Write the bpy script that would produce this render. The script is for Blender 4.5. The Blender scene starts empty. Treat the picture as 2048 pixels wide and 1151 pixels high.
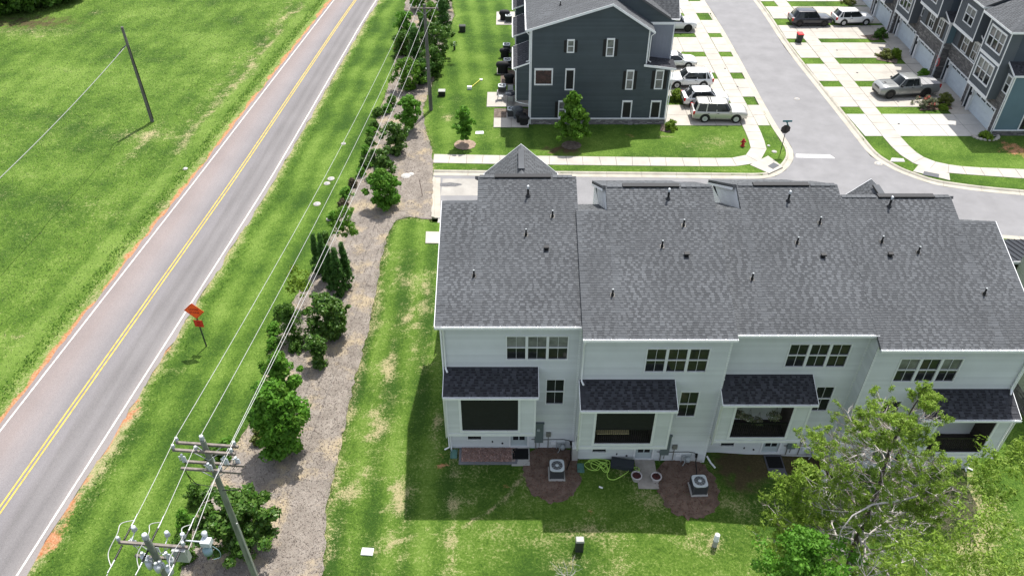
import bpy, math, random
import numpy as np
from mathutils import Vector, Matrix
random.seed(7)
rng = np.random.default_rng(7)
R = math.radians
SC = bpy.context.scene
COL = SC.collection

# ------------------------------------------------------------------ camera, sky, sun, exposure
CAM_H = 36.0
FPX = 1581.0 / 2048.0
TILT = R(39.7)
cam_d = bpy.data.cameras.new('camera')
cam_d.lens = 36.0 * FPX
cam_d.sensor_width = 36.0
cam_d.clip_end = 2000
cam = bpy.data.objects.new('camera', cam_d)
COL.objects.link(cam)
cam.location = (0, 0, CAM_H)
cam.rotation_euler = (R(90) - TILT, 0, 0)
SC.camera = cam

SUN = Vector((0.19, 0.44, 1.0)).normalized()          # direction towards the sun
SUN_EL = math.asin(SUN.z)
SUN_AZ = math.atan2(SUN.x, SUN.y)
W = bpy.data.worlds.new('World')
SC.world = W
W.use_nodes = True
nt = W.node_tree
sky = nt.nodes.new('ShaderNodeTexSky')
sky.sky_type = 'NISHITA'
sky.sun_disc = False
sky.sun_elevation = SUN_EL
sky.sun_rotation = SUN_AZ
sky.air_density = 1.0
sky.dust_density = 2.0
sky.ozone_density = 1.0
bg = nt.nodes['Background']
bg.inputs['Strength'].default_value = 0.15
hs_ = nt.nodes.new('ShaderNodeHueSaturation')      # thin bright cloud: a paler sky
hs_.inputs['Saturation'].default_value = .5
hs_.inputs['Value'].default_value = 1.15
nt.links.new(sky.outputs[0], hs_.inputs['Color'])
nt.links.new(hs_.outputs[0], bg.inputs['Color'])
sd = bpy.data.lights.new('sun', 'SUN')
sd.energy = 4.4
sd.angle = R(0.55)
sd.color = (1.0, 0.955, 0.88)
sun = bpy.data.objects.new('sun', sd)
COL.objects.link(sun)
sun.rotation_euler = SUN.to_track_quat('Z', 'Y').to_euler()
SC.view_settings.view_transform = 'Standard'
SC.view_settings.look = 'None'
SC.view_settings.exposure = 0.5
SC.view_settings.gamma = 1.0
SC.view_settings.use_curve_mapping = False

# ------------------------------------------------------------------ ground from photograph pixels
_s, _c = math.sin(TILT), math.cos(TILT)
def sstep(a, b, x):
    t = min(1.0, max(0.0, (x - a) / (b - a)))
    return t * t * (3 - 2 * t)
def land(x, y):
    """height of the ground: the back yard drops gently towards the right"""
    return -0.75 * sstep(5, 19, x) * (1 - sstep(36, 46, y))
def ray(u, v):
    x = (u - 1024) / 1581.0
    y = (575.5 - v) / 1581.0
    return x, _c + y * _s, -_s + y * _c
def G(u, v, z=0.0):
    d = ray(u, v)
    t = (z - CAM_H) / d[2]
    return Vector((d[0] * t, d[1] * t, z))
def GL(u, v):
    z = 0.0
    for _ in range(5):
        p = G(u, v, z)
        z = land(p.x, p.y)
    return Vector((p.x, p.y, z))
def WY(u, v, Y):
    d = ray(u, v)
    t = Y / d[1]
    return Vector((d[0] * t, Y, CAM_H + d[2] * t))

# ------------------------------------------------------------------ materials
MATS = {}
def mat(name, col, rough=.8, var=.0, scale=3.0, bump=0.0, bscale=40.0, metal=0.0, spec=.4,
        island=0.0, col2=None, stretch=None, coat=0.0, trans=0.0, detail=4.0, islandcol=None):
    """procedural principled material in world coordinates"""
    if name in MATS:
        return MATS[name]
    m = bpy.data.materials.new(name)
    m.use_nodes = True
    n = m.node_tree.nodes
    l = m.node_tree.links
    b = n['Principled BSDF']
    b.inputs['Roughness'].default_value = rough
    b.inputs['Metallic'].default_value = metal
    b.inputs['Specular IOR Level'].default_value = spec
    b.inputs['Coat Weight'].default_value = coat
    b.inputs['Coat Roughness'].default_value = .08
    geo = n.new('ShaderNodeNewGeometry')
    pos = geo.outputs['Position']
    if stretch:
        mp = n.new('ShaderNodeMapping')
        mp.inputs['Scale'].default_value = stretch
        l.new(pos, mp.inputs['Vector'])
        pos = mp.outputs[0]
    cur = None
    rgb = n.new('ShaderNodeRGB')
    rgb.outputs[0].default_value = (*col, 1)
    cur = rgb.outputs[0]
    if var > 0 or col2:
        no = n.new('ShaderNodeTexNoise')
        no.inputs['Scale'].default_value = scale
        no.inputs['Detail'].default_value = detail
        no.inputs['Roughness'].default_value = .62
        l.new(pos, no.inputs['Vector'])
        ra = n.new('ShaderNodeMapRange')
        ra.inputs[1].default_value = .34
        ra.inputs[2].default_value = .66
        l.new(no.outputs[0], ra.inputs[0])
        mx = n.new('ShaderNodeMix')
        mx.data_type = 'RGBA'
        l.new(ra.outputs[0], mx.inputs[0])
        a = col2 if col2 else tuple(c * (1 + var) for c in col)
        l.new(cur, mx.inputs[6])
        mx.inputs[7].default_value = (*a, 1)
        if not col2:
            mx.inputs[6].default_value = (*[c * (1 - var) for c in col], 1)
            m.node_tree.links.remove(mx.inputs[6].links[0])
        cur = mx.outputs[2]
    if island > 0:
        hs = n.new('ShaderNodeMix')
        hs.data_type = 'RGBA'
        hs.blend_type = 'MULTIPLY'
        hs.inputs[0].default_value = 1.0
        r2 = n.new('ShaderNodeMapRange')
        r2.inputs[3].default_value = 1 - island
        r2.inputs[4].default_value = 1 + island
        l.new(geo.outputs['Random Per Island'], r2.inputs[0])
        l.new(cur, hs.inputs[6])
        cb = n.new('ShaderNodeCombineColor')
        for i in range(3):
            l.new(r2.outputs[0], cb.inputs[i])
        l.new(cb.outputs[0], hs.inputs[7])
        cur = hs.outputs[2]
    if islandcol:
        mi = n.new('ShaderNodeMix')
        mi.data_type = 'RGBA'
        mu = n.new('ShaderNodeMath')
        mu.operation = 'MULTIPLY'
        mu.inputs[1].default_value = 7.31
        l.new(geo.outputs['Random Per Island'], mu.inputs[0])
        fr = n.new('ShaderNodeMath')
        fr.operation = 'FRACT'
        l.new(mu.outputs[0], fr.inputs[0])
        l.new(fr.outputs[0], mi.inputs[0])
        l.new(cur, mi.inputs[6])
        mi.inputs[7].default_value = (*islandcol, 1)
        cur = mi.outputs[2]
    l.new(cur, b.inputs['Base Color'])
    if bump > 0:
        nb = n.new('ShaderNodeTexNoise')
        nb.inputs['Scale'].default_value = bscale
        nb.inputs['Detail'].default_value = 3
        l.new(pos, nb.inputs['Vector'])
        bp = n.new('ShaderNodeBump')
        bp.inputs['Strength'].default_value = 1.0
        bp.inputs['Distance'].default_value = bump
        l.new(nb.outputs[0], bp.inputs['Height'])
        l.new(bp.outputs[0], b.inputs['Normal'])
    if trans > 0:
        tr = n.new('ShaderNodeBsdfTranslucent')
        ms = n.new('ShaderNodeMixShader')
        ms.inputs[0].default_value = trans
        l.new(cur, tr.inputs[0])
        l.new(b.outputs[0], ms.inputs[1])
        l.new(tr.outputs[0], ms.inputs[2])
        l.new(ms.outputs[0], n['Material Output'].inputs['Surface'])
    MATS[name] = m
    return m

M_siding = mat('pale_siding', (.585, .605, .62), .6, .05, .5, island=.05)
M_sidingd = mat('slate_siding', (.046, .062, .073), .6, .08, .5, island=.10)
M_batten = mat('grey_batten_siding', (.20, .215, .26), .65, .05, .8)
M_battend = mat('charcoal_batten_siding', (.085, .097, .115), .65, .05, .8)
M_blue = mat('blue_siding', (.10, .165, .20), .65, .05, .8)
M_navy = mat('navy_siding', (.05, .065, .085), .65, .05, .8)
M_sage = mat('sage_siding', (.30, .33, .27), .65, .05, .8)
M_white = mat('white_trim', (.70, .71, .73), .5, .04, 2)
M_gut = mat('white_gutter', (.80, .81, .82), .4, .04, 2)
M_slot = mat('shingle_shadow_band', (.055, .058, .063), .95, .12, .5)
M_slotd = mat('dark_shingle_shadow_band', (.017, .017, .021), .95, .12, .5)
M_shing = mat('shingle', (.084, .090, .098), .92, .12, .5, .004, 60, island=.10)
M_tab = mat('shingle_tab', (.092, .098, .106), .92, .16, .35, .004, 60, island=.10)
M_shd = mat('dark_shingle', (.036, .037, .044), .92, .12, .5, .004, 60, island=.1)
M_tabd = mat('dark_shingle_tab', (.045, .047, .055), .92, .15, .6, .004, 60, island=.3)
M_fascia = mat('roof_deck_edge', (.09, .09, .095), .8)
M_glass = mat('window_glass', (.020, .022, .024), .05, .3, 2.0, spec=.35)
M_glassb = mat('window_glass_blind_and_sky', (.17, .175, .17), .15, .35, 1.6, spec=.35)  # paler pane: a drawn blind, and sky reflection put into the base colour
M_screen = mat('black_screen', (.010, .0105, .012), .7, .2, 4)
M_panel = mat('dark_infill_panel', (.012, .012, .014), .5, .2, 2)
M_door = mat('door_paint', (.42, .47, .49), .5, .04, 2)
M_doord = mat('dark_door', (.025, .028, .04), .5, .1, 2)
M_garage = mat('garage_door', (.55, .61, .66), .5, .04, 1.5)
M_black = mat('black_metal', (.010, .010, .011), .45)
M_rubber = mat('rubber', (.012, .012, .012), .85)
M_shutter = mat('black_shutter', (.010, .010, .012), .6)
M_wood = mat('weathered_wood', (.19, .165, .145), .85, .25, 5, .004, 60, stretch=(1, 1, .15))
M_pole = mat('pole_wood', (.13, .125, .115), .85, .3, 6, .004, 60, stretch=(1, 1, .12))
M_poleg = mat('treated_pole_wood', (.16, .18, .14), .75, .28, 7, .004, 60, stretch=(1, 1, .12))
M_galv = mat('galvanised_metal', (.42, .43, .44), .45, .12, 12, metal=.4)
M_ins = mat('grey_porcelain', (.50, .53, .56), .3, .12, 12, spec=.6)
M_wire = mat('wire_aluminium', (.46, .46, .45), .45, .08, 8, metal=.2)
M_conc = mat('concrete', (.40, .375, .335), .85, .10, .7, .002, 50, island=.06)
M_conc2 = mat('new_concrete', (.43, .418, .395), .85, .08, .8, .002, 50, island=.05)
M_joint = mat('slab_joint', (.12, .11, .095), .9)
M_kerb = mat('kerb_concrete', (.39, .365, .31), .85, .12, .9, .002, 50)
M_paint = mat('road_paint_white', (.54, .54, .51), .75, .28, 3, detail=8)
M_paintw = mat('worn_white_paint', (.80, .80, .79), .7, col2=(.55, .55, .54), scale=9)
M_paintgrey = mat('tyre_worn_paint', (.30, .30, .31), .8, .3, 15)
M_paty = mat('road_paint_yellow', (.52, .38, .065), .75, .28, 3, detail=8)
M_st = mat('ledge_stone', (.17, .165, .16), .9, .2, 4, .006, 30, island=.45, islandcol=(.10, .095, .10))
M_std = mat('dark_ledge_stone', (.24, .23, .24), .9, .2, 4, .006, 30, island=.45, islandcol=(.12, .115, .125))
M_mort = mat('mortar', (.10, .098, .095), .95)
M_tank = mat('grey_enamel', (.33, .36, .37), .5, .05, 3)
M_ac = mat('ac_top', (.50, .54, .56), .5, .06, 3)
M_acb = mat('ac_body', (.06, .062, .065), .6)
M_fan = mat('fan_blue_grey', (.13, .17, .25), .4, metal=.3)
M_mat = mat('door_mat_rubber', (.006, .006, .007), .9)
M_hose = mat('lime_hose', (.50, .78, .14), .5)
M_red = mat('red_paint', (.33, .015, .02), .45)
M_redlid = mat('red_lid', (.60, .03, .03), .5)
M_or = mat('orange_sign', (1.0, .11, .012), .5, .05, 3)
M_ordk = mat('sign_print_dark_red', (.38, .012, .006), .6)
M_teal = mat('teal_sign', (.0, .12, .15), .5)
M_signb = mat('sign_back', (.030, .026, .026), .5)
M_bark = mat('bark', (.13, .105, .085), .9, .3, 8, .01, 20)
M_barkg = mat('grey_bark', (.28, .26, .25), .9, .3, 8, .004, 30)
M_terra = mat('green_plastic', (.09, .20, .17), .6, .1, 5)
M_grav = mat('bark_chip_print', (.30, .17, .13), .9, .5, 30, .01, 40)
M_white2 = mat('white_plastic', (.78, .79, .78), .5, .04, 4)
M_cream = mat('cream_wood', (.55, .47, .28), .7, .1, 5)
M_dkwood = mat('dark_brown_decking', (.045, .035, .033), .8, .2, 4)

# ------------------------------------------------------------------ mesh builder
def tag(o, label=None, cat=None, group=None, kind=None):
    if label: o['label'] = label
    if cat: o['category'] = cat
    if group: o['group'] = group
    if kind: o['kind'] = kind
    return o
def empty(name, loc=(0, 0, 0), rz=0.0, label=None, cat=None, group=None):
    o = bpy.data.objects.new(name, None)
    o.empty_display_size = .3
    COL.objects.link(o)
    o.location = loc
    o.rotation_euler = (0, 0, rz)
    return tag(o, label, cat, group)
def rootloc(o):
    v = Vector((0, 0, 0))
    while o is not None:
        v = v + o.location
        o = o.parent
    return v
class Fr:
    """frame: origin, two in-plane directions and the outward normal"""
    def __init__(s, O, U, V, N):
        s.O, s.U, s.V, s.N = Vector(O), Vector(U), Vector(V), Vector(N)
    def __call__(s, u, v, n=0.0):
        return s.O + s.U * u + s.V * v + s.N * n
class MB:
    def __init__(s):
        s.v = []
        s.f = []
        s.mi = []
        s.m = 0
        s.sm = []
    def face(s, *pts, smooth=False):
        b = len(s.v)
        s.v.extend([tuple(p) for p in pts])
        s.f.append(tuple(range(b, b + len(pts))))
        s.mi.append(s.m)
        s.sm.append(smooth)
    def grid(s, rows, close=False, smooth=True):
        b = len(s.v)
        n = len(rows[0])
        for r in rows:
            s.v.extend([tuple(p) for p in r])
        for i in range(len(rows) - 1):
            for j in range(n if close else n - 1):
                k = (j + 1) % n
                s.f.append((b + i * n + j, b + i * n + k, b + (i + 1) * n + k, b + (i + 1) * n + j))
                s.mi.append(s.m)
                s.sm.append(smooth)
    def hexa(s, p):
        """p: 8 corners, bottom four then top four, same order"""
        b = len(s.v)
        s.v.extend([tuple(q) for q in p])
        for f in ((0, 3, 2, 1), (4, 5, 6, 7), (0, 1, 5, 4), (1, 2, 6, 5), (2, 3, 7, 6), (3, 0, 4, 7)):
            s.f.append(tuple(b + i for i in f))
            s.mi.append(s.m)
            s.sm.append(False)
    def box(s, x0, y0, z0, x1, y1, z1):
        s.hexa([(x0, y0, z0), (x1, y0, z0), (x1, y1, z0), (x0, y1, z0), (x0, y0, z1), (x1, y0, z1), (x1, y1, z1), (x0, y1, z1)])
    def fbox(s, F, u0, v0, n0, u1, v1, n1):
        s.hexa([F(u0, v0, n0), F(u1, v0, n0), F(u1, v1, n0), F(u0, v1, n0), F(u0, v0, n1), F(u1, v0, n1), F(u1, v1, n1), F(u0, v1, n1)])
    def prism(s, pts, d):
        d = Vector(d)
        pts = [Vector(p) for p in pts]
        n = len(pts)
        b = len(s.v)
        s.v.extend([tuple(p) for p in pts] + [tuple(p + d) for p in pts])
        fs = [tuple(b + i for i in range(n)), tuple(b + n + i for i in reversed(range(n)))]
        fs += [(b + i, b + (i + 1) % n, b + n + (i + 1) % n, b + n + i) for i in range(n)]
        for f in fs:
            s.f.append(f)
            s.mi.append(s.m)
            s.sm.append(False)
    def tube(s, path, r, n=8, r2=None, cap=True, smooth=True):
        path = [Vector(p) for p in path]
        rows = []
        up = Vector((0, 0, 1))
        prev = None
        for i, p in enumerate(path):
            d = (path[min(i + 1, len(path) - 1)] - path[max(i - 1, 0)])
            d.normalize()
            if prev is None:
                a = d.cross(up if abs(d.z) < .95 else Vector((1, 0, 0))).normalized()
            else:
                a = (prev - d * prev.dot(d))
                a = a.normalized() if a.length > 1e-6 else d.cross(up).normalized()
            prev = a
            bb = d.cross(a)
            t = i / (len(path) - 1)
            rr = (r if r2 is None else r * (1 - t) + r2 * t) if not isinstance(r, (list, tuple)) else r[i]
            rows.append([p + (a * math.cos(2 * math.pi * k / n) + bb * math.sin(2 * math.pi * k / n)) * rr for k in range(n)])
        s.grid(rows, close=True, smooth=smooth)
        if cap:
            s.face(*rows[0])
            s.face(*rows[-1])
    def lathe(s, c, prof, n=16, axis='z', smooth=True):
        c = Vector(c)
        rows = []
        for r, h in prof:
            row = []
            for k in range(n):
                a = 2 * math.pi * k / n
                if axis == 'z': q = Vector((r * math.cos(a), r * math.sin(a), h))
                elif axis == 'y': q = Vector((r * math.cos(a), h, r * math.sin(a)))
                else: q = Vector((h, r * math.cos(a), r * math.sin(a)))
                row.append(c + q)
            rows.append(row)
        s.grid(rows, close=True, smooth=smooth)
        if prof[0][0] > 1e-4: s.face(*rows[0])
        if prof[-1][0] > 1e-4: s.face(*rows[-1])
    def build(s, name, mats, parent=None, label=None, cat=None, group=None, kind=None, loc=None):
        if not s.f:
            return None
        me = bpy.data.meshes.new(name)
        off = rootloc(parent) if parent is not None else (Vector(loc) if loc is not None else Vector((0, 0, 0)))
        vs = s.v if off.length == 0 else [(x - off.x, y - off.y, z - off.z) for x, y, z in s.v]
        me.from_pydata(vs, [], s.f)
        if not isinstance(mats, (list, tuple)):
            mats = [mats]
        for m in mats:
            me.materials.append(m)
        me.polygons.foreach_set('material_index', s.mi)
        me.polygons.foreach_set('use_smooth', s.sm)
        me.update()
        o = bpy.data.objects.new(name, me)
        COL.objects.link(o)
        if parent is not None:
            o.parent = parent
        elif loc is not None:
            o.location = loc
        return tag(o, label, cat, group, kind)
def copy_tree(o, parent=None):
    c = o.copy()
    COL.objects.link(c)
    c.parent = parent
    for ch in [k for k in bpy.data.objects if k.parent == o]:
        copy_tree(ch, c)
    return c
KIDS = {}
def place(o, loc, rz=0.0, label=None, scale=None, group=None):
    o.location = loc
    o.rotation_euler = (0, 0, rz)
    if label: o['label'] = label
    if group: o['group'] = group
    if scale: o.scale = (scale,) * 3 if not isinstance(scale, tuple) else scale
    return o
def np_mesh(name, verts, faces, mats, parent=None, smooth=False, loc=None, **kw):
    """verts (n,3), faces (m,k) arrays"""
    me = bpy.data.meshes.new(name)
    nv, nf, k = len(verts), len(faces), faces.shape[1]
    me.vertices.add(nv)
    me.vertices.foreach_set('co', np.asarray(verts, dtype=np.float32).ravel())
    me.loops.add(nf * k)
    me.loops.foreach_set('vertex_index', np.asarray(faces, dtype=np.int32).ravel())
    me.polygons.add(nf)
    me.polygons.foreach_set('loop_start', np.arange(nf, dtype=np.int32) * k)
    me.polygons.foreach_set('loop_total', np.full(nf, k, dtype=np.int32))
    if smooth:
        me.polygons.foreach_set('use_smooth', np.ones(nf, dtype=bool))
    for m in (mats if isinstance(mats, (list, tuple)) else [mats]):
        me.materials.append(m)
    me.update(calc_edges=True)
    me.validate()
    o = bpy.data.objects.new(name, me)
    COL.objects.link(o)
    if parent is not None: o.parent = parent
    if loc is not None: o.location = loc
    return tag(o, **kw)

# ---------------- polygons clipped into courses (siding, shingles)
def pext(poly, v):
    us = []
    n = len(poly)
    for i in range(n):
        (a, b), (c, d) = poly[i], poly[(i + 1) % n]
        if (b - v) * (d - v) <= 0 and abs(b - d) > 1e-9:
            us.append(a + (c - a) * (v - b) / (d - b))
    return (min(us), max(us)) if us else None
def minus(iv, holes):
    for h0, h1 in holes:
        out = []
        for a, b in iv:
            if h1 <= a or h0 >= b: out.append((a, b))
            else:
                if h0 > a + 1e-4: out.append((a, h0))
                if h1 < b - 1e-4: out.append((h1, b))
        iv = out
    return iv
def courses(mb, F, poly, holes, step, lift, start=None, tabs=None, tabm=1, tl=(.14, .40), tgap=(.07, .36)):
    v0, v1 = min(p[1] for p in poly), max(p[1] for p in poly)
    base = v0 if start is None else start
    lv = {round(v0, 5), round(v1, 5)}
    for p in poly: lv.add(round(p[1], 5))
    for h in holes:
        for q in (h[1], h[3]):
            if v0 < q < v1: lv.add(round(q, 5))
    k = 0
    while base + k * step < v1:
        if base + k * step > v0: lv.add(round(base + k * step, 5))
        k += 1
    lv = sorted(lv)
    for a, b in zip(lv, lv[1:]):
        if b - a < 1e-3: continue
        mid = (a + b) / 2
        e0, e1 = pext(poly, a + 1e-5), pext(poly, b - 1e-5)
        if not e0 or not e1: continue
        ci = math.floor((mid - base) / step + 1e-6)
        cs = base + ci * step
        fa, fb = (a - cs) / step, (b - cs) / step
        na, nb = lift * (1 - fa), lift * (1 - fb)
        hs = [(h[0], h[2]) for h in holes if h[1] < mid < h[3]]
        em = ((e0[0] + e1[0]) / 2, (e0[1] + e1[1]) / 2)
        for (s, t) in minus([em], hs):
            sa, sb = (e0[0], e1[0]) if abs(s - em[0]) < 1e-6 else (s, s)
            ta, tb = (e0[1], e1[1]) if abs(t - em[1]) < 1e-6 else (t, t)
            mb.m = 0
            mb.face(F(sa, a, na), F(ta, a, na), F(tb, b, nb), F(sb, b, nb))
            if lift > 0 and abs(a - cs) < 1e-4:
                mb.face(F(sa, a, 0), F(ta, a, 0), F(ta, a, na), F(sa, a, na))
            if tabs and abs(a - cs) < 1e-4 and abs(b - cs - step) < 2e-3:
                mb.m = tabm
                lo, hi = max(sa, sb), min(ta, tb)
                u = lo + random.uniform(0, .55)
                while u < hi - .06:
                    w = min(random.uniform(*tl), hi - u)
                    h = tabs
                    p = [F(u, a - .004, na), F(u + w, a - .004, na), F(u + w, b, nb), F(u, b, nb),
                         F(u, a - .004, na + h), F(u + w, a - .004, na + h), F(u + w, b, nb + h), F(u, b, nb + h)]
                    bi = len(mb.v)
                    mb.v.extend([tuple(q) for q in p])
                    for f in ((4, 5, 6, 7), (0, 1, 5, 4), (1, 2, 6, 5), (3, 0, 4, 7)):
                        mb.f.append(tuple(bi + i for i in f))
                        mb.mi.append(mb.m)
                        mb.sm.append(False)
                    g_ = random.uniform(*tgap)
                    gw = min(g_, hi - u - w)
                    if gw > .03:
                        mb.m = 2
                        q1, q2 = .002 + na, .002 + na * .5
                        mb.face(F(u + w, a, q1), F(u + w + gw, a, q1), F(u + w + gw, a + .52 * step, q2), F(u + w, a + .52 * step, q2))
                        mb.m = tabm
                    u += w + g_
                mb.m = 0
def stones(mb, F, poly, holes, h=(.09, .17), w=(.22, .62), depth=(.03, .075)):
    """ledge stone veneer: each stone a box of its own, joints recessed"""
    v0, v1 = min(p[1] for p in poly), max(p[1] for p in poly)
    v = v0
    while v < v1 - .03:
        hh = min(random.uniform(*h), v1 - v)
        mid = v + hh / 2
        e = pext(poly, mid)
        if e:
            hs = [(q[0], q[2]) for q in holes if q[1] < mid < q[3]]
            for s, t in minus([e], hs):
                u = s
                while u < t - .02:
                    ww = min(random.uniform(*w), t - u)
                    if t - (u + ww) < .08: ww = t - u
                    d = random.uniform(*depth)
                    mb.fbox(F, u + .006, v + .006, 0, u + ww - .006, v + hh - .006, d)
                    u += ww
        v += hh
X_, Y_, Z_ = Vector((1, 0, 0)), Vector((0, 1, 0)), Vector((0, 0, 1))
# ------------------------------------------------------------------ the setting
from mathutils.geometry import tessellate_polygon
def px(pts):
    return [G(u, v) for u, v in pts]
def arr(pts):
    return np.array([(p[0], p[1]) for p in pts])
def dense(pts, step=.5, closed=False):
    out = []
    P_ = list(pts) + ([pts[0]] if closed else [])
    for a, b in zip(P_, P_[1:]):
        a, b = Vector((a[0], a[1], 0)), Vector((b[0], b[1], 0))
        k = max(1, int((b - a).length / step))
        for i in range(k):
            out.append(a.lerp(b, i / k))
    if not closed: out.append(Vector((P_[-1][0], P_[-1][1], 0)))
    return out
def inpoly(X, Y, poly):
    c = np.zeros(X.shape, bool)
    n = len(poly)
    for i in range(n):
        x0, y0 = poly[i][0], poly[i][1]
        x1, y1 = poly[(i + 1) % n][0], poly[(i + 1) % n][1]
        if y0 == y1: continue
        cr = ((y0 > Y) != (y1 > Y)) & (X < (x1 - x0) * (Y - y0) / (y1 - y0) + x0)
        c ^= cr
    return c
def distline(X, Y, line):
    d = np.full(X.shape, 1e9)
    for (a, b) in zip(line, line[1:]):
        ax, ay, bx, by = a[0], a[1], b[0], b[1]
        L = (bx - ax) ** 2 + (by - ay) ** 2
        t = np.clip(((X - ax) * (bx - ax) + (Y - ay) * (by - ay)) / L, 0, 1)
        d = np.minimum(d, np.hypot(X - ax - t * (bx - ax), Y - ay - t * (by - ay)))
    return d
def smooth_noise(X, Y, s, seed):
    r = np.random.default_rng(seed)
    out = np.zeros(X.shape)
    for k in range(7):
        a = r.uniform(0, 6.28)
        f = r.uniform(.5, 1.6) / s
        out += np.sin((X * math.cos(a) + Y * math.sin(a)) * f * 6.28 + r.uniform(0, 6.28) + 1.3 * np.sin((X * math.sin(a) - Y * math.cos(a)) * f * 3.1))
    return out / 3.2

# main road: edge lines read off the photograph, extended straight both ways
roadL = [(-32.6, 4), (-29.96, 30.24), (-26.95, 57.75), (-23.2, 94.3), (-18.5, 140)]
roadR = [(-26.35, 4), (-23.55, 30.24), (-20.62, 57.75), (-17.85, 94.3), (-13.1, 140)]
def road_at(y):
    for i in range(len(roadL) - 1):
        if y <= roadL[i + 1][1] or i == len(roadL) - 2:
            a, b = roadL[i], roadL[i + 1]
            t = (y - a[1]) / (b[1] - a[1])
            c, d = roadR[i], roadR[i + 1]
            t2 = (y - c[1]) / (d[1] - c[1])
            return a[0] + (b[0] - a[0]) * t, c[0] + (d[0] - c[0]) * t2
ys = np.arange(4, 140.1, 1.5)
RL = np.array([road_at(y)[0] for y in ys])
RR = np.array([road_at(y)[1] for y in ys])
for _ in range(12):                                   # ease the bends
    RL[1:-1] = (RL[:-2] + RL[2:] + 2 * RL[1:-1]) / 4
    RR[1:-1] = (RR[:-2] + RR[2:] + 2 * RR[1:-1]) / 4
def road_uv(y, t, z=0.0):
    a, b = np.interp(y, ys, RL), np.interp(y, ys, RR)
    return Vector((a + (b - a) * t, y, z))

# side street outline (road side of the kerb)
k_nw = px([(866, 348), (1000, 349.5), (1300, 352.5), (1470, 354.5), (1530, 355), (1552, 350), (1572, 338), (1585, 322), (1589, 308), (1583, 290), (1556, 252)]) + [Vector((25.07, 72, 0)), Vector((25.05, 85, 0)), Vector((24.8, 96, 0)), Vector((23.8, 112, 0)), Vector((22, 130, 0))]
k_ne = [Vector((28.6, 130, 0)), Vector((30.2, 112, 0)), Vector((30.9, 97, 0)), Vector((30.75, 86, 0)), Vector((31.3, 76, 0)), Vector((31.65, 70, 0))] + px([(1715, 277), (1742, 310), (1773, 329), (1800, 343), (1820, 350), (1855, 363), (1891, 371), (1976, 382), (2048, 388)]) + [Vector((64, 51.5, 0))]
k_s = [Vector((64, 46.0, 0)), Vector((50, 48.4, 0)), Vector((38.3, 49.9, 0)), Vector((30, 51.2, 0)), Vector((22, 51.9, 0)), Vector((-5.9, 52.1, 0))]
def dedup(l):
    o = [l[0]]
    for p in l[1:]:
        if (p - o[-1]).length > .05: o.append(p)
    return o
street_poly = [Vector((p.x, p.y, 0)) for p in (k_nw + k_ne + k_s)]

# mulch bed outline
bedL = px([(800, -60), (812, 0), (800, 60), (786, 140), (768, 200), (742, 270), (722, 340), (694, 400), (672, 450), (648, 510), (600, 580), (566, 640), (540, 690), (531, 750), (512, 830), (478, 880), (430, 950), (392, 1040), (362, 1151), (330, 1260)])
bedR = px([(905, -60), (902, 0), (908, 32), (890, 80), (876, 130), (862, 175), (846, 215), (850, 255), (862, 295), (867, 330), (863, 440), (818, 434), (792, 440), (776, 470), (762, 520), (751, 590), (738, 660), (714, 740), (694, 830), (672, 930), (654, 1010), (646, 1151), (640, 1260)])
bed_poly = dedup(bedL + bedR[::-1])

# ground grid
GX0, GX1, GY0, GY1, GS = -66.0, 66.0, 8.0, 128.0, .3
gx = np.arange(GX0, GX1 + 1e-6, GS)
gy = np.arange(GY0, GY1 + 1e-6, GS)
X, Y = np.meshgrid(gx, gy)
Lx = np.interp(Y, ys, RL)
Rx = np.interp(Y, ys, RR)
dl, dr = Lx - X, X - Rx                                # distance outside the road's edge lines
smv = np.vectorize(sstep)
def ss(a, b, x):
    t = np.clip((x - a) / (b - a), 0, 1)
    return t * t * (3 - 2 * t)
Z = -0.75 * ss(5, 19, X) * (1 - ss(36, 46, Y))
ins = inpoly(X, Y, street_poly)
Z = np.where(ins | (distline(X, Y, [(p.x, p.y) for p in street_poly] + [(street_poly[0].x, street_poly[0].y)]) < .5), -.60, Z)
onroad = (dl < .35) & (dr < .35)
Z = np.where(onroad, Z - .06, Z)
field = dl > .3
Z = Z + np.where(field & (dl > 1.2), .05 * smooth_noise(X, Y, 2.2, 3) * ss(1.2, 3, dl), 0)
Z = Z - np.where(field, .25 * np.exp(-((dl - 4.2) / 1.6) ** 2), 0)      # roadside swale
verge = (dr > .4) & (X < -9)
Z = Z + np.where(verge, .02 * smooth_noise(X, Y, 1.5, 5) * ss(.4, 1.2, dr), 0)
n1, n2, n3 = smooth_noise(X, Y, 9, 11), smooth_noise(X, Y, 3, 12), smooth_noise(X, Y, 1.1, 13)
dry = np.zeros(X.shape)
clay = np.zeros(X.shape)
tone = .5 + .16 * n1 + .12 * n2
# red clay shoulders
clay += np.clip(1.3 - (dl - .2) / np.maximum(.55 + .25 * n2, .1), 0, 1) * (dl > 0) * (1.15 + .25 * n3)
dry += np.clip(1.2 - (dl - .6) / 1.1, 0, 1) * (dl > 0) * .45
wid = .55 + .28 * n2
clay += np.clip(1.2 - (dr - .15) / np.maximum(wid, .15), 0, 1) * (dr > 0) * np.where(Y < 52, .62, .35) * (.7 + .35 * n3)
dry += np.clip(1.25 - (dr - .3) / (.75 + .3 * n2), 0, 1) * (dr > 0) * .75
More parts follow.
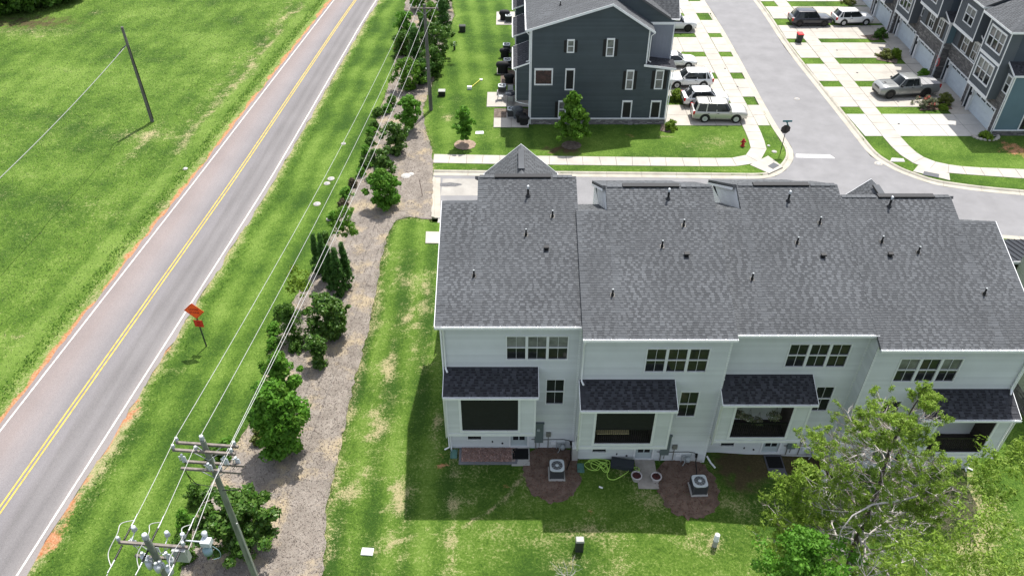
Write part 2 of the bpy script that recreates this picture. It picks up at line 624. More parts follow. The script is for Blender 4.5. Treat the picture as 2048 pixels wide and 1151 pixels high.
# rows of dry hay in the field beside the road
for off, wd, y0, y1, am in ((4.1, .55, 62, 100, .85), (5.4, .35, 66, 108, .5), (7.5, .5, 60, 68, .62), (3.3, .4, 72, 82, .5)):
    dry += am * np.exp(-((dl - off - .5 * n1) / wd) ** 2) * ss(y0 - 3, y0 + 3, Y) * (1 - ss(y1 - 3, y1 + 3, Y)) * (.65 + .35 * n3)
dry += .45 * np.exp(-((X + 34) / 3.5) ** 2 - ((Y - 65.5) / 1.2) ** 2)
dry += np.where(field, .10 + .15 * n2 * n1, 0)
tone += np.where(field & (dl < 3.6), .22, 0)
tone += np.where(field, .05, 0)
for (u, v, rx, ry, am) in ((90, 165, 9, 3.0, .35), (250, 20, 7, 3, .15), (450, 110, 5, 8, .12), (200, 420, 6, 3, -.12), (100, 260, 6, 4, -.12), (330, 560, 4, 3, .12)):
    c = G(u, v)
    tone += am * np.exp(-((X - c.x) / rx) ** 2 - ((Y - c.y) / ry) ** 2)
    if am < 0: dry += .12 * np.exp(-((X - c.x) / rx) ** 2 - ((Y - c.y) / ry) ** 2)
# mowing stripes
stripe = np.sin((dr + .3 * n1) * 2 * math.pi / 2.0)
tone += np.where(verge & (X < -9), .17 * stripe, 0)
tone += np.where(field, .07 * np.sin((dl + .4 * n1) * 2 * math.pi / 2.6), 0)
yard = (X > -11) & (X < 60) & (Y < 52) & ~inpoly(X, Y, bed_poly)
tone += np.where((X > -12) & (X < -3.2) & (Y < 52), .22 * np.sin((X + 7 + .02 * (Y - 30)) * 2 * math.pi / 1.9 + .5 * n1), 0)
tone += np.where((Y > 60) & (X > -9) & (X < 2), .17 * np.sin((X + .1 * Y) * 2 * math.pi / 2.2), 0)
# bare and dry spots in the yards (pixel, radii in metres, kind, amount)
spots = [(782, 722, .35, 1.2, 'd', .9), (752, 862, .6, .8, 'd', .95), (798, 1008, .55, 1.1, 'd', 1.0), (790, 975, .4, .5, 'd', .6), (712, 968, .35, .9, 'd', .6), (706, 990, .4, .3, 'd', .5),
         (740, 930, .3, 2.0, 'd', .35), (815, 640, .5, 1.8, 'd', .4), (760, 800, .5, 2.0, 'd', .4), (850, 600, .9, 2.6, 'd', .45), (800, 560, .8, 1.6, 'd', .38), (830, 700, .25, 3, 'd', .3),
         (876, 848, .4, .8, 'd', .8), (885, 905, .35, .3, 'c', .8), (884, 930, .55, .22, 'c', 1.0), (1010, 973, .35, .25, 'c', .9), (1178, 1022, .4, .28, 'c', 1.0), (925, 1000, .9, .4, 'd', .4), (1200, 1050, .6, .3, 'd', .3),
         (1165, 1068, .9, .5, 'd', .75), (1428, 1090, .8, .6, 'd', .85), (1145, 1130, .9, .5, 'd', .6), (1900, 1010, 2.4, 1.6, 'd', 1.1), (1950, 1100, 1.5, 1.2, 'd', .5), (1250, 950, 1.5, .7, 'd', .3), (1330, 1000, 1.0, .8, 'd', .35),
         (925, 50, .5, .5, 'd', .5), (895, 236, .6, .7, 'd', .9), (885, 212, .4, .4, 'd', .5), (915, 196, .5, .7, 'd', .35), (990, 270, 1.6, 1.4, 'd', .35), (1010, 330, 1.0, .3, 'd', .3), (945, 340, .45, .3, 'd', .9), (890, 337, .8, .2, 'd', .5),
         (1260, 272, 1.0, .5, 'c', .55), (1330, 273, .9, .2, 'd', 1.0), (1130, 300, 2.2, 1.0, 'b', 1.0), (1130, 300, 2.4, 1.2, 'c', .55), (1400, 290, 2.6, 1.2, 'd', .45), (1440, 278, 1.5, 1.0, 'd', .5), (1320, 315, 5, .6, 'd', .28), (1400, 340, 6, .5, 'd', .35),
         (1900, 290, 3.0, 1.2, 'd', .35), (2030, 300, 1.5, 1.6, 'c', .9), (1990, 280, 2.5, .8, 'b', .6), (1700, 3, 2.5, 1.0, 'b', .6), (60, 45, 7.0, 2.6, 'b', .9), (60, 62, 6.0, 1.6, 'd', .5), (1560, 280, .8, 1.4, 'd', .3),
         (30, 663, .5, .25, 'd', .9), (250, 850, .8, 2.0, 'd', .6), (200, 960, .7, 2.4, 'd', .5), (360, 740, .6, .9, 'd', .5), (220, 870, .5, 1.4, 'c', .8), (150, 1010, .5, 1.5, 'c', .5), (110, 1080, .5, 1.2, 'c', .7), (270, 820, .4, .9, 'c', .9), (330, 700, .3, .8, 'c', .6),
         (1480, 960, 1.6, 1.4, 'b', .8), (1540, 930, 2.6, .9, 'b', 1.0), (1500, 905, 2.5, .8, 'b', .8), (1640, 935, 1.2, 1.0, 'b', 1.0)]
dark_brown = np.zeros(X.shape)  # mask of the patches mixed towards dark brown
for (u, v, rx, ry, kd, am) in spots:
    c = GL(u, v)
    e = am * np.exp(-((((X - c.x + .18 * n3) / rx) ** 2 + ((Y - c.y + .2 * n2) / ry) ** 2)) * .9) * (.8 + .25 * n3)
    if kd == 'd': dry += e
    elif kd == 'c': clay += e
    else: dark_brown += e
back = (Y < 29) & (X > -3.5) & (X < 27)
dry += np.where(back, .24 * (1 + n2), 0)
dry += np.where((X > -11) & (X < -3) & (Y < 48), .19 + .16 * n2 + .12 * n3, 0)
near_bed = distline(X, Y, bedR)
dry += np.clip(1 - near_bed / .7, 0, 1) * .5
for line, am in ((px([(930, 1050), (1010, 1000), (1045, 950)]), .7), (px([(745, 1108), (800, 1080), (850, 1060)]), .5)):
    dry += am * np.exp(-(distline(X, Y, line) / .12) ** 2)
col = np.stack([np.clip(dry, 0, 1.2), np.clip(clay, 0, 1.2), np.clip(tone, 0, 1), np.clip(dark_brown, 0, 1)], -1)
V = np.stack([X, Y, Z], -1).reshape(-1, 3)
ny, nx = X.shape
ii = (np.arange(ny - 1)[:, None] * nx + np.arange(nx - 1)[None, :]).ravel()
Fc = np.stack([ii, ii + 1, ii + nx + 1, ii + nx], -1)

def grass_material():
    m = bpy.data.materials.new('grass_ground')
    m.use_nodes = True
    n, l = m.node_tree.nodes, m.node_tree.links
    b = n['Principled BSDF']
    b.inputs['Roughness'].default_value = .95
    b.inputs['Specular IOR Level'].default_value = .15
    g = n.new('ShaderNodeNewGeometry').outputs['Position']
    at = n.new('ShaderNodeAttribute')
    at.attribute_name = 'wear'
    sp = n.new('ShaderNodeSeparateColor')
    l.new(at.outputs['Color'], sp.inputs[0])
    def noise(s, d=4, r=.6, dist=0.0):
        q = n.new('ShaderNodeTexNoise')
        q.inputs['Scale'].default_value = s
        q.inputs['Detail'].default_value = d
        q.inputs['Roughness'].default_value = r
        q.inputs['Distortion'].default_value = dist
        l.new(g, q.inputs['Vector'])
        return q.outputs[0]
    def math_(op, a, b_=None, c=None):
        q = n.new('ShaderNodeMath')
        q.operation = op
        for i, x in enumerate((a, b_, c)):
            if x is None: continue
            if isinstance(x, (int, float)): q.inputs[i].default_value = x
            else: l.new(x, q.inputs[i])
        return q.outputs[0]
    def rng_(x, a, b_, c=0, d=1):
        q = n.new('ShaderNodeMapRange')
        for i, y in enumerate((a, b_, c, d)): q.inputs[i + 1].default_value = y
        l.new(x, q.inputs[0])
        return q.outputs[0]
    def mix(f, a, b_):
        q = n.new('ShaderNodeMix')
        q.data_type = 'RGBA'
        l.new(f, q.inputs[0])
        for i, x in ((6, a), (7, b_)):
            if isinstance(x, tuple): q.inputs[i].default_value = (*x, 1)
            else: l.new(x, q.inputs[i])
        return q.outputs[2]
    fine = noise(7.5, 5, .75)
    vfine = noise(26, 4, .75)
    mid = noise(2.2, 4, .65, .6)
    big = noise(.35, 3, .6)
    t = math_('ADD', sp.outputs[2], math_('MULTIPLY', math_('SUBTRACT', mid, .5), .8))
    t = math_('ADD', t, math_('MULTIPLY', math_('SUBTRACT', fine, .5), 1.7))
    t = math_('ADD', t, math_('MULTIPLY', math_('SUBTRACT', vfine, .5), 1.6))
    grass = mix(rng_(t, .15, .62), (.032, .076, .010), (.086, .160, .020))
    grass = mix(rng_(t, .58, 1.05), grass, (.160, .245, .048))
    d = math_('ADD', sp.outputs[0], math_('MULTIPLY', math_('SUBTRACT', fine, .5), 2.3))
    d = math_('ADD', d, math_('MULTIPLY', math_('SUBTRACT', mid, .5), 1.3))
    d = math_('ADD', d, math_('MULTIPLY', math_('SUBTRACT', vfine, .5), 2.2))
    straw = mix(rng_(vfine, .35, .65), (.27, .23, .11), (.50, .43, .26))
    grass = mix(rng_(d, .48, 1.0, 0, .92), grass, straw)
    c = math_('ADD', sp.outputs[1], math_('MULTIPLY', math_('SUBTRACT', fine, .5), 1.2))
    c = math_('ADD', c, math_('MULTIPLY', math_('SUBTRACT', mid, .5), .7))
    cl = mix(rng_(noise(6, 4), .35, .65), (.37, .135, .055), (.48, .29, .17))
    grass = mix(rng_(c, .42, .72), grass, cl)
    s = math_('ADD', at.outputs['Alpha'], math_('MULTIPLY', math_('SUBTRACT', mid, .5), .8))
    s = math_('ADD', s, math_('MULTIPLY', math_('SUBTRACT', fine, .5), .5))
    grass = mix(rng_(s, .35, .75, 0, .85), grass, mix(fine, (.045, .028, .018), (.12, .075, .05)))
    l.new(grass, b.inputs['Base Color'])
    bp = n.new('ShaderNodeBump')
    bp.inputs['Distance'].default_value = .07
    bp.inputs['Strength'].default_value = 1
    h = math_('ADD', fine, math_('MULTIPLY', vfine, .5))
    l.new(h, bp.inputs['Height'])
    l.new(bp.outputs[0], b.inputs['Normal'])
    return m
M_grass = grass_material()
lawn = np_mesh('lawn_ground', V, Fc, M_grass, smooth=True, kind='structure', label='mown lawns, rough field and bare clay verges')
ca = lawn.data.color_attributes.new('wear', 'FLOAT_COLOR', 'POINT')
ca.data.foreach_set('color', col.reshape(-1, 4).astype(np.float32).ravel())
mb = MB()
mb.face((-900, -600, -1.7), (900, -600, -1.7), (900, 1200, -1.7), (-900, 1200, -1.7))
M_far = mat('far_grass', (.035, .05, .015), .95, col2=(.06, .085, .03), scale=.4)
mb.build('ground', M_far, kind='structure')
def height_at(x, y):
    i = np.clip(((y - GY0) / GS).astype(int) if hasattr(y, 'astype') else int((y - GY0) / GS), 0, ny - 1)
    j = np.clip(((x - GX0) / GS).astype(int) if hasattr(x, 'astype') else int((x - GX0) / GS), 0, nx - 1)
    return Z[i, j]

# ---- tufts of grass: short blades on the open ground, denser and taller in the field
def tufts(name, n, xr, yr, cond, hgt, wd, mat_, seed, label):
    r = np.random.default_rng(seed)
    x = r.uniform(*xr, n)
    y = r.uniform(*yr, n)
    k = cond(x, y)
    x, y = x[k], y[k]
    n = len(x)
    z = height_at(x, y)
    a = r.uniform(0, 6.28, n)
    w = wd * r.uniform(.6, 1.4, n)
    h = hgt * r.uniform(.5, 1.5, n)
    lx, ly = r.normal(0, .55, n) * h, r.normal(0, .55, n) * h
    p0 = np.stack([x - w * np.cos(a), y - w * np.sin(a), z - .01], -1)
    p1 = np.stack([x + w * np.cos(a), y + w * np.sin(a), z - .01], -1)
    p2 = np.stack([x + lx, y + ly, z + h], -1)
    V_ = np.stack([p0, p1, p2], 1).reshape(-1, 3)
    F_ = np.arange(3 * n).reshape(-1, 3)
    return np_mesh(name, V_, F_, mat_, kind='stuff', label=label)
def edge_out(x, y):
    L = np.interp(y, ys, RL)
    R_ = np.interp(y, ys, RR)
    return L - x, x - R_
M_blade = mat('grass_blade', (.070, .145, .015), .8, .35, 1.2, island=.35, islandcol=(.14, .23, .045), trans=.35)
M_blade2 = mat('field_blade', (.070, .145, .022), .8, .35, .8, island=.4, islandcol=(.19, .26, .10), trans=.35)
M_weed = mat('verge_weed', (.075, .19, .02), .8, .3, 1.5, island=.3, islandcol=(.14, .26, .05), trans=.5)
tufts('field_grass', 150000, (-66, -20), (18, 112), lambda x, y: (edge_out(x, y)[0] > 1.9) & (x > -62 + (112 - y) * .1), .10, .022, M_blade2, 21, 'rough mown grass of the open field left of the road')
tufts('verge_weeds', 150000, (-34, -14), (14, 115), lambda x, y: ((edge_out(x, y)[0] > 1.15) & (edge_out(x, y)[0] < 2.1 )) | ((edge_out(x, y)[1] > .9) & (edge_out(x, y)[1] < 1.6) & (np.sin(x * 91.7 + y * 57.3) > .72)), .12, .04, M_weed, 22, 'taller weeds along both edges of the road')
bedarr = [(p.x, p.y) for p in bed_poly]
tufts('verge_grass', 70000, (-25, -7), (14, 112), lambda x, y: (edge_out(x, y)[1] > 1.3) & ~inpoly(x, y, bed_poly), .055, .018, M_blade, 23, 'mown grass strip between road and planting bed')
tufts('yard_grass', 60000, (-10, 27), (16, 60), lambda x, y: ~inpoly(x, y, bed_poly) & ~((x > -4) & (y > 29) & (x < 27)) & ~((y > 50)) & ((x < -3.5) | (y < 26)), .05, .018, M_blade, 24, 'thin lawn around the pale townhouses')

# ---- mulch bed
def wobble(pts, amp, seed):
    r = random.Random(seed)
    out = []
    for p in pts:
        out.append(Vector((p.x + r.uniform(-amp, amp), p.y + r.uniform(-amp, amp), 0)))
    return out
def flat_poly(pts, z, name, m, parent=None, **kw):
    tris = tessellate_polygon([[Vector((p.x, p.y, 0)) for p in pts]])
    mb = MB()
    zf = z if callable(z) else (lambda x, y: z)
    mb.v = [(p.x, p.y, zf(p.x, p.y)) for p in pts]
    for t in tris:
        mb.f.append(tuple(t))
        mb.mi.append(0)
        mb.sm.append(False)
    return mb.build(name, m, parent, **kw)
M_mulch = mat('grey_mulch', (.180, .158, .136), .95, .0, 1.0, .04, 16, col2=(.27, .24, .21))
def mulch_detail():
    m = M_mulch
    n, l = m.node_tree.nodes, m.node_tree.links
    b = n['Principled BSDF']
    src = b.inputs['Base Color'].links[0].from_socket
    g = n.new('ShaderNodeNewGeometry').outputs['Position']
    for sc_, colr, lo, hi, amt in ((11, (.17, .135, .115), .50, .68, .7), (.42, (.40, .32, .20), .50, .63, .7), (38, (.42, .38, .33), .60, .72, .8)):
        q = n.new('ShaderNodeTexNoise')
        q.inputs['Scale'].default_value = sc_
        q.inputs['Detail'].default_value = 5
        q.inputs['Roughness'].default_value = .65
        l.new(g, q.inputs['Vector'])
        r = n.new('ShaderNodeMapRange')
        r.inputs[1].default_value, r.inputs[2].default_value, r.inputs[4].default_value = lo, hi, amt
        l.new(q.outputs[0], r.inputs[0])
        x = n.new('ShaderNodeMix')
        x.data_type = 'RGBA'
        l.new(r.outputs[0], x.inputs[0])
        l.new(src, x.inputs[6])
        x.inputs[7].default_value = (*colr, 1)
        src = x.outputs[2]
    l.new(src, b.inputs['Base Color'])
mulch_detail()
bed = wobble(dense(bed_poly, .35, True), .09, 4)
flat_poly(bed, .045, 'mulch_bed', M_mulch, kind='structure', label='long bed of weathered grey mulch along the power line')
def chips(name, poly, n, m, label, z=.05, size=(.03, .09), seed=9, zf=None):
    r = np.random.default_rng(seed)
    P_ = np.array([(p.x, p.y) for p in poly])
    x = r.uniform(P_[:, 0].min(), P_[:, 0].max(), n)
    y = r.uniform(P_[:, 1].min(), P_[:, 1].max(), n)
    k = inpoly(x, y, poly)
    x, y = x[k], y[k]
    n = len(x)
    a = r.uniform(0, 6.28, n)
    L = r.uniform(*size, n) / 2
    w = L * r.uniform(.15, .45, n)
    c, s = np.cos(a), np.sin(a)
    q = []
    t1, t2 = r.normal(0, .35, n) * L, r.normal(0, .35, n) * L
    zz = (zf(x, y) if zf else 0) + z + np.abs(t1) + r.uniform(0, .02, n)
    for (i, j) in ((-1, -1), (1, -1), (1, 1), (-1, 1)):
        q.append(np.stack([x + i * L * c - j * w * s, y + i * L * s + j * w * c, zz + i * t1 * .8 + j * t2 * .4], -1))
    V_ = np.stack(q, 1).reshape(-1, 3)
    return np_mesh(name, V_, np.arange(4 * n).reshape(-1, 4), m, kind='stuff', label=label)
M_chip = mat('mulch_chip', (.30, .26, .23), .95, island=.5, islandcol=(.11, .085, .072))
chips('mulch_chips', [p for p in bed_poly], 110000, M_chip, 'loose bark chips on the long mulch bed')

er = np.random.default_rng(66)
ep = np.array([(p.x, p.y) for p in dense(bed_poly, .05, True)])
ep = ep[(ep[:, 1] < 118) & (ep[:, 1] > 15)]
ep = ep[(smooth_noise(ep[:, 0], ep[:, 1], 1.3, 8) > -.15) & (distline(ep[:, 0], ep[:, 1], [(-6.4, 50), (-6.4, 62)]) > .8)]
ep = np.repeat(ep, 6, 0) + er.normal(0, .12, (len(ep) * 6, 2))
n_ = len(ep)
ea, ew, eh = er.uniform(0, 6.28, n_), .02 * er.uniform(.6, 1.5, n_), .055 * er.uniform(.5, 1.5, n_)
q0 = np.stack([ep[:, 0] - ew * np.cos(ea), ep[:, 1] - ew * np.sin(ea), np.full(n_, .03)], -1)
q1 = np.stack([ep[:, 0] + ew * np.cos(ea), ep[:, 1] + ew * np.sin(ea), np.full(n_, .03)], -1)
q2 = np.stack([ep[:, 0] + er.normal(0, .6, n_) * eh, ep[:, 1] + er.normal(0, .6, n_) * eh, .03 + eh], -1)
np_mesh('edge_grass', np.stack([q0, q1, q2], 1).reshape(-1, 3), np.arange(3 * n_).reshape(-1, 3), M_blade, kind='stuff', label='ragged grass growing over the edges of the mulch bed')
# ---- main road
def road_material():
    m = bpy.data.materials.new('worn_asphalt_road')
    m.use_nodes = True
    n, l = m.node_tree.nodes, m.node_tree.links
    b = n['Principled BSDF']
    b.inputs['Roughness'].default_value = .9
    b.inputs['Specular IOR Level'].default_value = .25
    uv = n.new('ShaderNodeUVMap')
    uv.uv_map = 'UVMap'
    se = n.new('ShaderNodeSeparateXYZ')
    l.new(uv.outputs[0], se.inputs[0])
    ramp = n.new('ShaderNodeValToRGB')
    cr = ramp.color_ramp
    pk, gy_, dk = (.222, .190, .184), (.190, .180, .185), (.155, .147, .148)
    stops = [(0, pk), (.05, pk), (.12, (.232, .198, .19)), (.22, (.235, .208, .205)), (.36, (.215, .20, .203)), (.47, (.18, .17, .175)), (.53, (.18, .172, .18)), (.62, gy_), (.70, dk), (.78, (.185, .176, .178)), (.86, dk), (.94, (.192, .182, .182)), (1, (.235, .215, .21))]
    cr.elements[0].position, cr.elements[0].color = 0, (*stops[0][1], 1)
    cr.elements[1].position, cr.elements[1].color = 1, (*stops[-1][1], 1)
    for p, c in stops[1:-1]:
        e = cr.elements.new(p)
        e.color = (*c, 1)
    g = n.new('ShaderNodeNewGeometry').outputs['Position']
    mp = n.new('ShaderNodeMapping')
    mp.inputs['Scale'].default_value = (1.6, .03, 1)
    mp.inputs['Rotation'].default_value = (0, 0, R(-6))
    l.new(g, mp.inputs[0])
    nz = n.new('ShaderNodeTexNoise')
    nz.inputs['Scale'].default_value = 1.6
    nz.inputs['Detail'].default_value = 5
    l.new(mp.outputs[0], nz.inputs['Vector'])
    ad = n.new('ShaderNodeMath')
    ad.operation = 'MULTIPLY_ADD'
    l.new(nz.outputs[0], ad.inputs[0])
    ad.inputs[1].default_value = .16
    l.new(se.outputs[0], ad.inputs[2])
    sb = n.new('ShaderNodeMath')
    sb.operation = 'SUBTRACT'
    l.new(ad.outputs[0], sb.inputs[0])
    sb.inputs[1].default_value = .08
    l.new(sb.outputs[0], ramp.inputs[0])
    src = ramp.outputs[0]
    for sc_, lo, hi, amt in ((.25, .3, .7, .06), (45, .3, .7, .30)):
        q = n.new('ShaderNodeTexNoise')
        q.inputs['Scale'].default_value = sc_
        q.inputs['Detail'].default_value = 4
        l.new(g, q.inputs['Vector'])
        r = n.new('ShaderNodeMapRange')
        r.inputs[1].default_value, r.inputs[2].default_value, r.inputs[3].default_value, r.inputs[4].default_value = lo, hi, 1 - amt, 1 + amt
        l.new(q.outputs[0], r.inputs[0])
        x = n.new('ShaderNodeVectorMath')
        x.operation = 'SCALE'
        l.new(src, x.inputs[0])
        l.new(r.outputs[0], x.inputs['Scale'])
        src = x.outputs[0]
    l.new(src, b.inputs['Base Color'])
    bp = n.new('ShaderNodeBump')
    bp.inputs['Distance'].default_value = .004
    q = n.new('ShaderNodeTexNoise')
    q.inputs['Scale'].default_value = 90
    l.new(g, q.inputs['Vector'])
    l.new(q.outputs[0], bp.inputs['Height'])
    l.new(bp.outputs[0], b.inputs['Normal'])
    return m
M_road = road_material()
mb = MB()
rr = random.Random(3)
yy = list(np.arange(5, 139, 1.0))
uvs = []
rows = []
ts = [-.075, 0, .25, .5, .75, 1, 1.06]
for y in yy:
    j0, j1 = rr.uniform(-.02, .02), rr.uniform(-.02, .02)
    rows.append([road_uv(y, t + (j0 if i == 0 else j1 if i == 6 else 0), .03 if 0 < i < 6 else -.01) for i, t in enumerate(ts)])
mb.grid(rows, smooth=False)
road = mb.build('road', M_road, kind='structure', label='two-lane rural road with worn grey asphalt')
uvl = road.data.uv_layers.new(name='UVMap')
nt_ = len(ts)
for poly in road.data.polygons:
    for li in poly.loop_indices:
        vi = road.data.loops[li].vertex_index
        uvl.data[li].uv = (max(0, min(1, ts[vi % nt_])), (vi // nt_) * .1)
def stripe_on_road(name, t0, w, m):
    mb = MB()
    rows = []
    r_ = random.Random(name + str(t0))
    for y in np.arange(5, 138.5, .75):
        wj = r_.uniform(-.006, .006)
        c = road_uv(y, t0, .0365)
        rows.append([Vector((c.x - w / 2 + wj, y, .0365)), Vector((c.x + w / 2 + wj * .5, y, .0365))])
    mb.grid(rows, smooth=False)
    mb.build(name, m, road)
stripe_on_road('edge_line', .0, .11, M_paint)
stripe_on_road('edge_line', 1.0, .11, M_paint)
stripe_on_road('centre_line', .488, .095, M_paty)
stripe_on_road('centre_line', .527, .095, M_paty)

# ---- side street, its kerbs, pavements and driveways
M_street = mat('street_asphalt', (.215, .213, .22), .9, .10, .5, .003, 80, detail=6)
flat_poly([Vector((p.x, p.y, 0)) for p in street_poly], -.12, 'side_street', M_street, kind='structure', label='pale grey asphalt side street')
def offset_line(pts, d):
    pts = [Vector((p.x, p.y, 0)) for p in pts]
    out = []
    for i, p in enumerate(pts):
        t = (pts[min(i + 1, len(pts) - 1)] - pts[max(i - 1, 0)]).normalized()
        out.append(p + Vector((-t.y, t.x, 0)) * d)
    return out
def resample(pts, step):
    pts = [Vector((p.x, p.y, 0)) for p in pts]
    d = [0]
    for a, b in zip(pts, pts[1:]): d.append(d[-1] + (b - a).length)
    n = max(2, int(round(d[-1] / step)) + 1)
    out = []
    for s in np.linspace(0, d[-1], n):
        out.append(Vector((np.interp(s, d, [p.x for p in pts]), np.interp(s, d, [p.y for p in pts]), 0)))
    return out
def round_line(pts, it=2):
    for _ in range(it):
        o = [pts[0]]
        for a, b in zip(pts, pts[1:]):
            o += [a.lerp(b, .25), a.lerp(b, .75)]
        o.append(pts[-1])
        pts = o
    return pts
kerb_root = MB()
kerb_root.box(-200, -200, -3, -199, -199, -2.9)
def kerb(line, side, label, width=.68):
    ln = resample(round_line([Vector((p.x, p.y, 0)) for p in line]), .5)
    prof = [(.0, -.112), (.42, -.10), (.50, -.02), (.56, .018), (width, .02), (width, -.2), (0, -.2)]
    lines = [offset_line(ln, side * a) for a, _ in prof]
    base = None
    pieces = []
    seg = 6
    for i in range(0, len(ln) - 1, seg):
        j = min(i + seg, len(ln) - 1)
        mb = MB()
        rows = []
        for k in range(i, j + 1):
            row = []
            for q, (a, z) in enumerate(prof):
                p = lines[q][k]
                if k == j and j < len(ln) - 1:
                    p = lines[q][k].lerp(lines[q][k - 1], .035)
                row.append(Vector((p.x, p.y, z)))
            rows.append(row)
        mb.grid(rows, close=True, smooth=False)
        mb.face(*rows[0])
        mb.face(*rows[-1])
        pieces.append(mb)
    root = pieces[0].build('kerb', M_kerb, kind='structure', label=label)
    for p in pieces[1:]:
        p.build('kerb_stone', M_kerb, root)
kerb(k_nw, 1, 'pale concrete kerb around the dark green townhouse corner')
kerb(k_ne, 1, 'pale concrete kerb along the garage row')
kerb([Vector((60, 46.7, 0))] + k_s[1:], 1, 'kerb on the near side of the side street')
kerb([Vector((-5.75, 52.3, 0)), Vector((-6.15, 58.3, 0))], 1, 'concrete end kerb where the street stops at the mulch bed', 1.0)

def slab(mb_or_parent, pts, z=.035, m=M_conc, gap=.024, name='slab'):
    c = sum(pts, Vector((0, 0, 0))) / len(pts)
    pts = [p + (c - p).normalized() * gap for p in pts]
    mb = MB()
    mb.prism([Vector((p.x, p.y, z - .14)) for p in pts], (0, 0, .14 + random.uniform(-.002, .002)))
    return mb.build(name, m, mb_or_parent)
def pavement(name, left, right, m, label, step=1.5):
    """left/right: polylines of equal meaning; slabs across"""
    L, Rr = round_line(left), round_line(right)
    n = max(2, int(max(sum((a - b).length for a, b in zip(L, L[1:])), sum((a - b).length for a, b in zip(Rr, Rr[1:]))) / step))
    def rs(pts, n):
        d = [0]
        for a, b in zip(pts, pts[1:]): d.append(d[-1] + (b - a).length)
        return [Vector((np.interp(s, d, [p.x for p in pts]), np.interp(s, d, [p.y for p in pts]), 0)) for s in np.linspace(0, d[-1], n)]
    L = rs(L, n + 1)
    if (Rr[0] - L[0]).length < 3:
        Rd = rs(Rr, 400)
        k0, R2 = 0, []
        for p in L:
            k0 = min(range(k0, min(len(Rd), k0 + 60)), key=lambda q: (Rd[q] - p).length)
            R2.append(Rd[k0])
        Rr = R2
    else:
        Rr = rs(Rr, n + 1)
    mb = MB()
    mb.grid([[Vector((a.x, a.y, .008)), Vector((b.x, b.y, .008))] for a, b in zip(L, Rr)], smooth=False)
    base = mb.build(name, M_joint, kind='structure', label=label)
    for i in range(n):
        slab(base, [L[i], Rr[i], Rr[i + 1], L[i + 1]], .035, m)
    return base
# crossing pavement in front of the dark green house, then turning up the street
pL = px([(868, 308.5), (1000, 311), (1200, 313.5), (1400, 316), (1478, 316.5), (1497, 308), (1503, 296)]) + [Vector((21.85, 66.5, 0))] + [Vector((21.6, 75, 0)), Vector((21.3, 88, 0)), Vector((20.6, 104, 0)), Vector((19.2, 122, 0))]
pR = px([(866, 326), (1000, 328.5), (1200, 331), (1400, 333), (1490, 333), (1522, 326), (1538, 310)]) + [Vector((23.35, 66.5, 0))] + [Vector((23.15, 75, 0)), Vector((22.85, 88, 0)), Vector((22.2, 104, 0)), Vector((20.8, 122, 0))]
pave1 = pavement('sidewalk', pL, pR, M_conc, 'pale concrete pavement beside the dark green house', 1.5)
def nex(y):                                            # left edge of the pavement along the garage row
    return float(np.interp(y, [58, 65, 71.2, 77, 82.9, 88, 98, 110, 125], [35.3, 34.35, 34.15, 34.0, 33.72, 33.5, 33.3, 32.4, 30.8]))
qL = [Vector((nex(y), y, 0)) for y in (122, 110, 98, 88, 77, 71, 66.5)] + px([(1783, 295), (1810, 318), (1835, 331), (1862, 341), (1898, 347), (2048, 357)]) + [Vector((60, 55.5, 0))]
qR = [Vector((nex(y) + 1.6, y, 0)) for y in (122, 110, 98, 88, 77, 71, 66.5)] + px([(1822, 297), (1845, 314), (1870, 324), (1900, 330), (1942, 335), (2048, 338)]) + [Vector((60, 57.6, 0))]
pave2 = pavement('sidewalk', qL, qR, M_conc, 'pale concrete pavement along the garage row', 1.5)
# kerb ramps with grey tactile pads
for pts, pad, lb in (([(1500, 330), (1536, 312), (1566, 334), (1538, 347)], [(1535, 333), (1547, 325.5), (1559, 331.5), (1546, 339)], 'concrete kerb ramp by the stop sign'),
                     ([(1836, 331), (1898, 347), (1900, 361), (1826, 343)], [(1848, 343), (1878, 349), (1877, 356), (1845, 350)], 'concrete kerb ramp across the side street')):
    P_ = px(pts)
    mb = MB()
    mb.prism([Vector((p.x, p.y, -.1)) for p in P_], (0, 0, .138))
    r_ = mb.build('kerb_ramp', M_conc, kind='structure', label=lb)
    Q = px(pad)
    mb = MB()
    mb.prism([Vector((p.x, p.y, .03)) for p in Q], (0, 0, .018))
    for i in range(8):
        for j in range(4):
            p = Q[0].lerp(Q[1], (i + .5) / 8).lerp(Q[3].lerp(Q[2], (i + .5) / 8), (j + .5) / 4)
            mb.box(p.x - .02, p.y - .02, .048, p.x + .02, p.y + .02, .054)
    mb.build('tactile_pad', mat('tactile_grey', (.10, .105, .115), .8), r_)
def driveway(label, x0f, x1f, y0, y1, m, nx_=4, ny_=2):
    mb = MB()
    rows = []
    for j in range(ny_ + 1):
        y = y0 + (y1 - y0) * j / ny_
        rows.append([Vector((x0f(y) + (x1f(y) - x0f(y)) * i / nx_, y, .004)) for i in range(nx_ + 1)])
    mb.grid(rows, smooth=False)
    base = mb.build('driveway', M_joint, kind='structure', label=label)
    for j in range(ny_):
        for i in range(nx_):
            slab(base, [rows[j][i], rows[j][i + 1], rows[j + 1][i + 1], rows[j + 1][i]], .03, m)
    return base
nwx = lambda y: float(np.interp(y, [60, 75, 88, 104, 122], [21.9, 21.6, 21.3, 20.6, 19.2])) - .01
names_nw = ['first', 'second', 'third', 'fourth', 'fifth', 'sixth']
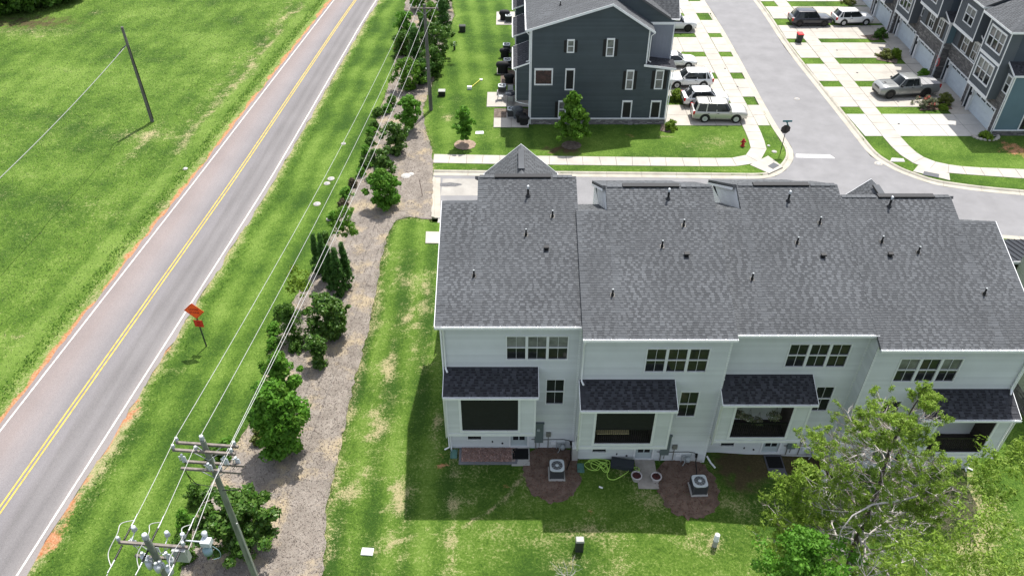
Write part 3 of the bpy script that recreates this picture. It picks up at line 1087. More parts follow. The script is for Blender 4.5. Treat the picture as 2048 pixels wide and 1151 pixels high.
for i, (a, b) in enumerate(((67.4, 71.6), (73.4, 77.5), (79.0, 83.1), (84.4, 88.5), (89.7, 93.7), (96, 100))):
    driveway(names_nw[i] + ' concrete driveway of the dark green row counted from the hydrant', lambda y: 14.6, nwx, a, b, M_conc, 3, 2)
    driveway(names_nw[i] + ' driveway apron between pavement and kerb on the dark green side', lambda y: nwx(y) + 1.57, lambda y: 24.43, a, b, M_conc, 1, 2)
for i, (a, b, m) in enumerate(((65.35, 69.7, M_conc2), (71.2, 75.65, M_conc), (77.0, 81.2, M_conc), (82.8, 86.95, M_conc), (88.1, 92.1, M_conc), (94.2, 98.2, M_conc), (100, 104, M_conc))):
    driveway((names_nw + ['seventh'])[i] + ' concrete driveway of the garage row counted from the near end', lambda y: nex(y) + 1.61, lambda y: 45.0, a, b, m, 4, 2)
    driveway((names_nw + ['seventh'])[i] + ' driveway apron between pavement and kerb on the garage side', lambda y: float(np.interp(y, [65, 69, 74, 81, 88, 97, 110], [32.75, 32.4, 32.05, 31.75, 31.5, 31.6, 30.9])), lambda y: nex(y) - .01, a, b, m, 1, 2)
    if i > 0:
        driveway((names_nw + ['seventh'])[i] + ' doorstep walk at the garage row', lambda y: 42.6, lambda y: 45.0, a - (1.5 if i != 3 else 1.55), a - .01, m, 1, 1)
# stop bar
P_ = px([(1592, 307), (1667, 309), (1672, 317.5), (1592, 315)])
P_ = [G(1592, 308, -.116), G(1660, 309.2, -.116), G(1670, 316.5, -.116), G(1592, 314.5, -.116)]
mb = MB()
mb.face(*[Vector((p.x, p.y, -.1155)) for p in P_])
mb.m = 1
for u0, u1 in ((1613, 1626), (1634, 1643), (1655, 1663)):
    a, b = G(u0, 310.3, -.112), G(u1, 313, -.112)
    mb.face((a.x, b.y, -.111), (b.x, b.y, -.111), (b.x, a.y, -.111), (a.x, a.y, -.111))
mb.build('stop_line', [M_paintw, M_paintgrey], kind='structure', label='white worn stop line painted across the side street')
# worn concrete patch with an oil stain at the closed end of the street
a, b = G(880, 391, -.116), G(960, 353, -.116)
mb = MB()
mb.face((a.x + .05, a.y, -.1155), (b.x + 3, a.y, -.1155), (b.x + 3, b.y - .35, -.1155), (a.x + .05, b.y - .35, -.1155))
mb.build('road_patch', mat('stained_patch', (.33, .315, .29), .9, .12, .8, .002, 60, detail=6), kind='structure', label='paler worn patch at the closed end of the side street')
c_ = G(900, 369, -.115)
mb = MB()
r9 = random.Random(9)
mb.face(*[(c_.x + 1.15 * math.cos(k * .3927) * r9.uniform(.75, 1.15), c_.y + .34 * math.sin(k * .3927) * r9.uniform(.7, 1.2), -.111) for k in range(16)])
mb.build('oil_stain', mat('oil_stain', (.10, .10, .105), .6, .3, 4), kind='structure', label='dark oily stain on the paler patch')
# small pad beside the pale house
P_ = px([(852, 464), (905, 465), (905, 488), (851, 487)])
mb = MB()
mb.prism([Vector((p.x, p.y, -.02)) for p in P_], (0, 0, .09))
mb.build('utility_pad', M_conc, label='small square concrete pad beside the pale roof', cat='concrete pad')
# concrete strip (stub's left margin)
P_ = px([(870, 346), (884, 346), (880, 378), (868, 378)])
# ------------------------------------------------------------------ house parts
def window(root, F, u0, z0, u1, z1, trim=.09, mid=True, vert=1, blind=True, panes=True, name='window', head=False, mats=None, split=.5, proud=.05):
    """sash window: casing and bars as the window part, panes as its sub-parts"""
    mb = MB()
    a, b, c, d = u0, z0, u1, z1
    p = proud
    mb.fbox(F, a - trim, b - trim, -.02, c + trim, b, p)
    mb.fbox(F, a - trim, d, -.02, c + trim, d + trim * (1.6 if head else 1), p + (.02 if head else 0))
    mb.fbox(F, a - trim, b, -.02, a, d, p)
    mb.fbox(F, c, b, -.02, c + trim, d, p)
    t = .016
    zm = b + (d - b) * split
    if mid: mb.fbox(F, a, zm - .03, -.03, c, zm + .03, .02)
    for i in range(1, vert + 1):
        x = a + (c - a) * i / (vert + 1)
        mb.fbox(F, x - t / 2, b, -.03, x + t / 2, zm - .03 if mid else d, .005)
        if mid: mb.fbox(F, x - t / 2, zm + .03, -.03, x + t / 2, d, .005)
    w = mb.build(name, M_white, root)
    if panes:
        for (lo, hi, m) in (((b, zm - .03, M_glass), (zm + .03, d, M_glassb if blind else M_glass)) if mid else ((b, d, M_glass),)):  # upper pane paler: a drawn blind, with sky reflection painted into its colour
            q = MB()
            q.fbox(F, a, lo, -.05, c, hi, -.035)
            q.build('pane', mats or m, w)
    return w
def board(root, F, pts, name, m):
    """pts: list of (u0,v0,n0,u1,v1,n1)"""
    o = None
    for p in pts:
        mb = MB()
        mb.fbox(F, *p)
        o = mb.build(name, m, root)
    return o
def battens(mb, F, poly, holes, step=.305):
    us = [p[0] for p in poly]
    u = min(us) + step / 2
    while u < max(us):
        vs = []
        n = len(poly)
        for i in range(n):
            (a, b), (c, d) = poly[i], poly[(i + 1) % n]
            if (a - u) * (c - u) <= 0 and abs(a - c) > 1e-9: vs.append(b + (d - b) * (u - a) / (c - a))
        if len(vs) >= 2:
            for s, t in minus([(min(vs), max(vs))], [(h[1], h[3]) for h in holes if h[0] - .02 < u < h[2] + .02]):
                mb.fbox(F, u - .02, s, 0, u + .02, t, .02)
        u += step
def roof_plane(root, F, polys, dark=False, under=.16, tabs=.009, step=.145, name='roof', tl=(.12, .30), parent=None):
    """deck as the roof part, shingle courses as its sub-part"""
    mb = MB()
    for p in polys:
        mb.prism([F(u, v, -under) for u, v in p], F.N * (under - .004))
    deck = mb.build(name, M_fascia, root) if parent is None else parent
    sh = MB()
    for p in polys:
        courses(sh, F, p, [], step, .012, tabs=tabs, tl=tl)
    sh.build('shingles', [M_shd, M_tabd, M_slotd] if dark else [M_shing, M_tab, M_slot], deck, kind='stuff')
    return deck
def vent_pipe(root, F, u, v, h=.5, cap=False, lean=True):
    """black roof pipe with pale rim and square flashing; capped ones are ovens' exhausts"""
    mb = MB()
    b = F(u, v, .02)
    mb.fbox(F, u - .11, v - .12, .012, u + .11, v + .12, .03)
    if cap:
        mb.tube([b, b + Z_ * .12], .09, 10)
        mb.box(b.x - .13, b.y - .12, b.z + .10, b.x + .13, b.y + .10, b.z + .17)
    else:
        mb.tube([b, b + Z_ * .12], .085, 10, .06)
        mb.tube([b + Z_ * .1, b + Z_ * h], .045, 10)
        mb.m = 1
        mb.tube([b + Z_ * h, b + Z_ * (h + .03)], .046, 10)
    mb.build('vent_pipe', [M_black, M_tank], root)
def flue(root, F, u, v):
    mb = MB()
    b = F(u, v, .02)
    mb.tube([b, b + Z_ * .45], .06, 10)
    mb.lathe(b + Z_ * 0, [(.14, 0), (.06, .12)], 12)
    mb.m = 1
    mb.tube([b + Z_ * .38, b + Z_ * .56], .045, 10)
    mb.tube([b + Z_ * .54, b + Z_ * .62 + Y_ * .02, b + Z_ * .60 - Y_ * .08], .06, 10)
    mb.build('flue_pipe', [M_black, M_ins], root)

def townhouse(name_label, O, Uv, Dv, Wd, pal, hs=1.0, front='gable', mslope=.65, vents=(), porch_kind='screen', left_end=False, right_end=False,
              cat='townhouse', group='pale grey townhouses in a joined row', tabs=.009, pale_tops=(1, 1, 1), detailed=True, holes_end=None, base_stone=0.0,
              low_u=(5.35, 6.25), tri_u=((3.25, 4.18), (4.32, 5.24), (5.38, 6.32)), porch_w=4.74, gu_=4.05, gend=13.3):
    root = empty('townhouse', O, 0, name_label, cat, group)
    S, B = pal['siding'], pal['batten']
    U, D = Vector(Uv), Vector(Dv)
    O = Vector(O)
    N = -D
    Fre = Fr(O, U, Z_, N)                                # rear wall
    h = lambda z: z * hs
    ze, zlo, zhi = h(9.76), h(12.08), h(12.62)
    zw = h(9.66) + .02
    sl = (zlo - h(9.66)) / 7.38
    # ---- rear wall
    holes = []
    wz = (h(7.14), h(8.73))
    for a, b in tri_u: holes.append((a, wz[0], b, wz[1]))
    holes.append((low_u[0], h(3.74), low_u[1], h(5.62)))
    holes.append((3.42, .16, 4.36, 2.24))
    holes.append((1.0, .74, 1.75, 1.45))
    mb = MB()
    courses(mb, Fre, [(0, -.3), (Wd, -.3), (Wd, zw), (0, zw)], holes, .178, .034, start=.0)
    mb.build('siding', S, root, kind='stuff')
    for i, (a, b) in enumerate(tri_u):
        window(root, Fre, a, wz[0], b, wz[1], .07, blind=bool(pale_tops[i % 3]))
    window(root, Fre, low_u[0], h(3.74), low_u[1], h(5.62), .07, blind=False)
    w = window(root, Fre, 1.0, .74, 1.75, 1.45, .06, mid=False, vert=0, blind=False)
    # back door
    mb = MB()
    for q in ((3.32, .1, 0, 3.42, 2.34, .05), (4.36, .1, 0, 4.46, 2.34, .05), (3.42, 2.24, 0, 4.36, 2.34, .05), (3.42, .08, -.05, 4.36, .17, .06)): mb.fbox(Fre, *q)
    mb.m = 1
    mb.fbox(Fre, 3.42, .17, -.07, 4.36, 2.24, -.02)
    for q in ((3.5, .26, -.02, 4.28, .56, -.008),): mb.fbox(Fre, *q)
    dr_ = mb.build('back_door', [M_white, M_door], root)
    for a, b in ((3.56, 3.86), (3.92, 4.22)):
        q = MB()
        q.fbox(Fre, a, .66, -.018, b, 1.95, -.01)
        q.build('pane', M_glass, dr_)
    # corner boards
    board(root, Fre, [(-.0, -.3, .005, .11, zw, .028)] + [(Wd - .11, -.3, .005, Wd, zw, .028)], 'corner_board', M_white)
    # ---- end walls
    def endwall(u, nrm, narrow, lift):
        F = Fr(O + U * u, D, Z_, nrm)
        zp, dp = (zlo, 7.0) if narrow else (zhi, 8.65)
        df = 10.5 if narrow else 12.9
        zf = zp - mslope * (df - dp)
        main = [(0, -.3), (df, -.3), (df, zf), (dp, zp), (0, zw - .0)]
        mb = MB()
        hl = holes_end or []
        courses(mb, F, main, [x[:4] for x in hl], .178, lift, start=0)
        if narrow:
            courses(mb, F, [(10.5, -.3), (12.8, -.3), (12.8, h(5.95)), (10.5, h(6.3))], [x[:4] for x in hl], .178, lift, start=0)
        mb.build('end_siding', S, root, kind='stuff')
        return F
    if left_end:
        FE = endwall(0, -U, True, .014)
        board(root, FE, [(-.0, -.3, .004, .12, zw, .03), (12.68, -.3, .004, 12.8, h(5.9), .03), (10.38, h(6.3), .004, 10.5, zlo - mslope * 3.5, .03)], 'corner_board', M_white)
    else:
        endwall(0, -U, True, .0)
        FE = None
    endwall(Wd, U, False, .014 if right_end else 0.012)
    # ---- step wall between the low and the high part of the roof, facing u=0 side
    F2 = Fr(O + U * 1.62, D, Z_, -U)
    fe = 12.9
    zfe = zhi - mslope * (fe - 8.65)
    mb = MB()
    courses(mb, F2, [(7.0, zlo - .05), (10.5, zlo - mslope * 3.5 - .05), (fe, zfe), (8.65, zhi - .02)], [], .178, .014, start=0)
    mb.build('end_siding', S, root, kind='stuff')
    mb = MB()
    pb = [(9.2, h(6.0)), (fe, h(6.0)), (fe, zfe - .02), (9.2, zlo - mslope * 2.2 - .1)]
    F2b = Fr(O + U * 1.60, D, Z_, -U)
    if front == 'gable':
        courses(mb, F2b, [(10.3, h(6.0)), (fe, h(6.0)), (fe, zfe - .02), (10.3, zfe - .02)], [], 4, 0)
        battens(mb, F2b, [(10.3, h(6.0)), (fe, h(6.0)), (fe, zfe - .02), (10.3, zfe - .02)], [])
        mb.build('bay_side', B, root)
        board(root, F2b, [(fe - .1, h(6.0), .0, fe, zfe - .02, .03), (10.6, zfe - .25, .0, fe, zfe - .02, .035)], 'corner_board', M_white)
    else:
        courses(mb, F2b, [(9.2, h(6.0)), (fe + .6, h(6.0)), (fe + .6, zfe - .4), (9.2, zfe - .4 + .6)], [], 4, 0)
        mb.build('bay_side', M_white, root)
    # ---- front walls
    Ff = Fr(O + D * 12.8, U, Z_, D)
    mb = MB()
    courses(mb, Ff, [(0, -.3), (Wd, -.3), (Wd, h(6)), (0, h(6))], [], .178, 0)
    courses(mb, Fr(O + D * 10.5, U, Z_, D), [(0, h(5.9)), (1.65, h(5.9)), (1.65, zlo - mslope * 3.5), (0, zlo - mslope * 3.5)], [], .178, 0)
    courses(mb, Fr(O + D * 12.9, U, Z_, D), [(1.62, h(5.9)), (Wd, h(5.9)), (Wd, zfe), (1.62, zfe)], [], .178, 0)
    mb.build('front_wall', S, root)
    # ---- roofs
    lo0 = -.3 if left_end else -.06
    hi1 = Wd + (.3 if right_end else .06)
    Vr = (D + Z_ * sl).normalized()
    Fro = Fr(O + D * -.38 + Z_ * (h(9.66) + .12), U, Vr, (Z_ - D * sl).normalized())
    k = math.hypot(1, sl)
    roof = roof_plane(root, Fro, [[(lo0, 0), (1.62, 0), (1.62, 7.38 * k), (lo0, 7.38 * k)], [(1.62, 0), (hi1, 0), (hi1, 9.03 * k), (1.62, 9.03 * k)]], tabs=tabs)
    mf = mslope
    kf = math.hypot(1, mf)
    def fslope(d0, z0, u0, u1, dend, nm='roof'):
        L = (dend - d0) * kf
        F = Fr(O + D * dend + Z_ * (z0 - mf * (dend - d0) + .12), U, (Z_ * mf - D).normalized(), (Z_ + D * mf).normalized())
        roof_plane(root, F, [[(u0, 0), (u1, 0), (u1, L), (u0, L)]], tabs=tabs * .8, step=.16, parent=roof)
        mb = MB()
        mb.prism([F(u0, 0, -.16), F(u1, 0, -.16), F(u1, L, -.16), F(u0, L, -.16)], F.N * .155)
        mb.build('front_roof', M_fascia, root)
        return F
    FN = fslope(7.0, zlo, lo0, 1.62, 10.85)
    if front == 'gable':
        FW = fslope(8.65, zhi, 1.45, hi1, 12.45)
        # front gable
        gu, gz, hw_, gs = gu_, h(12.12), 2.25, .9
        ge = gend
        for s in (-1, 1):
            Vg = (Z_ * gs - U * s).normalized()
            Fg = Fr(O + U * (gu + s * hw_) + Z_ * (gz - gs * hw_), D, Vg, (Z_ + U * s * gs).normalized())
            Lg = hw_ * math.hypot(1, gs)
            roof_plane(root, Fg, [[(ge - 1.7, 0), (ge, 0), (ge, Lg), (9.0, Lg)]], tabs=tabs * .8, step=.16, parent=roof)
            mb = MB()
            mb.prism([Fg(ge - 1.7, 0, -.14), Fg(ge, 0, -.14), Fg(ge, Lg, -.14), Fg(9.0, Lg, -.14)], Fg.N * .135)
            mb.build('gable_roof', M_fascia, root)
            board(root, Fg, [(ge, -.05, -.2, ge + .04, Lg, .02), (ge - 1.7, -.08, -.2, ge, 0, .02)], 'rake_board', M_white)
        mb = MB()
        mb.prism([O + U * (gu - hw_ + .1) + D * (ge - .4) + Z_ * (gz - gs * hw_), O + U * (gu + hw_ - .1) + D * (ge - .4) + Z_ * (gz - gs * hw_), O + U * gu + D * (ge - .4) + Z_ * (gz - .1)], D * .05)
        mb.build('gable_wall', B, root)
        mb = MB()
        Fv = Fr(O + U * gu + Z_ * (gz + .02), D, U, Z_)
        mb.fbox(Fv, ge - 2.9, -.17, .0, ge - .7, .17, .06)
        mb.m = 1
        mb.fbox(Fv, ge - 2.9, -.19, -.04, ge - .7, -.17, .05)
        mb.fbox(Fv, ge - 2.9, .17, -.04, ge - .7, .19, .05)
        mb.build('ridge_vent', [M_shing, M_black], root)
    else:
        FW = fslope(8.65, zhi, 1.45, 6.35, 13.6)
        fslope(8.65, zhi, 6.3, hi1, 12.1)
        mb = MB()
        Fq = Fr(O, U, Z_, D)
        for u0 in (1.45, 6.32):
            mb = MB()
            mb.prism([O + U * u0 + D * 8.65 + Z_ * (zhi - .02), O + U * u0 + D * 13.6 + Z_ * (zhi - mf * 4.95 + .0), O + U * u0 + D * 13.6 + Z_ * (zhi - mf * 4.95 - .22), O + U * u0 + D * 8.65 + Z_ * (zhi - .24)], U * .03)
            mb.build('rake_board', M_white, root)
    mb = MB()
    Rv = Fr(O + D * 8.65 + Z_ * (zhi + .12), U, D, Z_)
    mb.fbox(Rv, 2.55, -.17, -.02, 5.65, .17, .07)
    mb.build('ridge_vent', M_black, root)
    mb = MB()
    cu = 1.7
    while cu < Wd - .3:
        if not (2.4 < cu < 5.6): mb.fbox(Rv, cu, -.15, -.01, cu + .28, .13, .022)
        cu += .27
    mb.build('ridge_cap', M_tab, root, kind='stuff')
    # fascia, gutter, downspout
    mb = MB()
    Fg = Fr(O + D * -.38 + Z_ * (h(9.66) + .12), U, Z_, N)
    mb.fbox(Fg, lo0, -.17, -.03, hi1, -.02, .0)
    mb.fbox(Fg, lo0, -.14, .0, hi1, -.12, .115)
    mb.fbox(Fg, lo0, -.14, .115, hi1, .0, .13)
    mb.fbox(Fg, lo0, -.14, 0, lo0 + .012, 0, .12)
    mb.fbox(Fg, hi1 - .012, -.14, 0, hi1, 0, .12)
    cu = lo0 + .45
    while cu < hi1:
        mb.fbox(Fg, cu, -.03, 0, cu + .03, -.005, .125)
        cu += .92
    mb.build('gutter', M_gut, root)
    mb = MB()
    p0 = Fre(.07, h(9.66) - .03, .42)
    pr = 6.5
    mb.tube([p0, Fre(.07, h(9.66) - .18, .40), Fre(.06, h(9.66) - .5, .10), Fre(.06, h(pr) + .25, .10), Fre(.06, h(pr) + .10, .16), Fre(.16, h(pr) + .02, .38)], .05, 6)
    mb.build('downspout', M_gut, root)
    # rake boards at open ends
    if left_end:
        mb = MB()
        Fk = Fr(O + U * lo0, D, Z_, -U)
        def rake(d0, z0, d1, z1, Fk=Fk, wd=.2):
            mb = MB()
            p = [(d0, z0 - wd), (d1, z1 - wd), (d1, z1 + .01), (d0, z0 + .01)]
            mb.prism([Fk(a, b, .002) for a, b in p], Fk.N * .035)
            mb.build('rake_board', M_white, root)
        e0 = h(9.66) + .12
        rake(-.42, e0 - .01, 7.0, e0 + sl * 7.38)
        rake(7.0, zlo + .12, 10.9, zlo + .12 - mf * 3.9)
        rake(10.2, h(6.45), 13.15, h(6.05))
        mb = MB()
        mb.prism([Fk(-.38, h(9.6), 0), Fk(-.38, h(9.6), -.3), Fk(0, h(9.6), -.3), Fk(0, h(9.6), 0)], Z_ * .1)
        mb.build('soffit', M_white, root)
        # shed roof over the projecting front room
        Vs = (Z_ * .12 - D).normalized()
        Fs = Fr(O + D * 13.15 + Z_ * h(6.08), U, Vs, (Z_ + D * .12).normalized())
        roof_plane(root, Fs, [[(lo0, 0), (1.58, 0), (1.58, 2.7), (lo0, 2.7)]], dark=True, name='porch_roof', tabs=tabs)
        mb = MB()
        Fd = Fr(O, D, Z_, -U)
        mb.tube([O + D * 10.95 + U * (lo0 + .25) + Z_ * (zlo - mf * 3.95), O + D * 10.62 + U * .02 + Z_ * (zlo - mf * 3.95 - .35), O + D * 10.6 + U * -.04 + Z_ * h(6.7), O + D * 10.85 + U * .1 + Z_ * h(6.5)], .045, 6)
        mb.build('downspout', M_gut, root)
        mb = MB()
        mb.tube([O + D * 12.95 + U * -.05 + Z_ * h(6.0), O + D * 12.87 + U * -.07 + Z_ * .15], .045, 6)
        mb.build('downspout', M_gut, root)
        mb = MB()
        mb.tube([O + D * -.06 + U * -.07 + Z_ * h(9.6), O + D * -.06 + U * -.07 + Z_ * .12, O + D * -.2 + U * -.35 + Z_ * .06], .05, 6)
        mb.build('downspout', M_gut, root)
    # ---- projecting porch box
    pu0, pu1, pd, pz0, pz1 = 0.02, porch_w, 1.25, h(2.6), h(5.86)
    Fp = Fr(O - D * pd, U, Z_, N)
    op = (.84, h(3.0), 3.82, pz1 - .08)
    mb = MB()
    courses(mb, Fp, [(pu0, pz0), (pu1, pz0), (pu1, pz1), (pu0, pz1)], [op], .178, .014)
    for u, nn in ((pu0, -U), (pu1, U)):
        Fs_ = Fr(O + U * u - D * pd, D, Z_, nn)
        courses(mb, Fs_, [(0, pz0), (pd, pz0), (pd, h(6.4)), (0, pz1)], [], .178, .014)
    mb.face(*[Fp(*q) for q in ((pu0, pz0, 0), (pu1, pz0, 0), (pu1, pz0, -pd), (pu0, pz0, -pd))])
    porch = mb.build('porch_box', S, root)
    board(porch, Fp, [(pu0 - .02, pz0 - .06, -.02, pu1 + .02, pz0 + .14, .035), (pu0 - .02, pz0 + .14, .0, pu0 + .09, pz1, .03), (pu1 - .09, pz0 + .14, 0, pu1 + .02, pz1, .03),
                      (op[0] - .13, op[1] - .14, -.02, op[2] + .13, op[1], .05), (op[0] - .13, op[1], -.02, op[0], pz1, .05), (op[2], op[1], -.02, op[2] + .13, pz1, .05)], 'porch_trim', M_white)
    # dark room behind the opening (lined with brown boards)
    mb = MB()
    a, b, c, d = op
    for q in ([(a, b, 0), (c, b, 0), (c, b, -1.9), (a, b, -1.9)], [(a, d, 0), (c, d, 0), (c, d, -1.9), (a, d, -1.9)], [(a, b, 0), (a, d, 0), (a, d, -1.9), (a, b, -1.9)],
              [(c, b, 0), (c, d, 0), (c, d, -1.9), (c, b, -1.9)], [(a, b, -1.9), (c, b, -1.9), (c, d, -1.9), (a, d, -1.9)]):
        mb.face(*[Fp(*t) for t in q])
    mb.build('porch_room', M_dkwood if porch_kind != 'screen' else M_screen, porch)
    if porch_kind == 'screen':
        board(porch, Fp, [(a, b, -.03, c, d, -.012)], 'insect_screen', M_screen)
    else:
        z1_ = b + 1.0
        mb = MB()
        u = a + .05
        while u < c:
            mb.fbox(Fp, u, b + .08, -.10, u + .02, z1_, -.08)
            u += .11
        mb.fbox(Fp, a, z1_, -.12, c, z1_ + .05, -.06)
        mb.fbox(Fp, a, b + .03, -.12, c, b + .08, -.06)
        mb.build('railing', M_black, porch)
        if porch_kind == 'blind':
            board(porch, Fp, [(a, b + 1.15, -.03, c, d, -.015), (a, b + 1.08, -.05, c, b + 1.15, -.0)], 'roller_screen', M_screen)
    # porch roof
    ps = (h(6.53) - h(5.92)) / 1.55
    Vp = (D + Z_ * ps).normalized()
    Fpr = Fr(O - D * 1.55 + Z_ * (h(5.92) + .03), U, Vp, (Z_ - D * ps).normalized())
    Lp = 1.55 * math.hypot(1, ps)
    roof_plane(root, Fpr, [[(pu0 - .06, 0), (pu1 + .12, 0), (pu1 + .12, Lp), (pu0 - .06, Lp)]], dark=True, under=.1, name='porch_roof', tabs=tabs)
    mb = MB()
    Fg = Fr(O - D * 1.55 + Z_ * (h(5.92) + .03), U, Z_, N)
    a, b = pu0 - .06, pu1 + .12
    mb.fbox(Fg, a, -.15, -.03, b, -.01, 0)
    mb.fbox(Fg, a, -.12, 0, b, -.10, .1)
    mb.fbox(Fg, a, -.12, .1, b, .0, .112)
    cu = a + .3
    while cu < b:
        mb.fbox(Fg, cu, -.02, 0, cu + .03, 0, .11)
        cu += 1.05
    for u_ in (a, b):
        mb.prism([O + U * u_ - D * 1.55 + Z_ * (h(5.92) - .09), O + U * u_ + Z_ * (h(6.53) - .09), O + U * u_ + Z_ * (h(6.53) + .045), O + U * u_ - D * 1.55 + Z_ * (h(5.92) + .045)], U * (.03 if u_ == b else -.03))
    mb.build('gutter', M_gut, root)
    mb = MB()
    mb.tube([Fp(.02, h(5.85), .30), Fp(-.03, h(5.6), .08), Fp(-.03, pz0 - .1, .08), Fp(.02, pz0 - .25, -.3), Fre(.03, pz0 - .45, .08), Fre(.03, .12, .08), Fre(.05, .06, .3)], .045, 6)
    mb.build('downspout', M_gut, root)
    # roof penetrations
    for q in vents:
        if q[0] == 'f': flue(root, Fro, q[1], q[2])
        else: vent_pipe(root, Fro, q[1], q[2], .36, q[0] == 'c')
    # meters and pipes on the rear wall
    if detailed:
        e = MB()
        e.fbox(Fre, 4.78, .62, .02, 5.26, 2.2, .16)
        e.fbox(Fre, 4.70, 2.2, .02, 5.30, 2.24, .17)
        ep = e.build('electric_panel', mat('panel_grey', (.12, .15, .15), .5), root)
        q = MB()
        q.lathe(Fre(4.98, 1.75, .16), [(.09, 0), (.09, -.07 * (1 if N.y < 0 else -1))] if abs(N.y) > .5 else [(.09, -.0), (.09, -.07)], 14, axis='y' if abs(N.y) > .5 else 'x')
        q.build('meter', M_tank, ep)
        q = MB()
        q.fbox(Fre, 5.42, 1.1, .02, 5.68, 1.42, .14)
        q.tube([Fre(5.55, 1.1, .07), Fre(5.55, .0, .07)], .025, 6)
        q.tube([Fre(4.85, .62, .07), Fre(4.85, .0, .07)], .03, 6)
        q.tube([Fre(5.05, .62, .07), Fre(5.05, .2, .07)], .02, 6)
        q.build('disconnect_box', mat('taupe_box', (.17, .17, .15), .6), root)
        q = MB()
        q.fbox(Fre, 5.72, .38, .02, 6.0, .62, .09)
        q.build('cable_box', M_white, root)
        q = MB()
        q.tube([Fre(6.05, .0, .12), Fre(6.05, .45, .12), Fre(6.3, .55, .14), Fre(6.55, .55, .14), Fre(6.55, .72, .14)], .028, 8)
        q.lathe(Fre(6.38, .3, .2), [(.02, -.16), (.15, -.12), (.17, .0), (.15, .13), (.05, .18)], 12)
        q.tube([Fre(6.15, .5, .14), Fre(6.2, .2, .35), Fre(6.1, .0, .4)], .025, 6)
        q.build('gas_meter', M_tank, root)
        q = MB()
        q.tube([Fre(4.6, .78, .04), Fre(5.2, .76, .05), Fre(6.4, .78, .05), Fre(6.75, .70, .06), Fre(6.86, .45, .07)], .02, 6)
        q.tube([Fre(6.86, .62, .07), Fre(6.87, .35, .07)], .07, 8)
        q.tube([Fre(6.87, .4, .08), Fre(6.88, .05, .15), Fre(6.80, .03, .9), Fre(6.55, .05, 1.6)], .03, 6)
        q.build('refrigerant_pipe', M_black, root)
        q = MB()
        q.lathe(Fre(2.95, .42, .03), [(.055, -.03), (.055, .05)], 10, axis='y' if abs(N.y) > .5 else 'x')
        q.box(*(Fre(2.35, .5, .01)), *(Fre(2.42, .62, .05)))
        q.build('outdoor_tap', M_black, root)
        board(root, Fre, [(0.1, -.3, .0, Wd - .1, .06, .02)], 'foundation', M_conc)
    return root, dict(U=U, D=D, O=O, Fre=Fre, FE=FE, Fro=Fro, Fp=Fp, h=h, root=root)

pale = dict(siding=M_siding, batten=M_siding)
dark = dict(siding=M_sidingd, batten=M_batten)
units = []
def roofpt(O, z0, u, v, W_=None, mirror=None):
    """pixel on the rear roof -> (u, s) on the roof plane"""
    d = ray(u, v)
    sl = (12.08 - 9.66) / 7.38
    y0, zz0 = O[1] - .38, z0 + 9.78
    t = (zz0 - sl * y0 - CAM_H) / (d[2] - sl * d[1])
    x, y = t * d[0], t * d[1]
    uu = (x - O[0]) if not mirror else (O[0] - x)
    return uu, (y - y0) * math.hypot(1, sl)
U_spec = [
    ('pale grey end townhouse nearest the road, brick-red paver patio and black porch screen', (-3.5, 29.05, 0.0), 1, 7.0, 'gable', 'screen',
     [('f', 1056, 392), ('p', 1105, 433), ('p', 1052, 470), ('c', 1093, 498), ('p', 948, 552)]),
    ('second pale townhouse from the road, lime hose coiled at its back step', (3.5, 28.25, -0.10), 1, 7.4, 'shed', 'blind',
     [('f', 1336, 398), ('p', 1367, 451), ('p', 1324, 493), ('c', 1373, 511), ('p', 1225, 590)]),
    ('third pale townhouse from the road, open porch full of hanging plants', (10.9, 29.0, -0.50), 1, 7.2, 'shed', 'open',
     [('f', 1576, 402), ('p', 1639, 446), ('p', 1594, 486), ('c', 1646, 513), ('p', 1504, 558)]),
    ('fourth pale townhouse, behind the pine, with its porch on the right', (25.85, 28.2, -0.75), -1, 7.75, 'gable', 'open',
     [('f', 1778, 413), ('p', 1763, 484), ('c', 1780, 511), ('p', 1836, 505), ('p', 1968, 588)])]
for i, (lb, O, sx, Wd, fr, pk, vs) in enumerate(U_spec):
    vv = []
    for k_, a, b in vs:
        uu, s = roofpt(O, O[2], a, b, mirror=sx < 0)
        vv.append((k_, uu, s))
    # the tops of the pipes stand away from the eye: pixels above are of their feet
    r_, inf = townhouse(lb, O, (sx, 0, 0), (0, 1, 0), Wd, pale, front=fr, vents=vv, porch_kind=pk, left_end=(i in (0, 3)), mslope=.65 if fr == 'gable' else .56,
                        pale_tops=((1, 1, 1), (0, 0, 0), (0, 0, 0), (1, 0, 1))[i], gu_=4.85 if i == 3 else 4.05, gend=11.4 if i == 3 else 13.3)
    units.append(inf)

# ---- the dark green row: end wall faces the camera
def shuttered(root, F, u0, z0, u1, z1):
    window(root, F, u0, z0, u1, z1, .10, vert=0, head=True, mats=M_glassb)
    w = (u1 - u0) * .52
    for a in (u0 - .12 - w, u1 + .12):
        mb = MB()
        mb.fbox(F, a, z0 - .05, .015, a + w, z1 + .05, .045)
        for k in range(int((z1 - z0) / .09)):
            mb.fbox(F, a + .05, z0 + .02 + k * .09, .045, a + w - .05, z0 + .07 + k * .09, .058)
        mb.build('shutter', M_shutter, root)
gO = Vector((1.66, 67.7, 0))
gx0 = 1.66
endwin = [('s', 4.98, 7.15, 5.45, 8.15), ('s', 8.48, 6.80, 9.0, 8.25), ('p', 2.15, 4.08, 3.6, 5.42), ('d', 4.95, 3.58, 5.6, 5.42), ('s', 10.5, 3.62, 11.0, 5.30), ('s', 13.15, 3.66, 13.72, 5.32),
          ('s', 4.42, .78, 4.95, 2.28), ('d', 10.38, .70, 11.1, 2.28), ('d', 13.05, .70, 13.8, 2.28)]
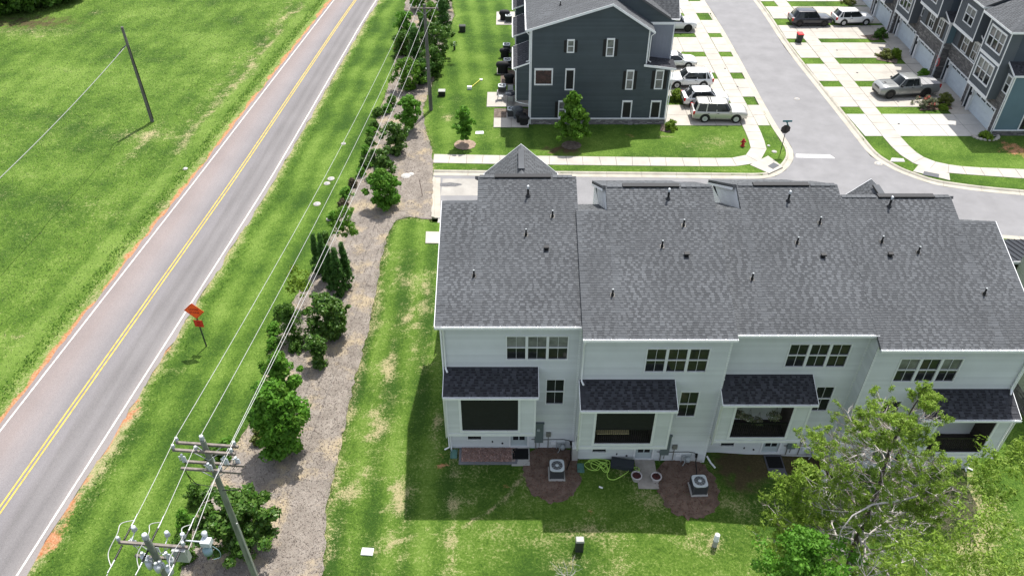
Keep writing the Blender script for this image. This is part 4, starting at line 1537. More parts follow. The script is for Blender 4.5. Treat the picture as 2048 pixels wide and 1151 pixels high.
he = [(a - gx0, b, c - gx0, d) for _, a, b, c, d in endwin]
group_g = 'dark green townhouses in a joined row'
glabels = ['dark slate green end townhouse facing the camera, shuttered windows and stone base', 'second dark green townhouse behind the end one, light grey battened front bay', 'third dark green townhouse of the row, at the top edge']
for i in range(3):
    r_, inf = townhouse(glabels[i], (1.66, 67.7 + 7.3 * i, 0), (0, 1, 0), (1, 0, 0), 7.3, dark, hs=.945, front='gable', mslope=.63, left_end=(i == 0), right_end=(i == 2),
                        vents=[('p', 3.0, 3.2)] if i == 0 else [], holes_end=he if i == 0 else None, group=group_g, detailed=False, porch_kind='open', tabs=.008)
    if i == 0:
        FE = inf['FE']
        for (kd, a, b, c, d) in endwin:
            a, c = a - gx0, c - gx0
            if kd == 's': shuttered(r_, FE, a, b, c, d)
            elif kd == 'd':
                window(r_, FE, a, b, c, d, .11, mid=False, vert=0, head=True, mats=M_panel)
            else:
                w = window(r_, FE, a, b, c, d, .12, mid=False, vert=0, head=True, mats=mat('reddish_interior_pane', (.032, .014, .012), .12, .6, 3))
        mb = MB()
        stones(mb, Fr(FE.O + FE.N * .01, FE.U, FE.V, FE.N), [(.12, 0), (12.8, 0), (12.8, .56), (.12, .56)], [], h=(.07, .12), w=(.16, .5))
        mb.build('stone_base', M_std, r_, kind='stuff')
        board(r_, FE, [(.0, .56, .0, 12.8, .66, .12)], 'stone_cap', M_white)
        board(r_, FE, [(9.3, .02, .0, 9.75, .3, .16)], 'crawl_vent', M_std)

# ---- garage row on the right: fronts face the street
def garage_house(label, y0, Wd, xf, kind, first=False, last=False):
    root = empty('townhouse', (xf, y0, 0), 0, label, 'townhouse', 'garage-front townhouses along the street')
    xd = 57.0
    F = Fr((xf, y0, 0), Y_, Z_, -X_)
    gz = 2.2
    g0, g1 = (.75, 5.0) if kind == 'A' else (1.0, 5.0)
    d0, d1 = g1 + .28, g1 + .78
    zs = 6.05
    # ground floor wall with openings
    mb = MB()
    courses(mb, F, [(0, -.1), (Wd, -.1), (Wd, 3.2 if kind == 'A' else 3.9), (0, 3.2 if kind == 'A' else 3.9)], [(g0, -.1, g1, gz), (d0, -.1, d1, gz + .05)], 4, 0)
    mb.build('front_wall', M_mort, root)
    mb = MB()
    S0 = Fr((xf, y0, 0), Y_, Z_, -X_)
    top = 3.05 if kind == 'A' else 3.78
    stones(mb, S0, [(0, 0), (Wd, 0), (Wd, top), (0, top)], [(g0 - .1, 0, g1 + .1, gz + .1), (d0 - .06, 0, d1 + .06, gz + .15)], h=(.08, .15), w=(.18, .5))
    if kind == 'A':
        stones(mb, S0, [(0, 3.05), (1.25, 3.05), (1.25, 3.9), (0, 3.9)], [], h=(.08, .15), w=(.18, .5))
    if not first:
        stones(mb, Fr((xf, y0, 0), X_, Z_, -Y_), [(0, 0), (1.2, 0), (1.2, 3.78), (0, 3.78)], [], h=(.08, .15), w=(.18, .5))
    mb.build('stone_veneer', M_st, root, kind='stuff')
    # garage door: sections with panels and a row of small windows
    gd = MB()
    Fg = Fr((xf + .22, y0, 0), Y_, Z_, -X_)
    for k in range(4):
        gd.fbox(Fg, g0, k * gz / 4 + .006, 0, g1, (k + 1) * gz / 4 - .006, .04)
        for j in range(4):
            a = g0 + .08 + j * (g1 - g0 - .08) / 4
            gd.fbox(Fg, a, k * gz / 4 + .1, .04, a + (g1 - g0) / 4 - .14, (k + 1) * gz / 4 - .1, .052)
    g = gd.build('garage_door', M_garage, root)
    for j in range(4):
        a = g0 + .12 + j * (g1 - g0 - .12) / 4
        for k in range(3):
            q = MB()
            q.fbox(Fg, a + k * .27, gz * .83, .05, a + k * .27 + .2, gz * .93, .058)
            q.build('pane', M_glass, g)
    board(root, F, [(g0 - .12, 0, -.02, g0, gz, .09), (g1, 0, -.02, g1 + .12, gz, .09), (g0 - .12, gz, -.02, g1 + .12, gz + .13, .10), (d0 - .1, 0, -.02, d0, gz + .1, .09), (d1, 0, -.02, d1 + .08, gz + .1, .09), (d0 - .1, gz + .1, -.02, d1 + .08, gz + .2, .1)], 'door_trim', M_white)
    # recessed entry
    mb = MB()
    Fd = Fr((xf + .9, y0, 0), Y_, Z_, -X_)
    mb.fbox(Fd, d0, 0, -.04, d1, 2.15, 0)
    mb.m = 1
    for u_ in (d0, d1):
        mb.face(F(u_, 0, 0), F(u_, 0, -.9), F(u_, gz + .05, -.9), F(u_, gz + .05, 0))
    mb.face(F(d0, gz + .05, 0), F(d1, gz + .05, 0), F(d1, gz + .05, -.9), F(d0, gz + .05, -.9))
    mb.build('front_door', [M_doord, M_navy], root)
    mb = MB()
    for u_ in (g0, g1):
        mb.face(F(u_, 0, 0), F(u_, 0, -.22), F(u_, gz, -.22), F(u_, gz, 0))
    mb.face(F(g0, gz, 0), F(g1, gz, 0), F(g1, gz, -.22), F(g0, gz, -.22))
    mb.build('garage_reveal', M_white, root)
    lamp = MB()
    p = F(d0 - .16, 1.75, .14)
    lamp.box(p.x - .07, p.y - .07, p.z - .16, p.x + .07, p.y + .07, p.z + .12)
    lamp.build('wall_lamp', M_black, root)
    # second floor
    zt = 9.4
    third0 = 1.3 if kind == 'A' else 1.25
    wins2, wins3 = [], []
    if kind == 'A':
        by0, by1, bx = 1.3, 5.1, xf - .95
        Fb = Fr((bx, y0, 0), Y_, Z_, -X_)
        tri = lambda z0_, z1_: [(1.95, z0_, 2.75, z1_), (2.85, z0_, 3.65, z1_), (3.75, z0_, 4.55, z1_)]
        hs_ = tri(3.98, 5.72) + tri(7.0, 8.62)
        mb = MB()
        pol = [(by0, 3.0), (by1, 3.0), (by1, zt), (by0, zt)]
        courses(mb, Fb, pol, hs_, 4, 0)
        battens(mb, Fb, pol, [(1.8, 3.85, 4.7, 5.9), (1.8, 6.85, 4.7, 8.8)])
        for yy_, nn in ((by0, -Y_), (by1, Y_)):
            Fs = Fr((bx, y0 + yy_, 0), X_, Z_, nn)
            courses(mb, Fs, [(0, 3.0), (1.0, 3.0), (1.0, zt), (0, zt)], [], 4, 0)
        mb.face((bx, y0 + by0, 3.0), (bx, y0 + by1, 3.0), (bx + 1, y0 + by1, 3.0), (bx + 1, y0 + by0, 3.0))
        mb.build('bay', M_battend, root)
        for q in hs_: window(root, Fb, *q, .06, vert=0)
        bt = [(1.83, 3.86, 0, 4.67, 3.92, .06), (1.83, 5.78, 0, 4.67, 5.9, .06), (1.83, 6.88, 0, 4.67, 6.94, .06), (1.83, 8.68, 0, 4.67, 8.8, .06), (1.83, 3.9, 0, 1.89, 5.8, .06), (4.61, 3.9, 0, 4.67, 5.8, .06), (1.83, 6.9, 0, 1.89, 8.7, .06), (4.61, 6.9, 0, 4.67, 8.7, .06)]
        board(root, Fb, bt + [(by0 - .03, 2.92, -.0, by1 + .03, 3.2, .04), (by0 - .03, 6.05, 0, by1 + .03, 6.32, .04), (by0 - .03, 3.2, 0, by0 + .1, zt, .03), (by1 - .1, 3.2, 0, by1 + .03, zt, .03)], 'bay_trim', M_white)
        Fm = Fr((xf, y0, 0), Y_, Z_, -X_)
        mb = MB()
        courses(mb, Fm, [(0, 3.9), (by0, 3.9), (by0, zs), (0, zs)], [(.28, 4.05, .95, 5.5)], .178, .012)
        courses(mb, Fm, [(by1, 3.0), (Wd, 3.0), (Wd, zt), (by1, zt)], [], .178, .012)
        mb.build('siding', M_battend, root, kind='stuff')
        window(root, Fm, .28, 4.05, .95, 5.5, .09, vert=0, head=True)
        x3 = xf - .95
    else:
        Fm = Fr((xf - .02, y0, 0), Y_, Z_, -X_)
        ws = [(1.3, 3.98, 2.2, 5.5), (3.2, 3.98, 4.2, 5.5)]
        dk = [(.75, 3.95, 1.2, 5.55), (2.35, 3.95, 3.05, 5.55), (4.35, 3.95, 4.9, 5.55)]
        mb = MB()
        courses(mb, Fm, [(0, 3.78), (Wd, 3.78), (Wd, zs + .1), (0, zs + .1)], ws, 4, 0)
        battens(mb, Fm, [(0, 3.78), (Wd, 3.78), (Wd, zs), (0, zs)], [(.7, 3.9, 5.0, 5.6)])
        mb.build('upper_front', M_battend, root)
        for q in ws: window(root, Fm, *q, .07, vert=1)
        for q in dk: board(root, Fm, [(q[0], q[1], 0, q[2], q[3], .03)], 'infill_panel', M_panel)
        board(root, Fm, [(0, 3.74, 0, Wd, 3.84, .07), (0, 5.6, 0, Wd, 5.72, .04)], 'sill_band', M_white)
        by0, by1, bx = 1.25, 5.5, xf - .9
        Fb = Fr((bx, y0, 0), Y_, Z_, -X_)
        hs_ = [(2.4, 6.95, 3.2, 8.4), (3.3, 6.95, 4.1, 8.4)]
        mb = MB()
        pol = [(by0, 5.95), (by1, 5.95), (by1, zt), (by0, zt)]
        courses(mb, Fb, pol, hs_, 4, 0)
        battens(mb, Fb, pol, [(2.2, 6.8, 4.3, 8.6)])
        for yy_, nn in ((by0, -Y_), (by1, Y_)):
            Fs = Fr((bx, y0 + yy_, 0), X_, Z_, nn)
            courses(mb, Fs, [(0, 5.95), (1.0, 5.95), (1.0, zt), (0, zt)], [], 4, 0)
        mb.face((bx, y0 + by0, 5.95), (bx, y0 + by1, 5.95), (bx + 1, y0 + by1, 5.95), (bx + 1, y0 + by0, 5.95))
        mb.build('bay', M_battend, root)
        for q in hs_: window(root, Fb, *q, .08, vert=0, head=True)
        board(root, Fb, [(by0 - .03, 5.88, 0, by1 + .03, 6.15, .04), (by0 - .03, 6.15, 0, by0 + .1, zt, .03), (by1 - .1, 6.15, 0, by1 + .03, zt, .03)], 'bay_trim', M_white)
        mb = MB()
        courses(mb, Fr((xf, y0, 0), Y_, Z_, -X_), [(by1, 5.9), (Wd, 5.9), (Wd, zt), (by1, zt)], [], .178, .012)
        mb.build('siding', M_navy, root, kind='stuff')
        x3 = bx
    # side walls: lower two floors flush, third floor set back over a small shed roof
    Fs = Fr((xf, y0, 0), X_, Z_, -Y_)
    holes = []
    if first: holes = [(2.35, .62, 3.35, 2.35), (1.9, 3.95, 2.9, 5.5), (4.6, 3.95, 5.6, 5.5)]
    mb = MB()
    courses(mb, Fs, [(0, -.1), (xd - xf, -.1), (xd - xf, zs), (0, zs)], holes, .178, .014, start=0)
    mb.build('siding', M_blue, root, kind='stuff')
    if first:
        window(root, Fs, *holes[0], .11, mid=False, vert=0, head=True, mats=M_panel)
        window(root, Fs, *holes[1], .1, vert=0, head=True)
        window(root, Fs, *holes[2], .1, vert=0, head=True)
        mb = MB()
        stones(mb, Fr((xf, y0, 0), X_, Z_, -Y_), [(0, 0), (xd - xf, 0), (xd - xf, .5), (0, .5)], [], h=(.08, .14))
        mb.build('stone_base', M_st, root, kind='stuff')
        board(root, Fs, [(0, .5, 0, xd - xf, .6, .1)], 'stone_cap', M_white)
    board(root, Fs, [(-.03, .0, .0, .1, zs, .035)], 'corner_board', M_white)
    Ft = Fr((xf - .95 if kind == 'A' else bx, y0 + third0, 0), X_, Z_, -Y_)
    mb = MB()
    courses(mb, Fr(Ft.O + X_ * 1.0, X_, Z_, -Y_), [(0, zs), (xd - xf, zs), (xd - xf, zt), (0, zt)], [], .178, .014, start=0)
    mb.build('upper_side_siding', M_navy, root, kind='stuff')
    # small shed roof
    sl = .42
    Vs = (Y_ + Z_ * sl).normalized()
    Fsh = Fr((xf - .25, y0 - .25, zs - .08), X_, Vs, (Z_ - Y_ * sl).normalized())
    Ls = (third0 + .25) * math.hypot(1, sl)
    roof_plane(root, Fsh, [[(0, 0), (xd - xf, 0), (xd - xf, Ls), (0, Ls)]], dark=True, under=.12, name='side_roof', tabs=.007, step=.18)
    mb = MB()
    q = Fr((xf - .25, y0 - .25, zs - .08), X_, Z_, -Y_)
    mb.fbox(q, -.03, -.16, -.02, xd - xf, .02, .03)
    q = Fr((xf - .25, y0 - .25, zs - .1), Vs, (Z_ - Y_ * sl).normalized(), -X_)
    mb.fbox(q, 0, -.12, -.01, Ls, .03, .03)
    mb.build('side_roof_fascia', M_white, root)
    # main roof: hip over the third floor
    ex, ey0, ey1 = x3 - .35, y0 + third0 - .35, y0 + Wd + .02
    rs = .42
    ztp = zt + .02
    xm = (ex + xd) / 2
    if first:
        half = 3.2
        apx = Vector((ex + half, ey0 + half, ztp + half * rs))
        far = Vector((ex + half, ey1 + .0, ztp + half * rs))
        # plane facing the street
        Vw = (X_ + Z_ * rs).normalized()
        Lw = half * math.hypot(1, rs)
        Fw = Fr((ex, ey0, ztp), Y_, Vw, (Z_ - X_ * rs).normalized())
        roof = roof_plane(root, Fw, [[(0, 0), (ey1 - ey0, 0), (ey1 - ey0, Lw), (half, Lw)]], tabs=.007, step=.18)
        Vw2 = (Y_ + Z_ * rs).normalized()
        Fw2 = Fr((ex, ey0, ztp), X_, Vw2, (Z_ - Y_ * rs).normalized())
        roof_plane(root, Fw2, [[(0, 0), (xd - ex, 0), (xd - ex, Lw), (half, Lw)]], tabs=.007, step=.18, parent=roof)
        mb = MB()
        mb.face(apx, far, (xd, ey1, apx.z), (xd, apx.y, apx.z))
        mb.build('roof_top', M_shing, root)
    else:
        Vw = (X_ + Z_ * rs).normalized()
        half = 5.0
        Lw = half * math.hypot(1, rs)
        Fw = Fr((ex, ey0, ztp), Y_, Vw, (Z_ - X_ * rs).normalized())
        roof = roof_plane(root, Fw, [[(0, 0), (ey1 - ey0, 0), (ey1 - ey0, Lw), (0, Lw)]], tabs=.007, step=.18)
    q = Fr((ex, ey0, ztp), Y_, Z_, -X_)
    q2 = Fr((ex, ey0, ztp), X_, Z_, -Y_)
    mb = MB()
    mb.fbox(q, -.02, -.18, -.02, ey1 - ey0, .0, .03)
    mb.fbox(q2, 0, -.18, -.02, xd - ex, .0, .03)
    mb.face((ex, ey0, ztp - .15), (ex, ey1, ztp - .15), (ex + .5, ey1, ztp - .15), (ex + .5, ey0, ztp - .15))
    mb.face((ex, ey0, ztp - .155), (xd, ey0, ztp - .155), (xd, ey0 + .4, ztp - .155), (ex, ey0 + .4, ztp - .155))
    mb.build('eave_gutter', M_gut, root)
    mb = MB()
    mb.tube([F(.08, zs - .1, .06), F(.08, .25, .06), F(.0, .08, .3)], .045, 6)
    mb.build('downspout', M_gut, root)
    return root
GL_ = ['near end garage townhouse with two stacked triple-window bays and blue side wall', 'second garage townhouse from the near end, stone band and red wreath by its door',
       'third garage townhouse from the near end, stone above the garage and twin upper windows', 'fourth garage townhouse from the near end, dark bay over its garage',
       'fifth garage townhouse from the near end, stone pier beside the white car', 'sixth garage townhouse, at the top edge of the row']
gy0 = [(65.5, 6.1, 44.4, 'A'), (71.6, 6.1, 44.75, 'B'), (77.7, 6.0, 43.95, 'B'), (83.7, 6.1, 44.3, 'A'), (89.8, 6.1, 43.9, 'A'), (95.9, 6.1, 44.2, 'B')]
for i, (y0, Wd, xf, kd) in enumerate(gy0):
    garage_house(GL_[i], y0, Wd, xf, kd, first=(i == 0))

# ---- sage green house at the right edge, behind the fourth pale townhouse
root = empty('house', (31.2, 30, -.75), 0, 'sage green sided building with dark standing seam metal roof, cut off by the right edge', 'house')
Fw = Fr((31.2, 41.2, -.75), -Y_, Z_, -X_)
hl = [(3.6, 3.6, 4.5, 5.2), (7.4, 3.6, 8.3, 5.2)]
mb = MB()
courses(mb, Fw, [(0, 0), (9.7, 0), (9.7, 9.2), (2.9, 9.2), (2.9, 6.3), (0, 6.0)][:2] + [(9.7, 6.0), (0, 6.0)], hl, .178, .02)
courses(mb, Fw, [(2.9, 6.0), (9.7, 6.0), (9.7, 9.2), (2.9, 9.2)], [], .178, .02)
mb.build('siding', M_sage, root, kind='stuff')
mb = MB()
courses(mb, Fr((31.2, 41.2, -.75), X_, Z_, Y_), [(0, 0), (9, 0), (9, 6.2), (0, 6.2)], [], .178, 0)
mb.build('front_wall', M_sage, root, kind='stuff')
for q in hl: shuttered(root, Fw, *q)
mb = MB()
stones(mb, Fw, [(0, 0), (9.7, 0), (9.7, 1.1), (0, 1.1)], [])
mb.build('stone_base', M_st, root, kind='stuff')
sl_ = .25
Vm = (Z_ * sl_ - Y_).normalized()
Fm = Fr((30.8, 41.9, 5.3), X_, Vm, (Z_ + Y_ * sl_).normalized())
mb = MB()
mb.fbox(Fm, 0, 0, 0, 9, 3.6, .04)
mb.build('metal_roof', mat('dark_metal_roof', (.035, .037, .043), .35, metal=.4), root)
k = 0.0
while k < 9:
    mb = MB()
    mb.fbox(Fm, k, 0, .04, k + .03, 3.6, .08)
    mb.build('seam', MATS['dark_metal_roof'], root)
    k += .42
board(root, Fr((30.8, 41.9, 5.3), Vm, (Z_ + Y_ * sl_).normalized(), -X_), [(-.05, -.2, 0, 3.65, .0, .04)], 'fascia', M_white)
board(root, Fr((30.8, 38.4, 6.2), X_, Z_, -Y_), [(-.0, -.16, 0, 9, .05, .04)], 'fascia', M_white)
mb = MB()
for q in ([(31.2, 31.5), (40, 31.5)], [(31.2, 38.3), (40, 38.3)]):
    a_, b_ = q
    mb.prism([(a_[0], a_[1], -.75), (b_[0], b_[1], -.75), (b_[0], b_[1], 8.45), (a_[0], a_[1], 8.45)], (0, .05, 0))
mb.build('end_wall', M_sage, root, kind='stuff')
Vs_ = (X_ * 1 + Z_ * .35).normalized()
roof_plane(root, Fr((30.8, 38.6, 8.5), -Y_, Vs_, (Z_ - X_ * .35).normalized()), [[(0, 0), (7.4, 0), (7.4, 5), (0, 5)]], dark=True, tabs=.008)
# ------------------------------------------------------------------ plants
def leafmat(name, a, b, trans=.45, rough=.6, spec=.3, isl=.35):
    return mat(name, a, rough, island=isl, islandcol=b, trans=trans, spec=spec, var=.15, scale=1.5)
L_bright = leafmat('leaf_bright_green', (.075, .19, .015), (.15, .29, .03))
L_mid = leafmat('leaf_mid_green', (.085, .23, .02), (.15, .34, .035))
L_dark = leafmat('leaf_dark_green', (.048, .125, .015), (.11, .22, .03), .4)
L_mag = leafmat('leaf_glossy_dark', (.042, .125, .012), (.13, .23, .04), .35, .45, .35)
L_con = leafmat('foliage_conifer', (.035, .11, .016), (.08, .18, .03), .3)
L_yel = leafmat('leaf_yellow_green', (.13, .22, .015), (.20, .31, .03), .4)
L_pine = leafmat('pine_needles', (.13, .235, .016), (.30, .42, .07), .4)
L_red = leafmat('leaf_red', (.42, .06, .05), (.50, .13, .10), .3)
L_olive = leafmat('leaf_olive', (.12, .16, .03), (.20, .22, .06), .3)
L_var = leafmat('leaf_rose_grey', (.10, .15, .06), (.28, .25, .18), .3)
L_brown = leafmat('leaf_brownish', (.06, .045, .03), (.10, .09, .04), .2)

def leaves_at(cent, rad, per, size, r, aspect=.55, up=.25, squash=.8, fill=.5, axis_out=None):
    """quads for leaves round clump centres -> verts (4n,3)"""
    cent = np.asarray(cent, float)
    n = len(cent) * per
    c = np.repeat(cent, per, 0)
    rd = np.repeat(np.asarray(rad, float) if np.ndim(rad) else np.full(len(cent), rad), per)
    d = r.normal(size=(n, 3))
    d /= np.linalg.norm(d, axis=1)[:, None] + 1e-9
    rr = rd * (fill + (1 - fill) * r.uniform(0, 1, n) ** .5)
    p = c + d * rr[:, None] * np.array([1, 1, squash])
    nrm = d + r.normal(0, .55, (n, 3)) + np.array([0, 0, up])
    nrm /= np.linalg.norm(nrm, axis=1)[:, None] + 1e-9
    t = np.cross(nrm, r.normal(size=(n, 3)))
    t /= np.linalg.norm(t, axis=1)[:, None] + 1e-9
    b = np.cross(nrm, t)
    s = size * r.uniform(.55, 1.35, n)[:, None]
    a_ = t * s
    b_ = b * s * aspect
    V_ = np.stack([p - a_, p - b_ * 1.0 + a_ * .1, p + a_, p + b_ + a_ * .1], 1)
    return V_.reshape(-1, 3)
def crown_pts(shape, h, w, n, r, z0=0.0):
    """clump centres of a crown of height h and radius w standing on z0"""
    out, rad = [], []
    k = 0
    while len(out) < n and k < n * 60:
        k += 1
        t = r.uniform(0, 1)
        a = r.uniform(0, 6.28)
        if shape == 'round': pr = math.sqrt(max(0, 1 - (2 * t - 1) ** 2)) ** .8
        elif shape == 'oval': pr = max(0, math.sin(math.pi * (t * .86 + .10))) ** .7
        elif shape == 'cone': pr = (1 - t) ** .8 * min(1, t * 9 + .45)
        elif shape == 'column': pr = min(1, (1 - t) * 4) * min(1, t * 8 + .6)
        elif shape == 'mound': pr = math.sqrt(max(0, 1 - t * t))
        elif shape == 'top': pr = max(0, math.sin(math.pi * (t * .7 + .28)))
        else: pr = 1
        q = r.uniform(.45, 1) if r.uniform() < .75 else r.uniform(0, .6)
        lob = 1 + .22 * math.sin(a * 2.3 + t * 5 + h) + .12 * math.sin(a * 5 + t * 9)
        rr = w * pr * q * lob
        if pr < .12: continue
        out.append((rr * math.cos(a), rr * math.sin(a), z0 + h * t))
        rad.append(1)
    return np.array(out), np.array(rad)
def plant(name, label, cat, loc, shape, h, w, m, seed, z0=0.0, nclump=40, per=60, leaf=.09, clump=.3, trunk=.05, aspect=.55, group=None, limbs=7, tm=None, squash=.8, up=.25, lean=(0, 0), m2=None, multi=1):
    r = np.random.default_rng(seed)
    root = empty(name, loc, 0, label, cat, group)
    c, _ = crown_pts(shape, h, w, int(nclump * 1.5), r, z0)
    rad = clump * r.uniform(.45, 1.2, len(c))
    V_ = leaves_at(c, rad, int(per * .75), leaf, r, aspect, up, squash, .25)
    V_[:, 0] += lean[0] * V_[:, 2]
    V_[:, 1] += lean[1] * V_[:, 2]
    V_[:, 2] = np.maximum(V_[:, 2], .02)
    np_mesh('crown' if trunk else 'foliage', V_, np.arange(len(V_)).reshape(-1, 4), m, parent=root)
    if m2 is not None:
        k = r.choice(len(c), max(3, len(c) // 5))
        V2 = leaves_at(c[k] * 1.06, rad[k] * .8, per // 2, leaf, r, aspect, up, squash)
        V2[:, 2] = np.maximum(V2[:, 2], .02)
        np_mesh('flowers', V2, np.arange(len(V2)).reshape(-1, 4), m2, parent=root)
    if trunk:
        mb = MB()
        L_ = Vector((lean[0], lean[1], 0))
        for s in range(multi):
            a = s * 2.1
            o = Vector((math.cos(a), math.sin(a), 0)) * (.12 if multi > 1 else 0)
            top = z0 + h * .78
            path = [Vector((o.x * (1 + 2 * t) + .04 * math.sin(7 * t + seed), o.y * (1 + 2 * t) + .04 * math.cos(5 * t + seed), top * t)) + L_ * top * t for t in (0, .2, .4, .6, .8, 1)]
            mb.tube(path, trunk, 7, trunk * .25)
            for q in range(limbs):
                tip = c[(q * 5 + s) % len(c)]
                zt_ = max(z0 * .7, min(tip[2] * .6, top * .7)) 
                st = Vector((o.x * 1.5, o.y * 1.5, zt_)) + L_ * zt_
                tp = Vector(tip) + L_ * tip[2]
                mid = st.lerp(tp, .5) + Vector((0, 0, .06 * h * .3))
                mb.tube([st, mid, tp], trunk * .45, 5, trunk * .12)
        mb.build('trunk', tm or M_bark, root)
    return root
GT = 'young trees along the power line bed'
GS_ = 'shrubs planted in the long mulch bed'
def at(u, v):
    p = GL(u, v)
    return (p.x, p.y, max(p.z, p.z))
# street-side and yard trees
plant('tree', 'bright green leafy young tree in front of the dark green end house', 'tree', at(1143, 288), 'cone', 4.4, 1.8, L_bright, 1, .9, 60, 120, .15, .36, .06, aspect=.7)
plant('tree', 'small oval dark-green tree in a round mulch ring beside the pavement', 'tree', at(930, 289), 'oval', 2.8, .95, L_mid, 2, .8, 44, 90, .12, .3, .045, aspect=.6)
plant('tree', 'round leafy tree with short trunk where the far pole shadow ends', 'tree', at(823, 262), 'round', 2.9, 1.05, L_mid, 3, .5, 50, 100, .12, .34, .07, group=GT)
plant('magnolia', 'dark glossy magnolia just below the round leafy tree near the far pole', 'magnolia', at(793, 303), 'round', 2.7, 1.2, L_mag, 4, .05, 46, 90, .12, .36, .06, group=GT)
plant('magnolia', 'dark glossy magnolia directly behind the bright round tree', 'magnolia', at(766, 352), 'round', 2.5, 1.15, L_mag, 5, .05, 46, 90, .12, .36, .06, group=GT)
plant('tree', 'dense bright round tree standing on the mulch level with the pale roof ridge', 'tree', at(772, 414), 'oval', 3.1, 1.2, L_mid, 6, .15, 70, 120, .11, .34, .07, group=GT, m2=L_bright)
plant('tree', 'thin upright tree with sparse yellow-green leaves above the juniper clump', 'tree', at(703, 517), 'top', 2.2, 1.25, L_bright, 7, 2.3, 22, 60, .11, .34, .04, group=GT)
plant('tree', 'spindly tree with a small yellow-green top at the left edge of the bed', 'tree', at(606, 615), 'top', 2.2, .95, L_yel, 8, 1.5, 26, 32, .09, .32, .04, group=GT)
plant('tree', 'tall mid-green oak, the upper of the two big leafy trees', 'tree', at(578, 812), 'oval', 3.7, .95, L_mid, 9, .5, 50, 110, .12, .32, .07, group=GT, m2=L_bright)
plant('tree', 'biggest leafy tree of the bed, bright dense green with its shadow on mulch', 'tree', at(572, 905), 'oval', 4.9, 1.4, L_mid, 10, .4, 100, 140, .12, .46, .10, group=GT, m2=L_bright, multi=2)
plant('magnolia', 'big round glossy magnolia below the juniper clump', 'magnolia', at(664, 672), 'round', 3.2, 1.3, L_mag, 11, .1, 80, 120, .11, .34, .07, group=GT)
plant('magnolia', 'narrow small magnolia with pale flowers under the big round one', 'magnolia', at(637, 730), 'oval', 2.4, .62, L_mag, 12, .05, 40, 80, .11, .26, .04, group=GT)
plant('magnolia', 'broad glossy magnolia behind the leaning shaft of the near pole', 'magnolia', at(492, 1090), 'round', 3.6, 1.75, L_mag, 13, .2, 110, 150, .12, .38, .08, group=GT)
# juniper clump: five upright spires
for i, (u, v, h, w) in enumerate(((655, 560, 4.3, .55), (668, 578, 4.0, .6), (683, 588, 4.3, .62), (697, 575, 4.2, .5), (640, 545, 3.6, .5))):
    plant('juniper', ['leftmost but one', 'middle', 'broadest front', 'rightmost', 'leftmost'][i] + ' upright spire of the dark juniper clump', 'juniper', at(u, v), 'cone', h, w, L_con, 20 + i, .02, 110, 60, .10, .14, .05, aspect=.28, group='upright junipers standing in one clump', squash=1.6)
plant('conifer', 'dark loose conifer between the spindly tree and the small shrubs', 'conifer', at(590, 680), 'cone', 3.3, 1.0, L_dark, 30, .05, 60, 80, .09, .28, .05, aspect=.35, group=GT)
# row of big plants behind the far pole
for i, (u, v, sh, h, w, m, lb) in enumerate(((818, 178, 'oval', 3.2, 1.6, L_bright, 'bright leafy tree crossed by the wires below the far pole'), (833, 130, 'cone', 4.2, .9, L_con, 'dark upright evergreen left of the far pole shaft'),
                                             (808, 108, 'round', 2.4, 1.0, L_dark, 'dark bushy shrub left of the red-leaved plant'), (876, 118, 'round', 4.0, 1.6, L_mag, 'wide dark magnolia right of the far pole'),
                                             (889, 70, 'cone', 4.6, 1.1, L_con, 'tall dark evergreen right of the far pole top'), (862, 60, 'round', 3.0, 1.6, L_bright, 'bright leafy tree behind the far pole crossarm'),
                                             (888, 18, 'round', 4.2, 1.6, L_dark, 'dark tree at the top edge, right of the far pole'), (838, 20, 'round', 3.0, 1.3, L_mid, 'leafy tree at the top edge left of the far pole'), (850, 95, 'cone', 3.6, 1.0, L_con, 'dark evergreen directly behind the far pole shaft'))):
    plant('tree' if m is not L_con else 'conifer', lb, 'tree' if m is not L_con else 'conifer', at(u, v), sh, h, w, m, 40 + i, .05, 50, 80, .12, .4, .06, group='planting around the far pole')
for i, (u, v, h, w, m, lb) in enumerate(((812, 70, 2.6, 1.2, L_mid, 'mid-green bushy tree left of the far pole near the top edge'), (868, 150, 3.0, 1.2, L_dark, 'dark bushy tree right of the far pole below the magnolia'), (846, 165, 2.4, 1.0, L_con, 'dark evergreen crossed by the far pole shaft'))):
    plant('tree', lb, 'tree', at(u, v), 'round', h, w, m, 60 + i, .05, 50, 80, .12, .36, .06, group='planting around the far pole')
plant('shrub', 'red-leaved shrub beside the far end of the bed', 'shrub', at(800, 100), 'mound', 1.1, .6, L_red, 55, .05, 16, 50, .10, .25, 0)
# shrubs along the left edge of the bed
sh = [(786, 212, 1.2, .8, L_dark), (775, 225, .9, .8, L_mid), (757, 232, .9, .8, L_dark), (750, 258, .9, .7, L_dark), (744, 270, .8, .7, L_mid), (740, 290, .8, .6, L_dark), (732, 310, 1.0, .6, L_mid), (728, 335, 1.0, .6, L_dark), (744, 330, .8, .5, L_mid),
      (722, 352, .8, .5, L_mid), (706, 372, .7, .5, L_brown), (694, 392, .9, .7, L_mid), (686, 412, .6, .5, L_brown), (668, 440, .8, .6, L_mid), (650, 480, .8, .5, L_dark), (612, 575, .7, .45, L_dark), (562, 632, 1.0, .6, L_dark),
      (549, 664, .8, .55, L_mid), (548, 696, .9, .6, L_mid), (556, 722, .9, .6, L_dark), (538, 862, .9, .7, L_mid), (520, 880, 1.0, .8, L_olive), (455, 905, 1.1, .9, L_mid), (428, 915, .8, .7, L_dark), (395, 1000, 1.3, .8, L_dark), (376, 1052, 1.5, .7, L_mid), (366, 1090, .6, .7, L_dark), (378, 1120, .6, .5, L_dark), (592, 700, .7, .6, L_dark)]
